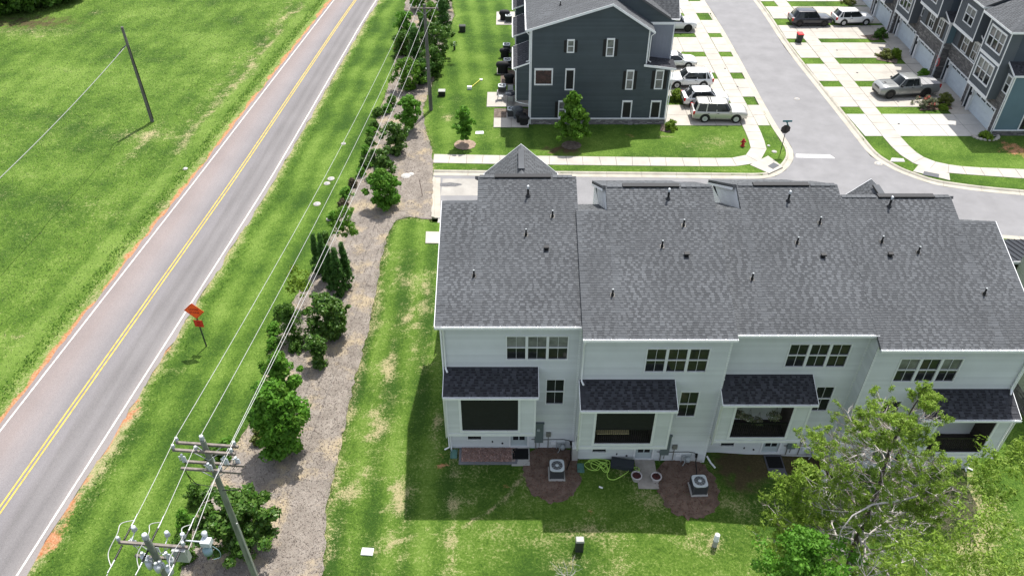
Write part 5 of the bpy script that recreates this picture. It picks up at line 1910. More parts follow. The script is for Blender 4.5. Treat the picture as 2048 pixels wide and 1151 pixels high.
for i, (u, v, h, w, m) in enumerate(sh):
    near = 'at left edge of bed'
    lbl = 'low %s shrub %s, %s of %d from the far end' % ({id(L_dark): 'dark green', id(L_mid): 'mid-green', id(L_brown): 'brownish', id(L_olive): 'olive'}[id(m)], near,
          ['first', 'second', 'third', 'fourth', 'fifth', 'sixth', 'seventh', 'eighth', 'ninth', 'tenth', 'eleventh', 'twelfth', 'thirteenth', 'fourteenth', 'fifteenth', 'sixteenth', 'seventeenth', 'eighteenth', 'nineteenth', 'twentieth', '21st', '22nd', '23rd', '24th', '25th', '26th', '27th', '28th', '29th'][i], len(sh))
    plant('shrub', lbl.replace('the left edge of the long mulch bed', 'left edge of bed'), 'shrub', at(u, v), 'mound', h * .85, w * .74, m, 100 + i, .05, 24, 60, .08, .2, 0, group=GS_)
# shrubs by the houses
P4 = [((1350, 200), 'mound', 1.1, .8, L_yel, 'yellow-green bush between the silver hatchback and the dark house'), ((1341, 258), 'mound', .8, .6, L_yel, 'yellow-green bush at the near corner of the dark green house'),
      ((1760, 76), 'mound', 1.1, .75, L_dark, 'rounded dark bush near the white car at the garage row'), ((1716, 46), 'mound', .9, .8, L_dark, 'dark bush behind the white car at the garage row'),
      ((1770, 116), 'mound', .9, .85, L_olive, 'wide olive bush, left of the pair between two driveways'), ((1789, 115), 'mound', .95, .6, L_yel, 'yellow-green bush, right of the pair between two driveways'),
      ((1843, 158), 'mound', 1.0, .8, L_mid, 'round bush behind the pickup bed by the stone pier'), ((1887, 208), 'mound', 1.0, 1.0, L_olive, 'large clipped olive bush beside the pickup'),
      ((1853, 214), 'mound', .9, 1.2, L_var, 'pale rose bush with pinkish flowers beside the pickup'), ((1885, 217), 'mound', .35, .4, L_yel, 'small yellow-green plant in front of the clipped olive bush'),
      ((1970, 276), 'mound', .5, .6, L_yel, 'low plant in the stone-edged bed at the near garage corner'), ((1695, 5), 'mound', .6, 1.1, L_olive, 'olive bush at the top edge by the driveway'), ((2050, 262), 'round', 3.6, 1.3, L_mid, 'leafy tree cut off by the right edge near the blue wall')]
for i, (p, shp, h, w, m, lb) in enumerate(P4):
    plant('shrub' if h < 2 else 'tree', lb, 'bush' if h < 2 else 'tree', at(*p), shp, h, w, m, 200 + i, .02, 34, 80, .075, .24 if h < 2 else .4, 0 if h < 2 else .07, m2=L_red if 'rose' in lb else None)
# mulch rings and small beds
def disc_bed(name, label, c, rx, ry, m, z=.05, n=64, seed=1, terrain=False):
    r_ = random.Random(seed)
    pts = [Vector((c[0] + rx * math.cos(6.283 * k / n) * r_.uniform(.92, 1.06), c[1] + ry * math.sin(6.283 * k / n) * r_.uniform(.92, 1.06), 0)) for k in range(n)]
    flat_poly(pts, (lambda x, y: land(x, y) + z) if terrain else z, name, m, kind='structure', label=label)
    return pts
M_red_mulch = mat('reddish_mulch', (.105, .070, .054), .95, .0, 2.0, .03, 24, col2=(.20, .14, .11), detail=7)
M_dk_mulch = mat('dark_mulch', (.085, .062, .05), .95, .0, 3.0, .03, 24, col2=(.20, .16, .13), detail=7)
M_edge = mat('tan_mulch', (.36, .27, .20), .95, .0, 3.0, .03, 24, col2=(.22, .16, .12), detail=7)
c = at(930, 289)
disc_bed('mulch_ring', 'round brown mulch ring under the small oval tree', (c[0], c[1] - .05), 1.0, .95, M_edge, .04)
disc_bed('mulch_ring', 'dark mulch patch under the bright tree by the dark house', at(1143, 291), .9, .8, M_dk_mulch, .04, seed=2)
ringp = []
for (u, v, rx, ry, lb, sd) in ((1105, 948, 1.62, 2.0, 'reddish mulch circle around the left cooling unit', 3), (1375, 975, 1.75, 2.15, 'reddish mulch circle around the right cooling unit', 4)):
    c = GL(u, v)
    c.y = {1105: 27.3, 1375: 26.5}[u]
    pts = disc_bed('mulch_ring', lb, (c.x, c.y), rx, ry, M_red_mulch, .035, seed=sd, terrain=True)
    chips('mulch_chips', pts, 1600, mat('red_chip', (.16, .09, .065), .95, island=.5, islandcol=(.09, .045, .03)), 'bark chips on the ' + lb, .04, (.04, .10), sd, zf=lambda x, y: -0.75 * ss(5, 19, x))
pts = [GL(1500, 905), GL(1660, 915), GL(1650, 960), GL(1600, 950), GL(1540, 930), GL(1500, 925)]
for p_, q_, lb in (([(1793, 128), (1800, 107), (1760, 104), (1752, 120)], M_dk_mulch, 'dark mulch bed under the pair of olive bushes'), ([(1838, 222), (1905, 219), (1895, 206), (1850, 205)], M_red_mulch, 'reddish mulch bed beside the pickup'),
                   ([(1745, 82), (1772, 78), (1768, 68), (1720, 72)], M_dk_mulch, 'dark mulch bed by the white car'), ([(1825, 168), (1862, 165), (1856, 157), (1826, 159)], M_dk_mulch, 'dark mulch bed behind the pickup'), ([(1322, 245), (1352, 258), (1336, 266), (1320, 262)], M_dk_mulch, 'dark mulch by the corner of the dark house')):
    P_ = [Vector((a.x, a.y, 0)) for a in px(p_)]
    flat_poly(P_, .045, 'mulch_bed', q_, kind='structure', label=lb)
# ring of pale edging stones round the corner bed
c = GL(1970, 272)
rt = empty('stone_edging', (c.x, c.y, 0), 0, 'curved pale stone edging round the bed at the near garage corner', 'edging')
for k in range(11):
    a = math.pi * (1.0 + k / 10)
    b = MB()
    p = Vector((c.x + 1.15 * math.cos(a), c.y + .8 * math.sin(a), 0))
    b.lathe((p.x, p.y, 0), [(.17, 0), (.18, .08), (.12, .14), (.02, .15)], 8)
    b.build('stone', M_conc, rt)

# ---- woods at the top left corner
for i, (u, v, h, w, lb) in enumerate(((10, 22, 6, 3.6, 'dark tree at the very left of the top-left wood edge'), (62, 16, 6.5, 3.6, 'dark tree second from the left at the wood edge'), (112, 4, 6, 3.0, 'dark tree third from the left at the wood edge'), (185, -38, 7, 3.6, 'dark tree at the right end of the top-left wood edge'), (-30, 18, 6, 3.5, 'dark tree cut off by the left edge at the wood'), (490, -70, 7, 3.8, 'tree beyond the top edge that shades the field near the road'))):
    c = G(u, v)
    plant('tree', lb, 'tree', (c.x, c.y, 0), 'round', h, w, L_dark, 300 + i, .1, 90, 110, .24, .9, .25, group='trees at the edge of the far wood')
# ---- foreground trees at the lower right
def pine():
    r = np.random.default_rng(77)
    rr = random.Random(77)
    Yb = 19.2
    bx = G(1800, 1230, -0.5)
    tp = WY(1832, 800, 19.4)
    base = Vector((tp.x * 1.02 + .1, 18.9, -.6))
    tp = WY(1830, 792, 19.6)
    root = empty('pine_tree', tuple(base), 0, 'tall pine with bare grey twigs and light needle tufts before the fourth pale house', 'pine tree')
    H_ = tp.z - base.z
    def tr(t):
        p = base.lerp(tp, t)
        return p + Vector((.35 * math.sin(t * 5.2) * (1 - t) + .12 * math.sin(t * 13), .2 * math.sin(t * 4), 0))
    mb = MB()
    T = [tr(t) for t in np.linspace(0, 1, 22)]
    mb.tube(T, [.17 * (1 - t) + .022 for t in np.linspace(0, 1, 22)], 9)
    mb.build('trunk', mat('pine_bark', (.075, .06, .052), .95, .3, 8, .01, 20), root)
    tufts_, thin, bare = [], MB(), MB()
    nb = 74
    for i in range(nb):
        t = .26 + .72 * (i / nb) ** 1.05
        if t > .985: t = .985
        st = tr(t)
        a = i * 2.399 + rr.uniform(-.4, .4)
        L = (1 - t) ** .62 * (5.2 if math.cos(a) > 0 else 4.6) * rr.uniform(.62, 1.15) + .45
        if t > .84: L = rr.uniform(.5, 1.25)
        if t > .84 and i % 3 == 0: continue
        rise = rr.uniform(-.08, .28) + (.3 if t > .85 else 0)
        d = Vector((math.cos(a), math.sin(a), rise))
        pts = [st]
        cur = st.copy()
        dd = d.copy()
        nseg = 7
        for k in range(nseg):
            dd = (dd + Vector((rr.uniform(-.28, .28), rr.uniform(-.28, .28), rr.uniform(-.12, .14)))).normalized()
            cur = cur + dd * (L / nseg)
            pts.append(cur.copy())
        r0 = .018 + .055 * (1 - t)
        isbare = rr.random() < .38
        (bare if (isbare or rr.random() < .35) else thin).tube(pts, [r0 * (1 - .8 * k / nseg) for k in range(nseg + 1)], 5)
        # side twigs
        for k in range(2, nseg + 1):
            for s in range(4 if not isbare else 5):
                ta = rr.uniform(.35, 1.25) * rr.choice((-1, 1))
                dv = (pts[k] - pts[k - 1]).normalized()
                side = Vector((dv.x * math.cos(ta) - dv.y * math.sin(ta), dv.x * math.sin(ta) + dv.y * math.cos(ta), dv.z + rr.uniform(-.15, .5))).normalized()
                l2 = rr.uniform(.35, 1.15) * (1.15 - .5 * k / nseg) * (.7 if t > .85 else 1)
                m1 = pts[k] + side * l2 * .5 + Vector((0, 0, rr.uniform(-.05, .08)))
                e = pts[k] + side * l2 + Vector((rr.uniform(-.1, .1), rr.uniform(-.1, .1), rr.uniform(-.05, .15)))
                (bare if rr.random() < .5 else thin).tube([pts[k], m1, e], [.012, .009, .005], 4, cap=False)
                if not isbare or rr.random() < .15:
                    tufts_ += [e, m1.lerp(e, .6)][:1 if rr.random() < .7 else 2]
                    if rr.random() < .8:
                        e2 = e + Vector((rr.uniform(-.28, .28), rr.uniform(-.28, .28), rr.uniform(-.05, .2)))
                        thin.tube([m1, e2], [.007, .004], 3, cap=False)
                        tufts_ += [e2, e2.lerp(e, .5)]
        if not isbare: tufts_.append(pts[-1])
    q0 = WY(1862, 985, 18.6)
    bare.tube([q0, WY(1800, 1000, 18.0), WY(1745, 1008, 17.6), WY(1705, 1030, 17.3), WY(1682, 1060, 17.1), WY(1676, 1085, 17.0)], [.05, .045, .035, .03, .02, .01], 6)
    thin.build('branches', mat('pine_branch', (.17, .14, .125), .9, .3, 6), root)
    bare.build('bare_twigs', mat('dead_twig', (.44, .41, .39), .9, .25, 6), root)
    C_ = np.array([tuple(p - base) for p in tufts_])
    V_ = leaves_at(C_, .115, 20, .07, r, aspect=.26, up=.2, squash=.8, fill=.1)
    np_mesh('crown', V_, np.arange(len(V_)).reshape(-1, 4), L_pine, parent=root)
    return root
pine()
def low_tree(lb, u, v, Yd, h, w, m, seed, nclump, per, leaf=.1, clump=.4, shape='round', trunk=.08, name='tree', **kw):
    """tree whose crown top is seen at (u, v) at distance Yd and whose foot stands on the ground below the frame"""
    p = WY(u, v, Yd)
    z = land(p.x, p.y)
    hh = p.z - z
    return plant(name, lb, 'tree', (p.x, p.y, z), shape, h, w, m, seed, hh - h, nclump, per, leaf, clump, trunk, **kw)
low_tree('bright green young pine left of the tall pine, its tips reaching over the mulch', 1622, 940, 20.6, 4.6, 1.25, L_pine, 401, 90, 65, .10, .34, aspect=.3, name='pine_tree')
low_tree('second bright young pine at the lower left of the tall pine', 1598, 1095, 18.2, 3.0, 1.0, L_pine, 402, 60, 70, .09, .36, aspect=.4, name='pine_tree')
low_tree('dark leafy broadleaf tree at the bottom edge below the tall pine', 1635, 1085, 16.6, 4.2, 1.7, L_mid, 403, 100, 110, .08, .38)
low_tree('bright green pine crown at the bottom edge right of the tall pine trunk', 1850, 1085, 15.6, 3.0, 1.7, L_pine, 404, 45, 60, .09, .40, aspect=.3, name='pine_tree')
low_tree('bright green pine crown at the lower right corner', 2010, 1040, 16.4, 3.6, 1.8, L_pine, 405, 55, 60, .09, .42, aspect=.3, name='pine_tree')
low_tree('bright green tree cut off by the right edge level with the tall pine', 2050, 880, 21.5, 4.0, 1.5, L_pine, 406, 45, 60, .10, .4, aspect=.3, name='pine_tree')
# leafless sapling at the bottom edge
def bare_sapling(lb, u, v, Yd, h, seed, spread=.8):
    r_ = random.Random(seed)
    p = WY(u, v, Yd)
    z = land(p.x, p.y)
    root = empty('bare_tree', (p.x, p.y, z), 0, lb, 'bare tree')
    mb = MB()
    top = p
    base = Vector((p.x - .2, p.y, z))
    fork = base.lerp(top, .85)
    mb.tube([base, base.lerp(top, .4) + Vector((.1, 0, 0)), fork], [.05, .035, .02], 6)
    for k in range(6):
        e = fork + Vector((r_.uniform(-1, 1) * spread, r_.uniform(-.5, .5) * spread, r_.uniform(.4, 1.4)))
        m_ = fork.lerp(e, .5) + Vector((r_.uniform(-.12, .12), 0, 0))
        mb.tube([fork, m_, e], [.018, .012, .006], 5)
        for q in range(3):
            s = m_.lerp(e, r_.uniform(0, .8))
            mb.tube([s, s + Vector((r_.uniform(-.35, .35), r_.uniform(-.3, .3), r_.uniform(.1, .45)))], [.007, .004], 4)
    mb.build('trunk', mat('dead_twig', (.36, .33, .31), .9, .25, 6), root)
bare_sapling('leafless pale sapling reaching up from the bottom edge by the drain box', 1140, 1128, 17.5, 9, 5, .55)
bare_sapling('leafless pale branches at the bottom edge left of the dark broadleaf tree', 1760, 1105, 15.8, 9, 6, 1.1)
# ------------------------------------------------------------------ vehicles
def paint(name, col, metal=.0, rough=.35):
    return mat(name, col, rough, metal=metal, coat=.8, spec=.5)
P_white = paint('car_white', (.74, .75, .76))
P_gold = paint('car_champagne', (.46, .45, .42), .35)
P_silver = paint('car_silver', (.60, .62, .64), .3)
P_black = paint('car_black_blue', (.018, .020, .030), .3)
P_grey = paint('truck_grey', (.24, .25, .25), .35)
M_cglass = mat('car_glass', (.012, .016, .018), .04, spec=.5)
M_clad = mat('black_cladding', (.016, .016, .017), .6)
M_rim = mat('alloy', (.50, .51, .52), .35, metal=.15)
M_rimd = mat('dark_alloy', (.03, .03, .032), .35, metal=.5)
M_tail = mat('tail_lamp_red', (.45, .012, .015), .2)
M_head = mat('head_lamp', (.55, .58, .60), .12, spec=.8)
M_chrome = mat('chrome', (.55, .56, .58), .15, metal=.9)
M_tonneau = mat('tonneau_grey', (.30, .30, .31), .55)

def vehicle(name, label, cat, loc, rz, pt, L=4.6, Wd=1.86, H=1.70, wb=2.70, fo=.92, hood=1.02, belt=1.05, xw0=.95, xr0=.35, xr1=-1.75, xw1=-2.15, rw=.36, kind='suv', rim=None, clad=True, rails=False, roofm=None, group=None, bars=()):
    """x forward. fo: front overhang; xw0/xr0: foot and head of the windscreen; xr1/xw1: roof end and foot of the rear glass"""
    root = empty(name, (0, 0, 0), 0, label, cat, group)
    hw = Wd / 2
    xf, xr = L / 2, -L / 2
    ax_f = xf - fo
    ax_r = ax_f - wb
    # ---- body shell
    st = []
    n = 26
    for i in range(n + 1):
        t = i / n
        x = xr + L * t
        e_f = max(0, (x - (xf - .75)) / .75)
        e_r = max(0, ((xr + .5) - x) / .5)
        w = hw * (1 - .17 * e_f ** 2.2 - .09 * e_r ** 2)
        if x > xw0: zt = hood + (belt - hood) * max(0, 1 - (x - xw0) / .35) - .20 * e_f ** 2.2
        else: zt = belt
        if x < xw1 + .1 and kind == 'sedan': zt = belt - .02 - .10 * e_r
        if kind == 'pickup' and x < xw1: zt = belt + .0
        zb = .26 + .12 * e_f + .10 * e_r ** 1.5
        st.append((x, w, zt, zb))
    st[-1] = (st[-1][0], st[-1][1] * .98, st[-1][2] - .05, st[-1][3] + .04)
    rows = []
    for (x, w, zt, zb) in st:
        s = [(w * .80, zb), (w * .95, zb + .10), (w * .99, zb + .28), (w, zb + (zt - zb) * .55), (w * .985, zt - .13), (w * .93, zt - .04), (w * .80, zt), (w * .35, zt + .025), (0, zt + .03)]
        rows.append([Vector((x, -y, z)) for y, z in s] + [Vector((x, y, z)) for y, z in reversed(s[:-1])])
    mb = MB()
    mb.grid(rows, close=True, smooth=True)
    mb.face(*rows[0])
    mb.face(*rows[-1])
    mb.build('body', pt, root)
    # ---- cabin
    zr = H - .07
    wb_, wr_ = hw * .93, hw * .74
    xr1_, xw1_ = xr1, xw1
    g = MB()
    def cab(t):
        """cross ring at height fraction t"""
        z = belt - .05 + (zr - belt + .05) * t
        xa = xw0 + (xr0 - xw0) * t
        xb = xw1_ + (xr1_ - xw1_) * t
        w = wb_ + (wr_ - wb_) * t ** 1.15
        N_ = 8
        pts = []
        for k in range(N_ + 1):
            q = k / N_
            pts.append(Vector((xb + (xa - xb) * q, -w * (1 - .05 * abs(2 * q - 1) ** 3), z)))
        pts.append(Vector((xa + .07, 0, z)))
        for k in range(N_ + 1):
            q = 1 - k / N_
            pts.append(Vector((xb + (xa - xb) * q, w * (1 - .05 * abs(2 * q - 1) ** 3), z)))
        pts.append(Vector((xb - .05, 0, z)))
        return pts
    g.grid([cab(t) for t in (0, .35, .7, 1)], close=True, smooth=True)
    g.build('windows', M_cglass, root)
    rf = MB()
    top = cab(1.0)
    ctr = Vector(((xr0 + xr1_) / 2, 0, zr))
    ring2 = [ctr + (p - ctr) * 1.0 + Z_ * .0 for p in top]
    ring1 = [ctr + (p - ctr) * 1.025 - Z_ * .035 for p in top]
    ring3 = [ctr + (p - ctr) * .93 + Z_ * .035 for p in top]
    ring4 = [ctr + (p - ctr) * .6 + Z_ * .062 for p in top]
    ring5 = [ctr + (p - ctr) * .05 + Z_ * .07 for p in top]
    rf.grid([ring1, ring2 if False else [p + Z_ * .01 for p in ring1], ring3, ring4, ring5], close=True, smooth=True)
    rf.face(*ring5)
    rf.build('roof', roofm or pt, root)
    for s in (-1, 1):
        def sp(x0, x1, w=.05, o=.006):
            a = Vector((x0, s * (wb_ + o), belt - .04))
            b = Vector((x1, s * (wr_ + o), zr - .01))
            pl = MB()
            pl.hexa([a + Vector((-w, 0, 0)), a + Vector((w, 0, 0)), a + Vector((w, -s * .04, 0)), a + Vector((-w, -s * .04, 0)), b + Vector((-w * .8, 0, 0)), b + Vector((w * .8, 0, 0)), b + Vector((w * .8, -s * .04, 0)), b + Vector((-w * .8, -s * .04, 0))])
            pl.build('pillar', pt, root)
        sp(xw0 - .02, xr0 - .02, .045, -.02)
        xm = (xr0 + xr1_) / 2
        if kind == 'suv':
            sp(xr0 - 1.0 + .05, xr0 - 1.0, .035)
            sp(xr0 - 1.0 - .92, xr0 - 1.0 - .85, .05)
            sp(xw1_ + .10, xr1_ + .08, .10, -.015)
        elif kind == 'sedan':
            sp(xr0 - .85, xr0 - .88, .035)
            sp(xw1_ + .25, xr1_ + .1, .09, -.01)
        else:
            sp(xr0 - .85, xr0 - .88, .04)
            sp(xw1_ + .06, xr1_ + .06, .08, -.01)
    # belt mouldings, door gaps, handles
    dg = MB()
    for s in (-1, 1):
        xs = [xw0 - .08, xr0 - .98, xr0 - 1.88 if kind != 'sedan' else xw1_ + .15]
        for x in xs:
            dg.box(x - .006, s * (hw * .985) - .012, .42, x + .006, s * (hw * .985) + .012, belt - .12)
        for x in xs[1:]:
            dg.box(x + .08, s * (hw * .995) - .014, belt - .20, x + .26, s * (hw * .995) + .014, belt - .16)
    dg.build('door_gaps', M_clad, root, kind='stuff')
    # ---- wheels, arches
    for x in (ax_f, ax_r):
        for s in (-1, 1):
            a = MB()
            R0 = rw * 1.20
            pr = [Vector((x + R0 * math.cos(q), s * (hw + .004), rw + .02 + R0 * math.sin(q))) for q in np.linspace(-.35, math.pi + .35, 18)]
            a.prism(pr, Vector((0, -s * .12, 0)))
            a.build('wheel_arch', M_clad, root)
            t_ = MB()
            o = s * (hw + .015)
            t_.lathe((x, 0, rw), [(rw * .62, o - s * .20), (rw * .95, o - s * .20), (rw, o - s * .16), (rw, o - s * .03), (rw * .93, o + s * .005), (rw * .66, o + s * .008), (rw * .64, o - s * .03)], 22, axis='y')
            w_ = t_.build('wheel', M_rubber, root)
            q_ = MB()
            q_.lathe((x, 0, rw), [(rw * .62, o - s * .008), (rw * .60, o - s * .006), (rw * .575, o - s * .04)], 20, axis='y')
            for k in range(5):
                an = k * 2 * math.pi / 5 + .3
                c_, s_ = math.cos(an), math.sin(an)
                p0 = Vector((x, o + s * .004, rw))
                dirv = Vector((c_, 0, s_))
                prp = Vector((-s_, 0, c_))
                q_.prism([p0 + prp * .06, p0 + dirv * rw * .6 + prp * .05, p0 + dirv * rw * .6 - prp * .05, p0 - prp * .06], Vector((0, -s * .03, 0)))
            q_.lathe((x, 0, rw), [(.07, o - s * .02), (.07, o - s * .002), (.02, o + s * .002)], 12, axis='y')
            q_.build('rim', rim or M_rim, w_)
    # ---- trim
    for s in (-1, 1):
        tr_ = MB()
        tr_.box(ax_r + rw * 1.1, s * (hw * .985) - .02, .24, ax_f - rw * 1.1, s * (hw * .985) + .02, .24 + (.14 if clad else .06))
        tr_.build('sill_trim', M_clad, root)
    tr_ = MB()
    tr_.box(xf - .12, -hw * .62, .30, xf + .012, hw * .62, .52)
    tr_.build('front_bumper', M_clad, root)
    tr_ = MB()
    tr_.box(xr - .012, -hw * .7, .34, xr + .1, hw * .7, .34 + (.2 if clad else .1))
    tr_.build('rear_bumper', M_clad, root)
    gr = MB()
    for k in range(4):
        gr.box(xf - .10, -hw * .42, hood - .40 + k * .055, xf + .006, hw * .42, hood - .37 + k * .055)
    gr.build('grille', M_clad, root)
    for s in (-1, 1):
        h_ = MB()
        h_.hexa([(xf - .42, s * hw * .90, hood - .32), (xf - .03, s * hw * .62, hood - .34), (xf - .03, s * hw * .50, hood - .34), (xf - .42, s * hw * .7, hood - .32), (xf - .46, s * hw * .89, hood - .17), (xf - .10, s * hw * .66, hood - .21), (xf - .10, s * hw * .50, hood - .21), (xf - .46, s * hw * .7, hood - .17)])
        h_.build('headlight', M_head, root)
        h_ = MB()
        zz0_, zz1_ = (belt - .35, belt - .02) if kind != 'sedan' else (belt - .3, belt - .12)
        h_.box(xr - .02, s * hw * .86 - .08, zz0_, xr + .16, s * hw * .86 + .08, zz1_)
        h_.build('tail_light', M_tail, root)
        h_ = MB()
        h_.hexa([(xw0 - .32, s * (hw * .96), belt - .02), (xw0 - .16, s * (hw * .96), belt - .02), (xw0 - .14, s * (hw + .17), belt + .0), (xw0 - .28, s * (hw + .17), belt + .0), (xw0 - .32, s * (hw * .96), belt + .12), (xw0 - .18, s * (hw * .96), belt + .12), (xw0 - .17, s * (hw + .17), belt + .15), (xw0 - .28, s * (hw + .17), belt + .15)])
        h_.build('mirror', M_clad if kind == 'pickup' else pt, root)
    pla = MB()
    pla.box(xr - .018, -.15, .62, xr + .02, .15, .77)
    pla.build('number_plate', M_white2, root)
    if rails:
        for s in (-1, 1):
            rl = MB()
            rl.tube([(xr1_ + .15, s * wr_ * .93, zr + .03), (xr1_ + .3, s * wr_ * .93, zr + .10), (xr0 - .25, s * wr_ * .93, zr + .10), (xr0 - .1, s * wr_ * .93, zr + .03)], .018, 6)
            rl.build('roof_rail', M_clad, root)
    for bx_ in bars:
        q = MB()
        q.box(bx_ - .025, -wr_ * .95, zr + .085, bx_ + .025, wr_ * .95, zr + .115)
        q.build('roof_bar', M_clad, root)
    if kind == 'pickup':
        q = MB()
        for k in range(3):
            a = xr + .08 + k * (xw1 - .1 - xr - .08) / 3
            b = a + (xw1 - .1 - xr - .08) / 3 - .035
            q.box(a, -hw * .90, belt + .03, b, hw * .90, belt + .065)
        q.build('tonneau_cover', M_tonneau, root)
        q = MB()
        q.hexa([(.95 + .55, -.42, hood + .02), (xf - .45, -.30, hood - .02), (xf - .45, .30, hood - .02), (.95 + .55, .42, hood + .02), (.95 + .6, -.36, hood + .055), (xf - .5, -.24, hood + .05), (xf - .5, .24, hood + .05), (.95 + .6, .36, hood + .055)])
        q.build('hood_scoop', pt, root)
        q = MB()
        q.box(xf - .86, -.13, hood + .045, xf - .66, .13, hood + .065)
        q.build('hood_badge', M_clad, root)
    root.location = loc
    root.rotation_euler = (0, 0, rz)
    return root
PI = math.pi
vehicle('suv', 'champagne large SUV nearest the hydrant, beside the dark green end house', 'SUV', (19.75, 68.85, .035), R(-2), P_gold, L=5.15, Wd=2.0, H=1.92, wb=2.95, fo=1.05, hood=1.16, belt=1.14, xw0=1.10, xr0=.55, xr1=-2.2, xw1=-2.45, rw=.41, clad=False, rails=True, bars=(-1.15, -.95))
vehicle('suv', 'silver-white crossover parked between the champagne SUV and the white SUV', 'car', (19.0, 71.9, .035), R(2), P_silver, L=4.5, Wd=1.85, H=1.66, wb=2.68, fo=.88, xr1=-1.35, xw1=-1.95, rw=.36)
vehicle('suv', 'white compact SUV parked nose in towards the dark green row', 'SUV', (18.2, 76.1, .035), R(180), P_white, L=4.6, H=1.69, rw=.37, rails=True)
vehicle('car', 'white sedan half hidden behind the dark end house', 'car', (17.4, 80.9, .035), R(-1), P_white, L=4.7, Wd=1.82, H=1.44, wb=2.75, fo=.92, hood=.88, belt=.92, xw0=1.0, xr0=.25, xr1=-1.05, xw1=-1.75, rw=.33, kind='sedan', clad=False)
vehicle('pickup_truck', 'white pickup half hidden behind the light grey bay of the dark row', 'pickup', (18.7, 91.0, .035), R(-1), P_white, L=5.6, Wd=2.0, H=1.92, wb=3.5, fo=1.0, hood=1.2, belt=1.2, xw0=1.35, xr0=.8, xr1=-.55, xw1=-.75, rw=.42, kind='pickup', rim=M_rimd)
vehicle('suv', 'black SUV parked across the driveway near the street', 'SUV', (35.35, 92.5, .035), R(180) + R(181), P_black, L=4.85, Wd=1.95, H=1.75, wb=2.95, fo=.95, rw=.39, rim=M_rimd, rails=True)
vehicle('suv', 'white SUV at the garage door beside the black SUV', 'SUV', (40.45, 92.8, .035), R(4), P_white, L=4.6, H=1.69, rw=.37, rails=True, roofm=P_white)
vehicle('pickup_truck', 'grey pickup with covered bed reversed up to the stone-banded garage', 'pickup', (39.6, 74.1, .035), R(187), P_grey, L=6.25, Wd=2.08, H=1.98, wb=3.75, fo=1.05, hood=1.28, belt=1.27, xw0=1.35, xr0=.75, xr1=-.75, xw1=-.95, rw=.46, kind='pickup', rim=M_rimd, clad=True)
# ------------------------------------------------------------------ power line
def catmull(P_, n=6):
    out = []
    for i in range(len(P_) - 1):
        p0, p1, p2, p3 = P_[max(i - 1, 0)], P_[i], P_[i + 1], P_[min(i + 2, len(P_) - 1)]
        for k in range(n):
            t = k / n
            out.append(.5 * ((2 * p1) + (p2 - p0) * t + (2 * p0 - 5 * p1 + 4 * p2 - p3) * t * t + (3 * p1 - p0 - 3 * p2 + p3) * t ** 3))
    out.append(P_[-1])
    return out
def insulator(mb, p, h=.2, r=.075):
    mb.lathe(p, [(.02, 0), (.03, h * .2), (r, h * .25), (r * .7, h * .4), (r * .95, h * .45), (r * .6, h * .62), (r * .8, h * .68), (r * .75, h * .95), (r * .4, h)], 12)
def crossarm(root, c, ax, L=2.5, ins=(), off=0.0, z=0.0, brace=True, polec=None):
    """c: arm centre on the pole axis, ax: unit direction, off: shift away from the pole along the line"""
    pn = Vector((-ax.y, ax.x, 0))
    cc = Vector(c) + pn * off
    F = Fr(cc, ax, Z_, pn)
    mb = MB()
    mb.fbox(F, -L / 2, -.055, -.045, L / 2, .055, .045)
    mb.build('crossarm', M_wood, root)
    for u in ins:
        q = MB()
        q.tube([F(u, .05, 0), F(u, .14, 0)], .014, 6)
        insulator(q, F(u, .12, 0))
        q.build('insulator', M_ins, root)
    if brace:
        for s in (-1, 1):
            q = MB()
            q.tube([F(s * .62, -.04, .05), F(0, -.62, -off * .5)], .02, 5)
            q.build('arm_brace', M_galv, root)
    return F
def span(a, b, sag, r, name, label, n=26, m=None, group=None):
    a, b = Vector(a), Vector(b)
    mb = MB()
    pts = []
    for i in range(n + 1):
        t = i / n
        p = a.lerp(b, t)
        p.z -= sag * 4 * t * (1 - t)
        pts.append(p)
    mb.tube(pts, r, 6)
    return mb.build(name, m or M_wire, label=label, cat='power line', group=group)
armax = Vector((1, -.085, 0)).normalized()
linedir = Vector((.085, 1, 0)).normalized()
# pole 1
p1 = Vector((-11.95, 19.75, 0))
T1 = Vector((-11.88, 19.62, 12.1))
r1 = empty('utility_pole', p1, 0, 'leaning utility pole with two double crossarms, the upper of the two near poles', 'utility pole', 'utility poles along the mulch bed')
mb = MB()
mb.tube([p1 - Z_ * .3, p1.lerp(T1, .5), T1], .17, 14, .105)
mb.build('shaft', M_poleg, r1)
mb = MB()
mb.tube([p1 + Vector((.15, -.08, 0)), p1.lerp(T1, .55) + Vector((.13, -.07, 0))], .035, 6)
mb.build('cable_guard', M_galv, r1)
A = T1 + Vector((-.0, 0, -.45))
FA1 = crossarm(r1, A, armax, 2.5, (-1.18, 1.12), .17)
FA2 = crossarm(r1, A + Z_ * -.02, armax, 2.5, (-1.18, 1.12, -.28), -.17)
B = T1 + Vector((.0, 0, -1.62))
FB1 = crossarm(r1, B, armax, 2.45, (), .17)
FB2 = crossarm(r1, B, armax, 2.45, (.42,), -.17)
q = MB()
q.tube([T1, T1 + Z_ * .1], .03, 6)
insulator(q, T1 + Z_ * .05, .25, .10)
q.build('insulator', M_ins, r1)
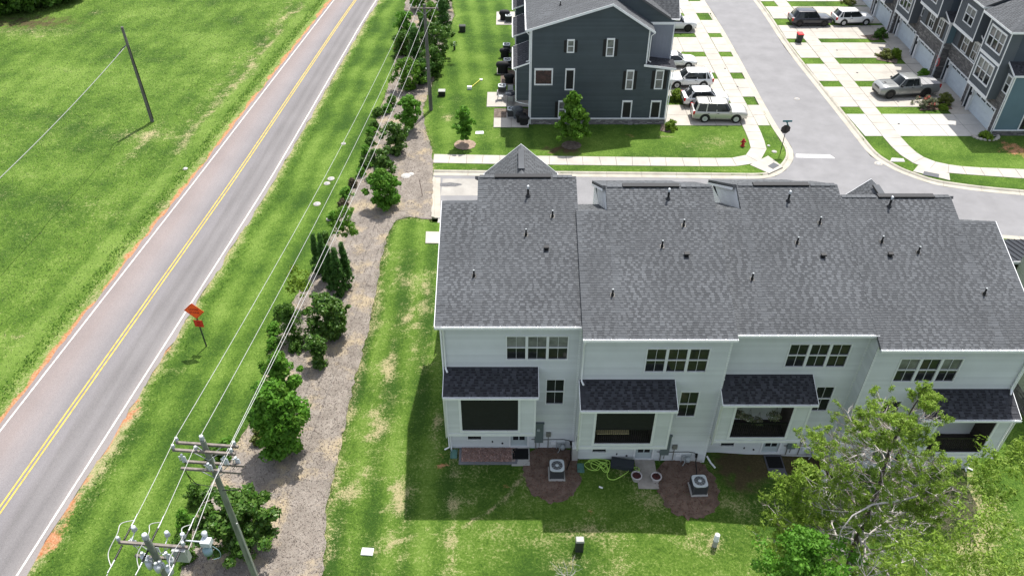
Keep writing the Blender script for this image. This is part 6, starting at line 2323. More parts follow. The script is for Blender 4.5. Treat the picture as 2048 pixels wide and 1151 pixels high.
def cutout(root, p, nm='fuse_cutout'):
    q = MB()
    q.tube([p + Z_ * .25, p], .055, 8)
    q.lathe(p - Z_ * .03, [(.03, -.18), (.07, -.12), (.045, -.06), (.075, 0), (.04, .06), (.06, .1)], 10)
    q.tube([p + Vector((-.12, 0, .12)), p + Vector((-.16, .05, -.18))], .02, 6)
    q.tube([p + Vector((.10, 0, .1)), p + Vector((.13, -.05, -.15))], .03, 6)
    q.tube([p + Vector((-.14, 0, .12)), p + Vector((.12, 0, .12))], .03, 6)
    q.build(nm, M_ins, root)
cutout(r1, FA2(-.95, -.45, -.05))
cutout(r1, FA2(.75, -.42, -.05))
cutout(r1, B + Vector((.02, -.28, .35)))
for u in (-.15, .9): cutout(r1, FB1(u, .12, .1), 'arrester')
q = MB()
for a, b, c_ in ((FA2(-.95, -.6, 0), FB2(-1.1, -.2, 0), FB2(-.8, -1.1, 0)), (FA2(.8, -.6, 0), FB1(.9, .1, 0), FB1(.4, -.6, 0)), (FB2(-1.1, -.1, 0), FB2(-1.0, -.9, 0), T1 + Vector((.15, 0, -2.9)))):
    q.tube(catmull([a, a.lerp(b, .5) - Z_ * .15, b, b.lerp(c_, .5) - Z_ * .1, c_], 6), .014, 5)
q.build('jumper_wire', M_black, r1)
q = MB()
q.tube([T1 + Vector((.0, 0, -2.8)), T1 + Vector((-.5, -.1, -3.05)), T1 + Vector((.7, 0, -3.1))], .02, 6)
q.build('communication_wire', M_black, r1)
# pole 2 (nearest)
T2 = Vector((-12.50, 15.32, 12.1))
p2 = Vector((-12.45, 15.4, 0))
r2 = empty('utility_pole', p2, 0, 'nearest utility pole at the bottom edge, crowded with grey insulators and a capacitor rack', 'utility pole', 'utility poles along the mulch bed')
mb = MB()
mb.tube([p2 - Z_ * .3, p2.lerp(T2, .5), T2], .17, 14, .11)
mb.build('shaft', M_poleg, r2)
A2 = T2 + Vector((0, 0, -.55))
FC = crossarm(r2, A2, armax, 2.5, (-1.2, 1.12), .15)
q = MB()
q.tube([T2, T2 + Z_ * .1], .03, 6)
insulator(q, T2 + Z_ * .05, .28, .12)
q.build('insulator', M_ins, r2)
for u, n_ in ((-.82, .42), (.42, .32), (1.0, .30)):
    q = MB()
    q.tube([FC(u, 0, 0), FC(u, .10, n_)], .02, 6)
    insulator(q, FC(u, .08, n_), .28, .10)
    q.build('insulator', M_ins, r2)
def strain(root, a, d, L=.55):
    """ribbed polymer strain insulator"""
    a, d = Vector(a), Vector(d).normalized()
    q = MB()
    n = 17
    q.tube([a + d * L * i / n for i in range(n + 1)], [.018 if i % 2 else .048 for i in range(n + 1)], 8)
    q.build('strain_insulator', M_black, root)
    q = MB()
    q.tube([a + d * L, a + d * (L + .25)], .03, 6)
    q.tube([a + d * (L + .2), a + d * (L + .5) + Z_ * .02], .022, 6)
    q.build('wire_clamp', M_galv, root)
wires_at2 = []
for u in (-1.1, -.12, 1.0):
    strain(r2, FC(u, 0, .1), linedir)
    strain(r2, FC(u, -.05, -.1), -linedir)
    wires_at2.append((FC(u, 0, .1) + linedir * .8, FC(u, -.05, -.1) - linedir * .8))
for i, (a, b) in enumerate(wires_at2):
    q = MB()
    top = FC((-1.2, -.02, 1.12)[i], .45 if i == 1 else .28, .15)
    q.tube(catmull([a, a.lerp(top, .5) + Z_ * .18 - armax * .16, top - armax * .08, b.lerp(top, .4) + Z_ * .0 - armax * .22, b], 8), .016, 6)
    q.build('jumper_wire', M_wire, r2)
# rack of cans and switches below the arm
FD = crossarm(r2, A2 - Z_ * .9, armax, 1.9, (), .2, brace=False)
for i, (u, n_) in enumerate(((-.55, -.1), (-.25, -.35), (.1, -.45), (.45, -.15), (.75, .15), (.55, -.5))):
    q = MB()
    p = FD(u, .1, n_)
    q.lathe(p - Z_ * .1, [(.05, -.1), (.11, -.08), (.12, .22), (.05, .26), (.03, .3), (.07, .34), (.05, .42)], 12)
    q.build('switch_can', M_ins, r2)
q = MB()
F3 = Fr(A2 + Vector((1.0, .0, -.35)), armax, Z_, Vector((-armax.y, armax.x, 0)))
q.fbox(F3, -.30, -.35, -.1, .18, .32, .14)
q.build('capacitor_tank', M_galv, r2)
q = MB()
F4 = Fr(A2 + Vector((1.75, .35, -.15)), armax, Z_, Vector((-armax.y, armax.x, 0)))
q.fbox(F4, -.15, -.1, -.15, .2, .14, .12)
q.tube([F4(-.9, 0, 0), F4(-.15, 0, 0)], .03, 6)
q.build('control_box', M_ins, r2)
q = MB()
q.lathe(F4(-.05, .1, .15), [(.03, 0), (.09, .04), (.06, .1), (.10, .14), (.10, .24), (.04, .28)], 12)
q.build('insulator', M_ins, r2)
q = MB()
q.lathe(F4(.0, -.38, -.1), [(.02, -.16), (.16, -.12), (.16, .1), (.05, .16)], 12)
q.tube(catmull([F4(.15, -.2, 0), F4(.35, -.5, 0), F4(.3, -.9, 0), F4(.0, -1.1, 0)], 8), .012, 5)
q.build('sensor', mat('sensor_teal_grey', (.22, .33, .36), .5), r2)
for a, b in ((FC(-.9, -.3, .2), 0), (FC(-.1, -.45, .1), 0), (FC(.55, -.25, -.25), 0), (FC(.2, -.75, -.3), 0), (FC(-.35, -.85, -.1), 0)): cutout(r2, a)
for u in (-.75, -.3, .35, .8):
    q = MB()
    q.tube([FC(u, -.1, 0), FD(u * .8, .1, 0)], .016, 5)
    q.build('arm_brace', M_galv, r2)
# far pole
p3 = Vector((-7.92, 70.57, 0))
T3 = Vector((-7.85, 70.57, 10.35))
r3 = empty('utility_pole', p3, 0, 'far utility pole with one crossarm at the top edge, its shadow falling on the mulch', 'utility pole', 'utility poles along the mulch bed')
mb = MB()
mb.tube([p3 - Z_ * .3, p3.lerp(T3, .5), T3], .19, 14, .13)
mb.build('shaft', M_pole, r3)
A3 = T3 + Vector((0, -.18, -.3))
FE3 = crossarm(r3, A3, X_, 2.5, (-1.15, -.4, 1.15), 0)
q = MB()
q.fbox(Fr(p3.lerp(T3, .42) + Vector((-.2, -.1, 0)), X_, Z_, -Y_), -.05, -.06, 0, .05, .06, .05)
q.build('pole_tag', M_white2, r3)
# conductors: each wire is a thing of its own
tops1 = [(FA1(-1.18, .33, 0), FA2(-1.18, .33, 0)), (T1 + Z_ * .3, FA2(-.28, .33, 0)), (FA1(1.12, .33, 0), FA2(1.12, .33, 0))]
tops3 = [FE3(-1.15, .33, 0), FE3(-.4, .33, 0), FE3(1.15, .33, 0)]
gw = 'bare wires strung between the poles'
lbw = ['leftmost long wire, nearest the road', 'second long wire from the road, ending on the pole top', 'right-hand long wire, on the far end of the crossarms']
for i in range(3):
    a, a2 = tops1[i]
    span(a, tops3[i], .75, .012, 'power_line', lbw[i] + ', between near and far pole', group=gw)
    span(a2, wires_at2[i][0] + linedir * .2, .02, .012, 'power_line', 'short ' + lbw[i].replace('long ', '').split(',')[0] + ' between the two near poles', group=gw)
    b = wires_at2[i][1]
    span(b, b - linedir * 9 - Z_ * .3, .05, .012, 'power_line', lbw[i].replace('long ', '').split(',')[0] + ' running off below the nearest pole', group=gw)
    c = tops3[i] + Y_ * .05
    span(c, c + Vector((3.4, 46, .2)), .8, .012, 'power_line', lbw[i].replace('long ', '').split(',')[0] + ' running on beyond the far pole at the top edge', group=gw)
    if i != 1:
        mb = MB()
        mb.tube([a, a2], .016, 6)
        mb.build('tie_wire', M_wire, r1)
lo1 = FB2(.42, .33, 0)
span(lo1, T3 + Vector((-.15, -.15, -1.2)), .75, .014, 'power_line', 'lower long wire, tied halfway up between the crossarms and the pole', group=gw)
span(lo1, FC(1.05, -.5, .1), .03, .014, 'power_line', 'lower short wire between the two near poles', group=gw)
# pole in the field with its service wire
p4 = Vector((-34.33, 68.21, 0))
T4 = Vector((-34.35, 68.21, 9.2))
r4 = empty('utility_pole', p4, 0, 'bare dark wooden pole standing alone in the green field', 'utility pole')
mb = MB()
mb.tube([p4 - Z_ * .3, p4.lerp(T4, .5), T4], .17, 12, .115)
mb.build('shaft', M_pole, r4)
at4 = p4.lerp(T4, .82)
q = MB()
q.tube([at4 + Vector((-.12, 0, 0)), at4 + Vector((-.35, -.5, -.1)), at4 + Vector((-.7, -1.4, -.55)), at4 + Vector((-.5, -2.2, -.2))], .035, 6)
q.tube([at4 + Vector((.12, -.05, 0)), p4.lerp(T4, .5) + Vector((.17, -.05, 0)), p4 + Vector((.2, -.05, .3))], .03, 6)
q.build('service_loop', M_black, r4)
span(at4 + Vector((-.1, 0, 0)), Vector((-36.6, 38, 6.6)), .45, .028, 'power_line', 'single grey service wire sloping from the field pole to the left edge', m=mat('service_cable', (.30, .31, .30), .6))

# ------------------------------------------------------------------ signs
def text(parent, s, size, F, u, v, n, m, name='lettering', ext=.002):
    cu = bpy.data.curves.new(name, 'FONT')
    cu.body = s
    cu.size = size
    cu.align_x = 'CENTER'
    cu.align_y = 'CENTER'
    cu.extrude = ext
    cu.offset = size * .02
    to = bpy.data.objects.new(name, cu)
    COL.objects.link(to)
    dg = bpy.context.evaluated_depsgraph_get()
    me = bpy.data.meshes.new_from_object(to.evaluated_get(dg))
    bpy.data.objects.remove(to)
    off = rootloc(parent)
    for vx in me.vertices:
        p = F(u + vx.co.x, v + vx.co.y, n + vx.co.z) - off
        vx.co = p
    me.materials.clear()
    me.materials.append(m)
    o = bpy.data.objects.new(name, me)
    COL.objects.link(o)
    o.parent = parent
    return o
c = GL(413, 692)
rt = empty('road_sign', (c.x, c.y, 0), 0, 'orange diamond warning sign with a small orange plaque on a post beside the road', 'road sign')
mb = MB()
tp = c + Vector((.0, 0, 3.3))
mb.fbox(Fr(c, X_, Z_, -Y_), -.04, -.3, -.03, .04, 3.2, .03)
mb.build('post', mat('green_post', (.035, .05, .03), .7), rt)
ax = Vector((1, .0, 0)).normalized()
ax = Vector((math.cos(R(-7)), math.sin(R(-7)), 0))
Fs_ = Fr(c + Vector((0, -.05, 0)), ax, Z_, Vector((ax.y, -ax.x, 0)))
zc_, hd = 3.12, .66
mb = MB()
mb.prism([Fs_(-hd, zc_, 0), Fs_(0, zc_ - hd, 0), Fs_(hd, zc_, 0), Fs_(0, zc_ + hd, 0)], Fs_.N * .012)
pl_ = mb.build('diamond_plate', M_or, rt)
mb = MB()
o_, i_ = hd - .035, hd - .07
qs = [(-1, 0), (0, -1), (1, 0), (0, 1)]
for k in range(4):
    a, b = qs[k], qs[(k + 1) % 4]
    mb.face(Fs_(a[0] * o_, zc_ + a[1] * o_, .014), Fs_(b[0] * o_, zc_ + b[1] * o_, .014), Fs_(b[0] * i_, zc_ + b[1] * i_, .014), Fs_(a[0] * i_, zc_ + a[1] * i_, .014))
mb.build('border', M_ordk, pl_)
text(pl_, 'LOOSE', .21, Fs_, 0, zc_ + .12, .016, M_ordk)
text(pl_, 'STONE', .21, Fs_, 0, zc_ - .13, .016, M_ordk)
mb = MB()
mb.fbox(Fs_, -.27, 1.78, 0, .33, 2.34, .012)
pq = mb.build('plaque', mat('orange_red_sign', (.62, .03, .015), .5, .05, 3), rt)
mb = MB()
for q in ((-.25, 1.80, .31, 1.82), (-.25, 2.30, .31, 2.32), (-.25, 1.82, -.23, 2.30), (.29, 1.82, .31, 2.30)):
    mb.fbox(Fs_, q[0], q[1], .012, q[2], q[3], .015)
mb.build('border', M_ordk, pq)
text(pq, '35', .26, Fs_, .03, 2.15, .015, M_ordk)
text(pq, 'MPH', .15, Fs_, .03, 1.93, .015, M_ordk)
# stop sign seen from behind, street name blades above
c = GL(1560, 308)
rt = empty('stop_sign', (c.x, c.y, 0), 0, 'stop sign seen from its dark back, teal street name blade above it', 'stop sign')
mb = MB()
mb.tube([c, c + Z_ * 3.15], .035, 8)
mb.build('post', M_black, rt)
Fk = Fr(c + Vector((-.02, .045, 0)), X_, Z_, -Y_)
mb = MB()
oc = [Fk(.43 * math.cos(R(22.5 + 45 * k)), 2.45 + .43 * math.sin(R(22.5 + 45 * k)), 0) for k in range(8)]
mb.prism(oc, Fk.N * -.01)
oc2 = [Fk(.41 * math.cos(R(22.5 + 45 * k)), 2.45 + .41 * math.sin(R(22.5 + 45 * k)), -.011) for k in range(8)]
mb.m = 1
mb.face(*oc2)
mb.build('octagon_plate', [M_signb, M_red], rt)
mb = MB()
mb.fbox(Fk, -.40, 3.12, -.06, .42, 3.28, -.045)
mb.build('street_name_blade', M_teal, rt)
mb = MB()
mb.fbox(Fr(c, Y_, Z_, X_), -.35, 2.94, -.008, .35, 3.08, .008)
mb.build('street_name_blade', M_teal, rt)
# hydrant
c = GL(1485, 292)
rt = empty('fire_hydrant', (c.x, c.y, 0), 0, 'dark red fire hydrant on the lawn near the corner pavement', 'fire hydrant')
mb = MB()
mb.lathe(c, [(.19, 0), (.19, .05), (.13, .06), (.12, .10), (.12, .48), (.16, .50), (.16, .55), (.13, .56), (.12, .64), (.08, .72), (.03, .75), (.03, .80)], 16)
mb.build('barrel', M_red, rt)
for s in (-1, 1):
    mb = MB()
    mb.lathe(c + Z_ * .42, [(.055, s * .10), (.055, s * .2), (.07, s * .2), (.07, s * .25)], 10, axis='x')
    mb.build('outlet_cap', M_red, rt)
mb = MB()
mb.lathe(c + Z_ * .36, [(.07, -.10), (.07, -.2), (.09, -.2), (.09, -.26)], 12, axis='y')
mb.build('outlet_cap', M_red, rt)
# wheelie bin
c = GL(1597, 85)
rt = empty('wheelie_bin', (c.x, c.y, 0), 0, 'dark wheeled bin with a red lid on the verge grass', 'bin')
mb = MB()
mb.hexa([(c.x - .24, c.y - .26, .06), (c.x + .24, c.y - .26, .06), (c.x + .24, c.y + .26, .06), (c.x - .24, c.y + .26, .06), (c.x - .31, c.y - .36, 1.02), (c.x + .31, c.y - .36, 1.02), (c.x + .31, c.y + .36, 1.02), (c.x - .31, c.y + .36, 1.02)])
mb.build('bin_body', mat('bin_dark_green', (.02, .028, .024), .6), rt)
mb = MB()
mb.hexa([(c.x - .34, c.y - .40, 1.02), (c.x + .34, c.y - .40, 1.02), (c.x + .34, c.y + .40, 1.02), (c.x - .34, c.y + .40, 1.02), (c.x - .27, c.y - .3, 1.11), (c.x + .27, c.y - .3, 1.11), (c.x + .27, c.y + .34, 1.13), (c.x - .27, c.y + .34, 1.13)])
mb.build('lid', M_redlid, rt)
for s in (-1, 1):
    mb = MB()
    mb.lathe((c.x, c.y + .3, .12), [(.12, s * .24), (.12, s * .3)], 12, axis='x')
    mb.build('wheel', M_rubber, rt)
# ------------------------------------------------------------------ cooling units
def cooling_unit(label, x, y, z=0.0, s=.80, group='outdoor cooling units'):
    root = empty('cooling_unit', (0, 0, 0), 0, label, 'cooling unit', group)
    h = .82
    a = s / 2
    mb = MB()
    mb.box(-a - .06, -a - .06, 0, a + .06, a + .06, .09)
    mb.build('pad', M_conc2, root)
    mb = MB()
    mb.box(-a + .03, -a + .03, .09, a - .03, a - .03, h - .06)
    for k in range(13):
        zz_ = .15 + k * .05
        mb.box(-a + .012, -a + .012, zz_, a - .012, a - .012, zz_ + .022)
    for sx in (-1, 1):
        for sy in (-1, 1):
            mb.box(sx * (a - .03) - .03, sy * (a - .03) - .03, .09, sx * (a - .03) + .03, sy * (a - .03) + .03, h - .05)
    mb.build('louvred_body', M_acb, root)
    mb = MB()
    n = 40
    Ro = a * .78
    outer, inner = [], []
    for k in range(n):
        t = 2 * math.pi * k / n + math.pi / n
        c_, s_ = math.cos(t), math.sin(t)
        e = 5.5
        rr_ = (abs(c_) ** e + abs(s_) ** e) ** (-1 / e) * a
        outer.append((rr_ * c_, rr_ * s_))
        inner.append((Ro * c_, Ro * s_))
    mb.grid([[Vector((x_, y_, h - .08)) for x_, y_ in outer], [Vector((x_, y_, h - .01)) for x_, y_ in outer], [Vector((x_ * .96, y_ * .96, h)) for x_, y_ in outer], [Vector((x_, y_, h - .005)) for x_, y_ in inner], [Vector((x_, y_, h - .10)) for x_, y_ in inner]], close=True, smooth=False)
    mb.build('top_cover', M_ac, root)
    mb = MB()
    mb.lathe((0, 0, h - .14), [(Ro, 0), (Ro * .5, -.005), (.001, -.005)], 24)
    mb.build('fan_well', M_black, root)
    mb = MB()
    for k in range(7):
        t = 2 * math.pi * k / 7
        d1 = Vector((math.cos(t), math.sin(t), 0))
        d2 = Vector((math.cos(t + .5), math.sin(t + .5), 0))
        p0, p1_ = d1 * .08, d1 * Ro * .92
        q0, q1 = d2 * .09, d2 * Ro * .93
        mb.face(p0 + Z_ * (h - .10), p1_ + Z_ * (h - .10), q1 + Z_ * (h - .06), q0 + Z_ * (h - .07))
    mb.build('fan_blades', M_fan, root)
    mb = MB()
    for k in range(1, 7):
        rr_ = Ro * k / 6.5
        ring = [Vector((rr_ * math.cos(2 * math.pi * j / 28), rr_ * math.sin(2 * math.pi * j / 28), h - .01 + .015 * (1 - k / 7))) for j in range(29)]
        mb.tube(ring, .0035, 3, cap=False)
    for k in range(10):
        t = 2 * math.pi * k / 10
        mb.tube([Vector((.08 * math.cos(t), .08 * math.sin(t), h + .008)), Vector((Ro * math.cos(t), Ro * math.sin(t), h - .012))], .005, 3, cap=False)
    mb.lathe((0, 0, h), [(.10, -.01), (.09, .012), (.001, .018)], 14)
    mb.build('fan_grille', M_ac, root)
    root.location = (x, y, z)
    return root
cu1 = cooling_unit('grey cooling unit in the left reddish mulch circle behind the first pale townhouse', 2.47, 27.15, land(2.47, 27.15) + .04)
c1 = GL(1401, 985)
for lb, x, y, z, rz in (('grey cooling unit in the right reddish mulch circle behind the second pale townhouse', 10.18, 26.3, land(10.2, 26.3) + .03, R(3)), ('grey cooling unit under the tall pine behind the third pale townhouse', 17.0, 27.0, land(17, 27) + .03, 0),
                        ('cooling unit by the grill at the near corner of the dark green row', -.05, 69.3, .03, 0), ('cooling unit beside the patio table on the dark green row', -1.0, 74.3, .03, 0),
                        ('cooling unit behind the big covered grill on the dark green row', -.5, 80.6, .03, 0), ('cooling unit second from the top edge on the dark green row', -.6, 84.6, .03, 0), ('cooling unit at the top edge of the dark green row', -.4, 93.2, .03, 0)):
    o = copy_tree(cu1)
    place(o, (x, y, z), rz, lb)
# ------------------------------------------------------------------ back yard of the pale row
def Gz(u, v, dz=0.0):
    p = GL(u, v)
    p.z += dz
    return p
# paver patio with brick-red chips behind unit 1
rt = empty('paver_patio', (-2.4, 28.1, 0), 0, 'low rectangular bed of reddish bark chips with grey border pavers behind the first townhouse', 'patio bed')
x0_, x1_, y0_, y1_ = -3.0, .32, 27.85, 28.98
mb = MB()
mb.box(x0_, y0_, -.05, x1_, y1_, .05)
mb.build('bed_base', M_grav, rt)
k = 0
u = x0_
while u < x1_ - .05:
    L_ = min(.30, x1_ - u)
    q = MB()
    q.box(u + .006, y0_ - .02, 0, u + L_ - .006, y0_ + .13, .085 + random.uniform(-.006, .006))
    q.build('brick', mat('grey_paver', (.17, .17, .185), .85, .1, 6, island=.2), rt)
    u += L_
for xx in (x0_, x1_ - .13):
    y = y0_ + .13
    while y < y1_ - .05:
        L_ = min(.30, y1_ - y)
        q = MB()
        q.box(xx, y + .006, 0, xx + .13, y + L_ - .006, .085 + random.uniform(-.006, .006))
        q.build('brick', MATS['grey_paver'], rt)
        y += L_
bp_ = [Vector((x0_ + .14, y0_ + .14, 0)), Vector((x1_ - .14, y0_ + .14, 0)), Vector((x1_ - .14, y1_, 0)), Vector((x0_ + .14, y1_, 0))]
ch = chips('bark_chips', bp_, 2600, mat('red_brown_chip', (.48, .30, .25), .95, island=.5, islandcol=(.27, .20, .19)), 'reddish chips filling the bed', .055, (.04, .09), 31)
ch.parent = rt
ch.location = -rt.location
def stoop(label, x0, x1, y1, y0, z, m=M_conc2):
    rt = empty('step', ((x0 + x1) / 2, (y0 + y1) / 2, z), 0, label, 'step', 'concrete steps below the back doors')
    mb = MB()
    mb.box(x0, y0, z - .1, x1, y1, z + .07)
    mb.build('slab', m, rt)
    return rt
stoop('pale concrete step with a black mat behind the first pale townhouse', -.02, 1.0, 29.0, 27.75, 0)
stoop('worn concrete step between the two round planters', 6.92, 8.05, 28.2, 26.25, -.1, mat('worn_concrete', (.34, .31, .28), .9, .15, 2, .003, 40))
stoop('dark wet-looking concrete step behind the third pale townhouse', 14.5, 15.5, 28.95, 27.3, -.58, mat('dark_concrete', (.10, .10, .115), .7, .1, 2))
for lb, x0, x1, y0, y1, z in (('black rubber mat on the first pale step', .03, .93, 28.15, 28.9, .075), ('black mat on the dark step behind the third townhouse', 14.58, 15.42, 28.0, 28.8, -.505)):
    mb = MB()
    mb.box(x0, y0, z, x1, y1, z + .02)
    for i in range(9):
        mb.box(x0 + .03, y0 + .04 + i * (y1 - y0 - .06) / 9, z + .02, x1 - .03, y0 + .075 + i * (y1 - y0 - .06) / 9, z + .028)
    mb.build('door_mat', M_mat, label=lb, cat='door mat')
# planters
def planter(lb, u, v):
    p = Gz(u, v)
    rt = empty('planter', p, 0, lb, 'planter', 'round planters either side of the worn step')
    mb = MB()
    mb.lathe(p, [(.20, 0), (.27, .30), (.31, .34), (.31, .40), (.25, .40), (.24, .34)], 20)
    mb.build('pot', mat('pale_planter', (.50, .46, .46), .6), rt)
    mb = MB()
    mb.lathe(p + Z_ * .34, [(.245, 0), (.15, .02), (.001, .025)], 16)
    mb.build('soil', mat('dark_red_soil', (.07, .02, .02), .95, .3, 20), rt)
    mb = MB()
    r_ = random.Random(int(u))
    for k in range(5):
        a = r_.uniform(0, 6.28)
        mb.tube([p + Z_ * .34, p + Vector((.12 * math.cos(a), .12 * math.sin(a) + .05, .55)), p + Vector((.25 * math.cos(a), .2 * math.sin(a) + .12, .62 + r_.uniform(0, .15)))], .008, 4)
    mb.build('dead_stems', M_black, rt)
planter('left pale round planter beside the worn step', 1272, 958)
planter('right pale round planter beside the worn step', 1311, 960)
# hose
mb = MB()
cx_, cy_ = 4.95, 27.45
pts = []
def hz(p, z=.03): return Vector((p[0], p[1], land(p[0], p[1]) + z))
path_px = [(1237, 912), (1222, 926), (1208, 927), (1190, 920), (1172, 925), (1170, 932), (1182, 940), (1196, 940), (1204, 930), (1214, 922), (1208, 936), (1192, 930), (1176, 922), (1190, 918), (1218, 922), (1218, 938), (1214, 944), (1200, 930), (1186, 922),
           (1182, 932), (1192, 938), (1202, 924), (1214, 930), (1212, 945), (1204, 938), (1200, 926), (1216, 936), (1214, 950), (1218, 957), (1228, 959), (1240, 954), (1254, 945), (1262, 936), (1272, 934), (1278, 938), (1278, 942), (1268, 936), (1262, 930), (1260, 926), (1254, 923)]
ctl = [hz(GL(u, v), .02 + .012 * (i % 4)) for i, (u, v) in enumerate(path_px)]
mb.tube(catmull(ctl), .022, 6)
mb.build('garden_hose', M_hose, label='lime green garden hose coiled in loops behind the second pale townhouse', cat='hose')
# dark hose reel box under the wall
p = Gz(1244, 932)
rt = empty('storage_box', p, R(-10), 'low dark grey box beside the lime hose', 'box')
rt.rotation_euler = (0, 0, 0)
mb = MB()
q = Fr(p, Vector((.97, -.2, 0)), Vector((.2, .97, 0)), Z_)
mb.fbox(q, -.62, -.25, 0, .62, .3, .26)
mb.build('box_body', mat('charcoal_plastic', (.035, .04, .05), .5), rt)
mb = MB()
mb.fbox(q, -.65, -.28, .26, .65, .33, .31)
mb.build('lid', MATS['charcoal_plastic'], rt)
# splash blocks, downspout extension, vents box
for lb, u, v, m in (('pale green plastic splash block at the left corner of the first pale townhouse', 908, 908, M_terra), ('dark green plastic splash block between the first and second pale townhouses', 1161, 936, M_terra)):
    p = Gz(u, v)
    mb = MB()
    mb.hexa([(p.x - .12, p.y + .28, p.z), (p.x + .12, p.y + .28, p.z), (p.x + .19, p.y - .3, p.z), (p.x - .19, p.y - .3, p.z), (p.x - .12, p.y + .28, p.z + .1), (p.x + .12, p.y + .28, p.z + .1), (p.x + .19, p.y - .3, p.z + .05), (p.x - .19, p.y - .3, p.z + .05)])
    mb.fbox(Fr(p, X_, Y_, Z_), -.19, -.3, .05, -.15, .28, .12)
    mb.fbox(Fr(p, X_, Y_, Z_), .15, -.3, .05, .19, .28, .12)
    mb.build('splash_block', m, label=lb, cat='splash block')
mb = MB()
a, b = Gz(1412, 917, .12), Gz(1430, 936, .05)
mb.tube([a + Z_ * .15, a.lerp(b, .5), b], .055, 8)
mb.build('drain_pipe', M_gut, label='short white drain pipe lying on the soil right of the second pale townhouse', cat='drain pipe')
mb = MB()
p = Gz(1149, 918)
mb.box(p.x - .16, p.y - .1, 0, p.x + .16, p.y + .35, 1.05)
mb.m = 1
mb.box(p.x - .17, p.y - .12, 1.05, p.x + .17, p.y + .36, 1.1)
mb.build('utility_cabinet', [mat('pale_metal', (.42, .41, .40), .5), M_white2], label='slim pale utility cabinet in the corner between the first two pale townhouses', cat='utility box')
p = Gz(1202, 975)
mb = MB()
mb.tube([p + Vector((-.1, .05, .05)), p + Vector((.08, -.05, .07))], .05, 8)
mb.build('litter', M_white2, label='small white object lying on the shaded lawn', cat='litter')
# utility pedestals
def pedestal(name, lb, u, v, h, w, m1, m2, round_=False, group=None):
    p = Gz(u, v)
    rt = empty(name, p, 0, lb, 'utility pedestal', group)
    mb = MB()
    if round_:
        mb.lathe(p, [(w * .9, 0), (w * .9, h * .45), (w, h * .48), (w, h * .5)], 14)
        mb.build('sleeve', m1, rt)
        mb = MB()
        mb.lathe(p, [(w * .85, h * .5), (w * .85, h * .97), (w * .5, h)], 14)
        mb.build('dome', m2, rt)
    else:
        mb.box(p.x - w, p.y - w * .8, 0 + p.z, p.x + w, p.y + w * .8, p.z + h * .9)
        mb.build('cabinet', m1, rt)
        mb = MB()
        mb.hexa([(p.x - w * 1.08, p.y - w * .9, p.z + h * .9), (p.x + w * 1.08, p.y - w * .9, p.z + h * .9), (p.x + w * 1.08, p.y + w * .9, p.z + h * .9), (p.x - w * 1.08, p.y + w * .9, p.z + h * .9), (p.x - w * .9, p.y - w * .7, p.z + h), (p.x + w * .9, p.y - w * .7, p.z + h), (p.x + w * .9, p.y + w * .7, p.z + h), (p.x - w * .9, p.y + w * .7, p.z + h)])
        mb.build('lid', m2, rt)
M_ped = mat('dark_green_grey_metal', (.035, .042, .035), .6, .1, 5)
pedestal('utility_pedestal', 'dark square pedestal with pale lid at the bottom edge of the shadow', 1158, 1098, .95, .20, M_ped, mat('pale_lid', (.36, .37, .33), .5))
pedestal('utility_pedestal', 'white-topped round pedestal on a dry patch of lawn', 1429, 1090, 1.0, .15, mat('pedestal_grey', (.40, .40, .38), .5), M_white2, True)
pedestal('utility_pedestal', 'dark square pedestal on the far lawn near the top edge', 925, 63, .75, .36, M_ped, M_ped)
pedestal('utility_pedestal', 'thin white-topped post on the far lawn', 909, 100, .95, .13, M_ped, M_white2, True)
pedestal('utility_pedestal', 'dark square pedestal beside the far pole', 884, 191, .6, .34, M_black, mat('pale_lid', (.36, .37, .33), .5))
# covers in the lawn
for i, (u, v, r_, lb) in enumerate(((662, 357, .42, 'topmost of four round manhole covers in the verge grass'), (654, 366.5, .38, 'second round manhole cover from the top in the verge grass'), (634, 407.5, .42, 'third round manhole cover from the top in the verge grass'), (660, 437, .42, 'lowest round manhole cover, half under the shrubs'),
                                   (1548.5, 303, .32, 'pale round cover in the grass by the stop sign'), (1537, 291, .2, 'small pale cover beside the corner pavement'), (1594, 198, .38, 'worn round manhole cover in the side street'), (1757, 327, .5, 'pale worn manhole cover in the street junction'), (687, 287, .3, 'small white cover in the verge grass'), (812, 352, .01, None))):
    if not lb: continue
    z0_ = -.116 if 'street' in lb and 'manhole' in lb else .03
    c = G(u, v, z0_)
    r_ *= .72
    rt = empty('manhole_cover', c, 0, lb, 'manhole cover')
    mb = MB()
    mb.lathe(c, [(r_ * 1.0, -.04), (r_, .012), (r_ * .62, .016)], 24)
    mb.build('ring', M_conc, rt)
    mb = MB()
    mb.lathe(c, [(r_ * .62, .005), (r_ * .62, .02), (.001, .02)], 20)
    for k in range(-2, 3):
        mb.box(c.x - r_ * .4, c.y + k * r_ * .18 - .012, c.z + .02, c.x + r_ * .4, c.y + k * r_ * .18 + .012, c.z + .028)
    mb.build('lid', M_galv, rt)
p = Gz(735, 1103)
rt = empty('meter_box', p, 0, 'white rectangular in-ground meter box at the bottom of the lawn', 'meter box')
mb = MB()
q = Fr(p, Vector((1, -.06, 0)), Vector((.06, 1, 0)), Z_)
mb.fbox(q, -.30, -.20, -.05, .30, .20, .07)
mb.build('lid', M_white2, rt)
mb = MB()
mb.fbox(q, -.09, -.05, .07, .09, .03, .076)
mb.build('label_plate', M_galv, rt)
c = G(959, 266)
mb = MB()
mb.prism([Vector((c.x - .38, c.y - .25, 0)), Vector((c.x + .42, c.y - .2, 0)), Vector((c.x + .35, c.y + .28, 0)), Vector((c.x - .35, c.y + .22, 0))], (0, 0, .06))
mb.build('meter_box', M_white2, label='white in-ground box beside the small oval tree', cat='meter box')
c = G(1793, 320)
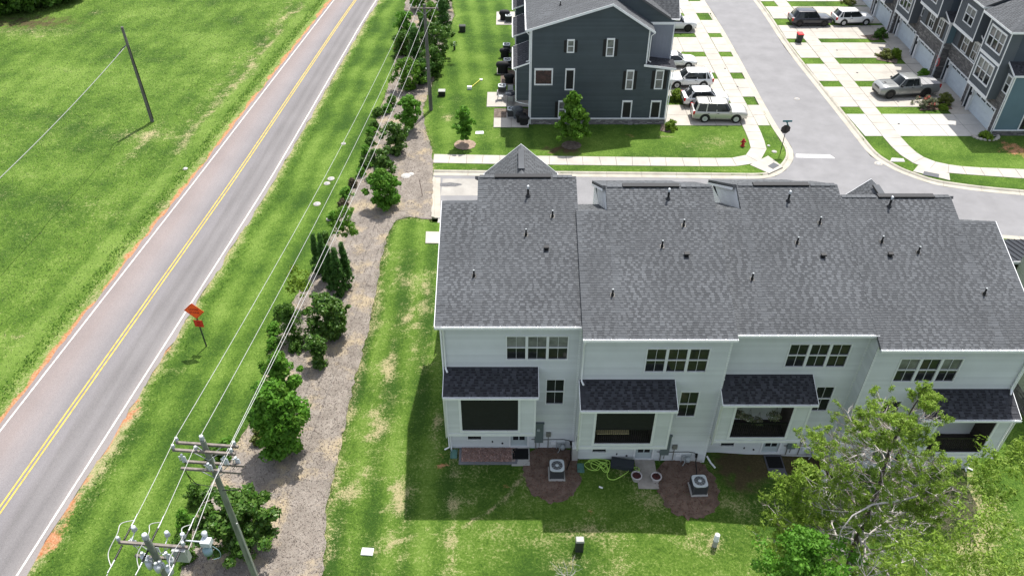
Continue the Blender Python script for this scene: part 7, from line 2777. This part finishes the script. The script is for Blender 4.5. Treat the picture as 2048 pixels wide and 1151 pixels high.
mb = MB()
mb.prism([Vector((c.x - .7, c.y - .3, .0)), Vector((c.x + .6, c.y - .35, .0)), Vector((c.x + .7, c.y + .2, .0)), Vector((c.x - .3, c.y + .35, .0))], (0, 0, .04))
mb.build('utility_pad', M_conc2, label='white worn concrete collar in the verge by the kerb ramp', cat='concrete pad')
# yellow-handled string trimmer lying on the far lawn
a, b = G(940, 176, .12), G(961, 159, .1)
rt = empty('string_trimmer', a, 0, 'yellow-shafted string trimmer lying on the far lawn', 'trimmer')
mb = MB()
mb.tube([a, b], .035, 6)
mb.build('shaft', mat('yellow_plastic', (.70, .68, .12), .5), rt)
mb = MB()
mb.box(a.x - .28, a.y - .18, .03, a.x + .18, a.y + .18, .3)
mb.build('engine', M_white2, rt)
mb = MB()
mb.box(b.x - .1, b.y - .1, .02, b.x + .2, b.y + .2, .1)
mb.build('head', M_white2, rt)
# leaning stake in the mulch
mb = MB()
p = Gz(845, 392)
mb.tube([p, p + Vector((-.15, .1, 1.5))], .025, 6)
mb.build('stake', mat('rusty_stake', (.15, .10, .08), .8), label='thin brown stake standing in the mulch near the street end', cat='stake')
# pale rocks and litter in the bed
for i, (u, v, s) in enumerate(((812, 352, .45), (822, 349, .3), (688, 287, .12), (371, 338, .22))):
    p = G(u, v)
    mb = MB()
    r_ = random.Random(i)
    mb.lathe(p, [(s * .9, 0), (s, .05), (s * .6, .12), (.01, .14)], 7, smooth=False)
    o = mb.build('stone', M_conc2, label=['largest pale flat stone on the mulch right of the shrubs', 'smaller pale stone touching the largest one on the mulch', 'tiny pale stone near the upper shrubs', 'white litter stone in the roadside weeds of the field'][i], cat='stone')
# small black drain grates on the driveways
for i, (u, v) in enumerate(((1674, 100.5), (1714.5, 145.5), (1797.5, 247.5), (1450, 137), (1475, 173))):
    p = G(u, v, .031)
    mb = MB()
    mb.lathe(p, [(.11, 0), (.11, .004), (.001, .004)], 12)
    mb.build('drain_cover', M_rubber, label=['dark round cleanout cap on the driveway behind the red-lidded bin', 'dark round cleanout cap on the driveway left of the olive bushes', 'dark round cleanout cap on the bright nearest driveway', 'dark cap on the driveway in front of the white sedan', 'dark cap on the driveway right of the white compact SUV'][i], cat='drain cap')
# ------------------------------------------------------------------ patio things behind the dark green row
def covered_grill(lb, x, y, s=1.0, m=None, tall=1.15):
    rt = empty('covered_grill', (0, 0, 0), 0, lb, 'grill')
    mb = MB()
    n = 18
    rows = []
    for t, (w, d_) in ((0, (.52, .33)), (.45, (.50, .31)), (.72, (.66, .36)), (.9, (.60, .32)), (1.0, (.35, .16))):
        row = []
        for k in range(n):
            a = 2 * math.pi * k / n
            c_, s_ = math.cos(a), math.sin(a)
            e = 4
            q = (abs(c_) ** e + abs(s_) ** e) ** (-1 / e)
            row.append(Vector((w * c_ * q * s * (1 + .03 * math.sin(5 * a + t * 4)), d_ * s_ * q * s, tall * s * t)))
        rows.append(row)
    mb.grid(rows, close=True)
    mb.face(*rows[-1])
    mb.build('cover', m or M_screen, rt)
    mb = MB()
    for sx in (-1, 1):
        mb.box(sx * .62 * s - .03, -.2 * s, .72 * tall * s, sx * .62 * s + .05 * sx, .2 * s, .76 * tall * s)
    mb.build('side_shelf', M_black, rt)
    place(rt, (x, y, .05))
    return rt
M_greycover = mat('grey_cover', (.10, .11, .125), .7, .1, 3)
covered_grill('grey covered grill on the nearest patio of the dark green row', .15, 69.6, .8, M_greycover, 1.5).location = (.55, 68.9, .05)
covered_grill('black covered round grill, upper of the pair beside the grey cover', .9, 67.9, .8).location = (.85, 68.1, .05)
covered_grill('black covered grill, lower of the pair beside the dark wall corner', 1.2, 67.6, .75).location = (1.15, 67.6, .05)
covered_grill('big black covered grill standing out on the lawn side of the dark row', -1.0, 79.0, 1.05)
covered_grill('tall black covered heater on the third patio of the dark row', -.3, 76.6, .8)
covered_grill('black covered grill between two cooling units of the dark row', -.8, 83.0, .85)
covered_grill('black covered grill on the topmost white patio of the dark row', -.9, 93.8, 1.0)
for i, (lb, x0, x1, y0, y1, m) in enumerate((('pale concrete patio slab at the near corner of the dark row', -1.75, 1.6, 67.0, 68.9, M_conc), ('dark mulch strip between the two nearest patios', -1.75, 1.6, 68.95, 70.8, M_dkwood), ('pale concrete patio slab under the table and chairs', -2.5, 1.6, 71.2, 74.4, M_conc),
                                     ('dark mulch and grill pad on the third patio', -1.2, 1.6, 76.0, 79.6, M_dkwood), ('pale patio slab beside the big covered grill', -1.6, -.6, 78.6, 81.2, M_conc), ('topmost pale patio slab of the dark row', -1.9, 1.4, 92.2, 96.4, M_conc))):
    mb = MB()
    if m is M_dkwood:
        mb.face((x0, y0, .045), (x1, y0, .045), (x1, y1, .045), (x0, y1, .045))
        mb.build('mulch_bed', M_dk_mulch, kind='structure', label=lb)
    else:
        base = MB()
        base.face((x0, y0, .01), (x1, y0, .01), (x1, y1, .01), (x0, y1, .01))
        b_ = base.build('patio', M_joint, kind='structure', label=lb)
        n_ = 2
        for k in range(n_):
            a_, c_ = x0 + (x1 - x0) * k / n_, x0 + (x1 - x0) * (k + 1) / n_
            slab(b_, [Vector((a_, y0, 0)), Vector((c_, y0, 0)), Vector((c_, y1, 0)), Vector((a_, y1, 0))], .05, m)
# patio table and chairs
tx, ty = -.15, 72.7
rt = empty('patio_table', (tx, ty, .05), 0, 'round dark glass patio table among four pale chairs', 'patio table')
mb = MB()
mb.lathe((tx, ty, .05), [(.62, .70), (.62, .73), (.001, .735)], 22)
mb.build('tabletop', mat('dark_glass_table', (.05, .055, .065), .15), rt)
for k in range(4):
    a = k * math.pi / 2 + .78
    mb = MB()
    mb.tube([(tx + .5 * math.cos(a), ty + .5 * math.sin(a), .05), (tx + .4 * math.cos(a), ty + .4 * math.sin(a), .75)], .02, 5)
    mb.build('leg', M_galv, rt)
M_sling = mat('pale_sling_fabric', (.42, .43, .44), .7)
M_frame = mat('patio_frame', (.20, .20, .21), .4)
def chair(lb, x, y, rz):
    rt = empty('patio_chair', (0, 0, 0), 0, lb, 'patio chair', 'chairs round the patio table')
    mb = MB()
    mb.box(-.26, -.25, .40, .26, .25, .43)
    mb.build('seat', M_sling, rt)
    mb = MB()
    mb.hexa([(-.26, .23, .42), (.26, .23, .42), (.26, .27, .42), (-.26, .27, .42), (-.25, .34, .95), (.25, .34, .95), (.25, .38, .95), (-.25, .38, .95)])
    mb.build('backrest', M_sling, rt)
    for sx in (-1, 1):
        mb = MB()
        mb.tube([(sx * .28, -.26, 0), (sx * .28, -.22, .62), (sx * .28, .28, .64)], .018, 5)
        mb.build('leg', M_frame, rt)
        mb = MB()
        mb.tube([(sx * .27, .40, 0), (sx * .27, .25, .42), (sx * .27, .37, .97)], .018, 5)
        mb.build('leg', M_frame, rt)
    place(rt, (x, y, .05), rz)
    return rt
for lb, dx, dy, rz in (('patio chair on the near side of the round table', 0, -.95, 180), ('patio chair on the far side of the round table', 0, .95, 0), ('patio chair on the lawn side of the round table', -.95, 0, 90), ('patio chair on the house side of the round table', .95, .1, -90)):
    chair(lb, tx + dx, ty + dy, R(rz))
# wreath by the door of the second garage house
c = Vector((44.68, 78.0, 1.75))
rt = empty('wreath', c, 0, 'pinkish red ring-shaped wreath with a bow hanging by a garage-row entry', 'wreath')
mb = MB()
ring = [c + Vector((0, .32 * math.cos(a), .36 * math.sin(a))) for a in np.linspace(0, 6.283, 22)]
mb.tube(ring, .05, 6, cap=False)
mb.build('ring', mat('pink_red', (.55, .09, .09), .6), rt)
mb = MB()
mb.tube([c + Vector((-.03, .05, .3)), c + Vector((-.05, .3, .6))], .035, 5)
mb.tube([c + Vector((-.03, .05, .3)), c + Vector((-.05, -.25, .6))], .035, 5)
mb.build('bow', MATS['pink_red'], rt)
rt.location = c - Vector((.75, .35, 0))
# hanging plants inside the open porch of the third townhouse, bench inside the second
inf = units[2]
Fp, h = inf['Fp'], inf['h']
r_ = np.random.default_rng(5)
for i, (u, z, n_, s) in enumerate(((1.25, 4.35, -.45, .34), (1.75, 4.15, -.35, .28), (2.35, 3.75, -.5, .36), (3.15, 4.25, -.4, .40))):
    p = Fp(u, z, n_)
    rt = empty('potted_plant', p, 0, ['leftmost', 'second from the left', 'lowest', 'rightmost'][i] + ' hanging plant inside the open porch of the third townhouse', 'hanging plant')
    mb = MB()
    mb.lathe(p - Z_ * .22, [(.08, 0), (.17, .14), (.18, .2), (.15, .2)], 12)
    mb.build('pot', M_white2, rt)
    mb = MB()
    for k in range(3):
        a = k * 2.09
        mb.tube([p + Vector((.16 * math.cos(a), .16 * math.sin(a), 0)), p + Z_ * .7], .006, 4)
    mb.build('hanger', M_black, rt)
    V_ = leaves_at(np.array([[0, 0, .02], [.1, 0, -.1], [-.12, .05, -.05], [0, -.1, .12]]), s * .8, 70, .07, r_, .4)
    np_mesh('foliage', V_, np.arange(len(V_)).reshape(-1, 4), L_var, parent=rt)
inf = units[1]
Fp = inf['Fp']
b0 = Fp(1.0, 3.02, -.75)
rt = empty('bench', b0, 0, 'cream slatted bench behind the railing of the second townhouse porch', 'bench')
for k in range(11):
    mb = MB()
    mb.fbox(Fp, 1.02 + k * .155, 3.05, -.8, 1.14 + k * .155, 3.72, -.74)
    mb.build('slat', M_cream, rt)
mb = MB()
mb.fbox(Fp, 1.0, 3.68, -.83, 2.72, 3.76, -.72)
mb.fbox(Fp, 1.0, 3.30, -.74, 2.72, 3.34, -.35)
mb.build('rail', M_cream, rt)
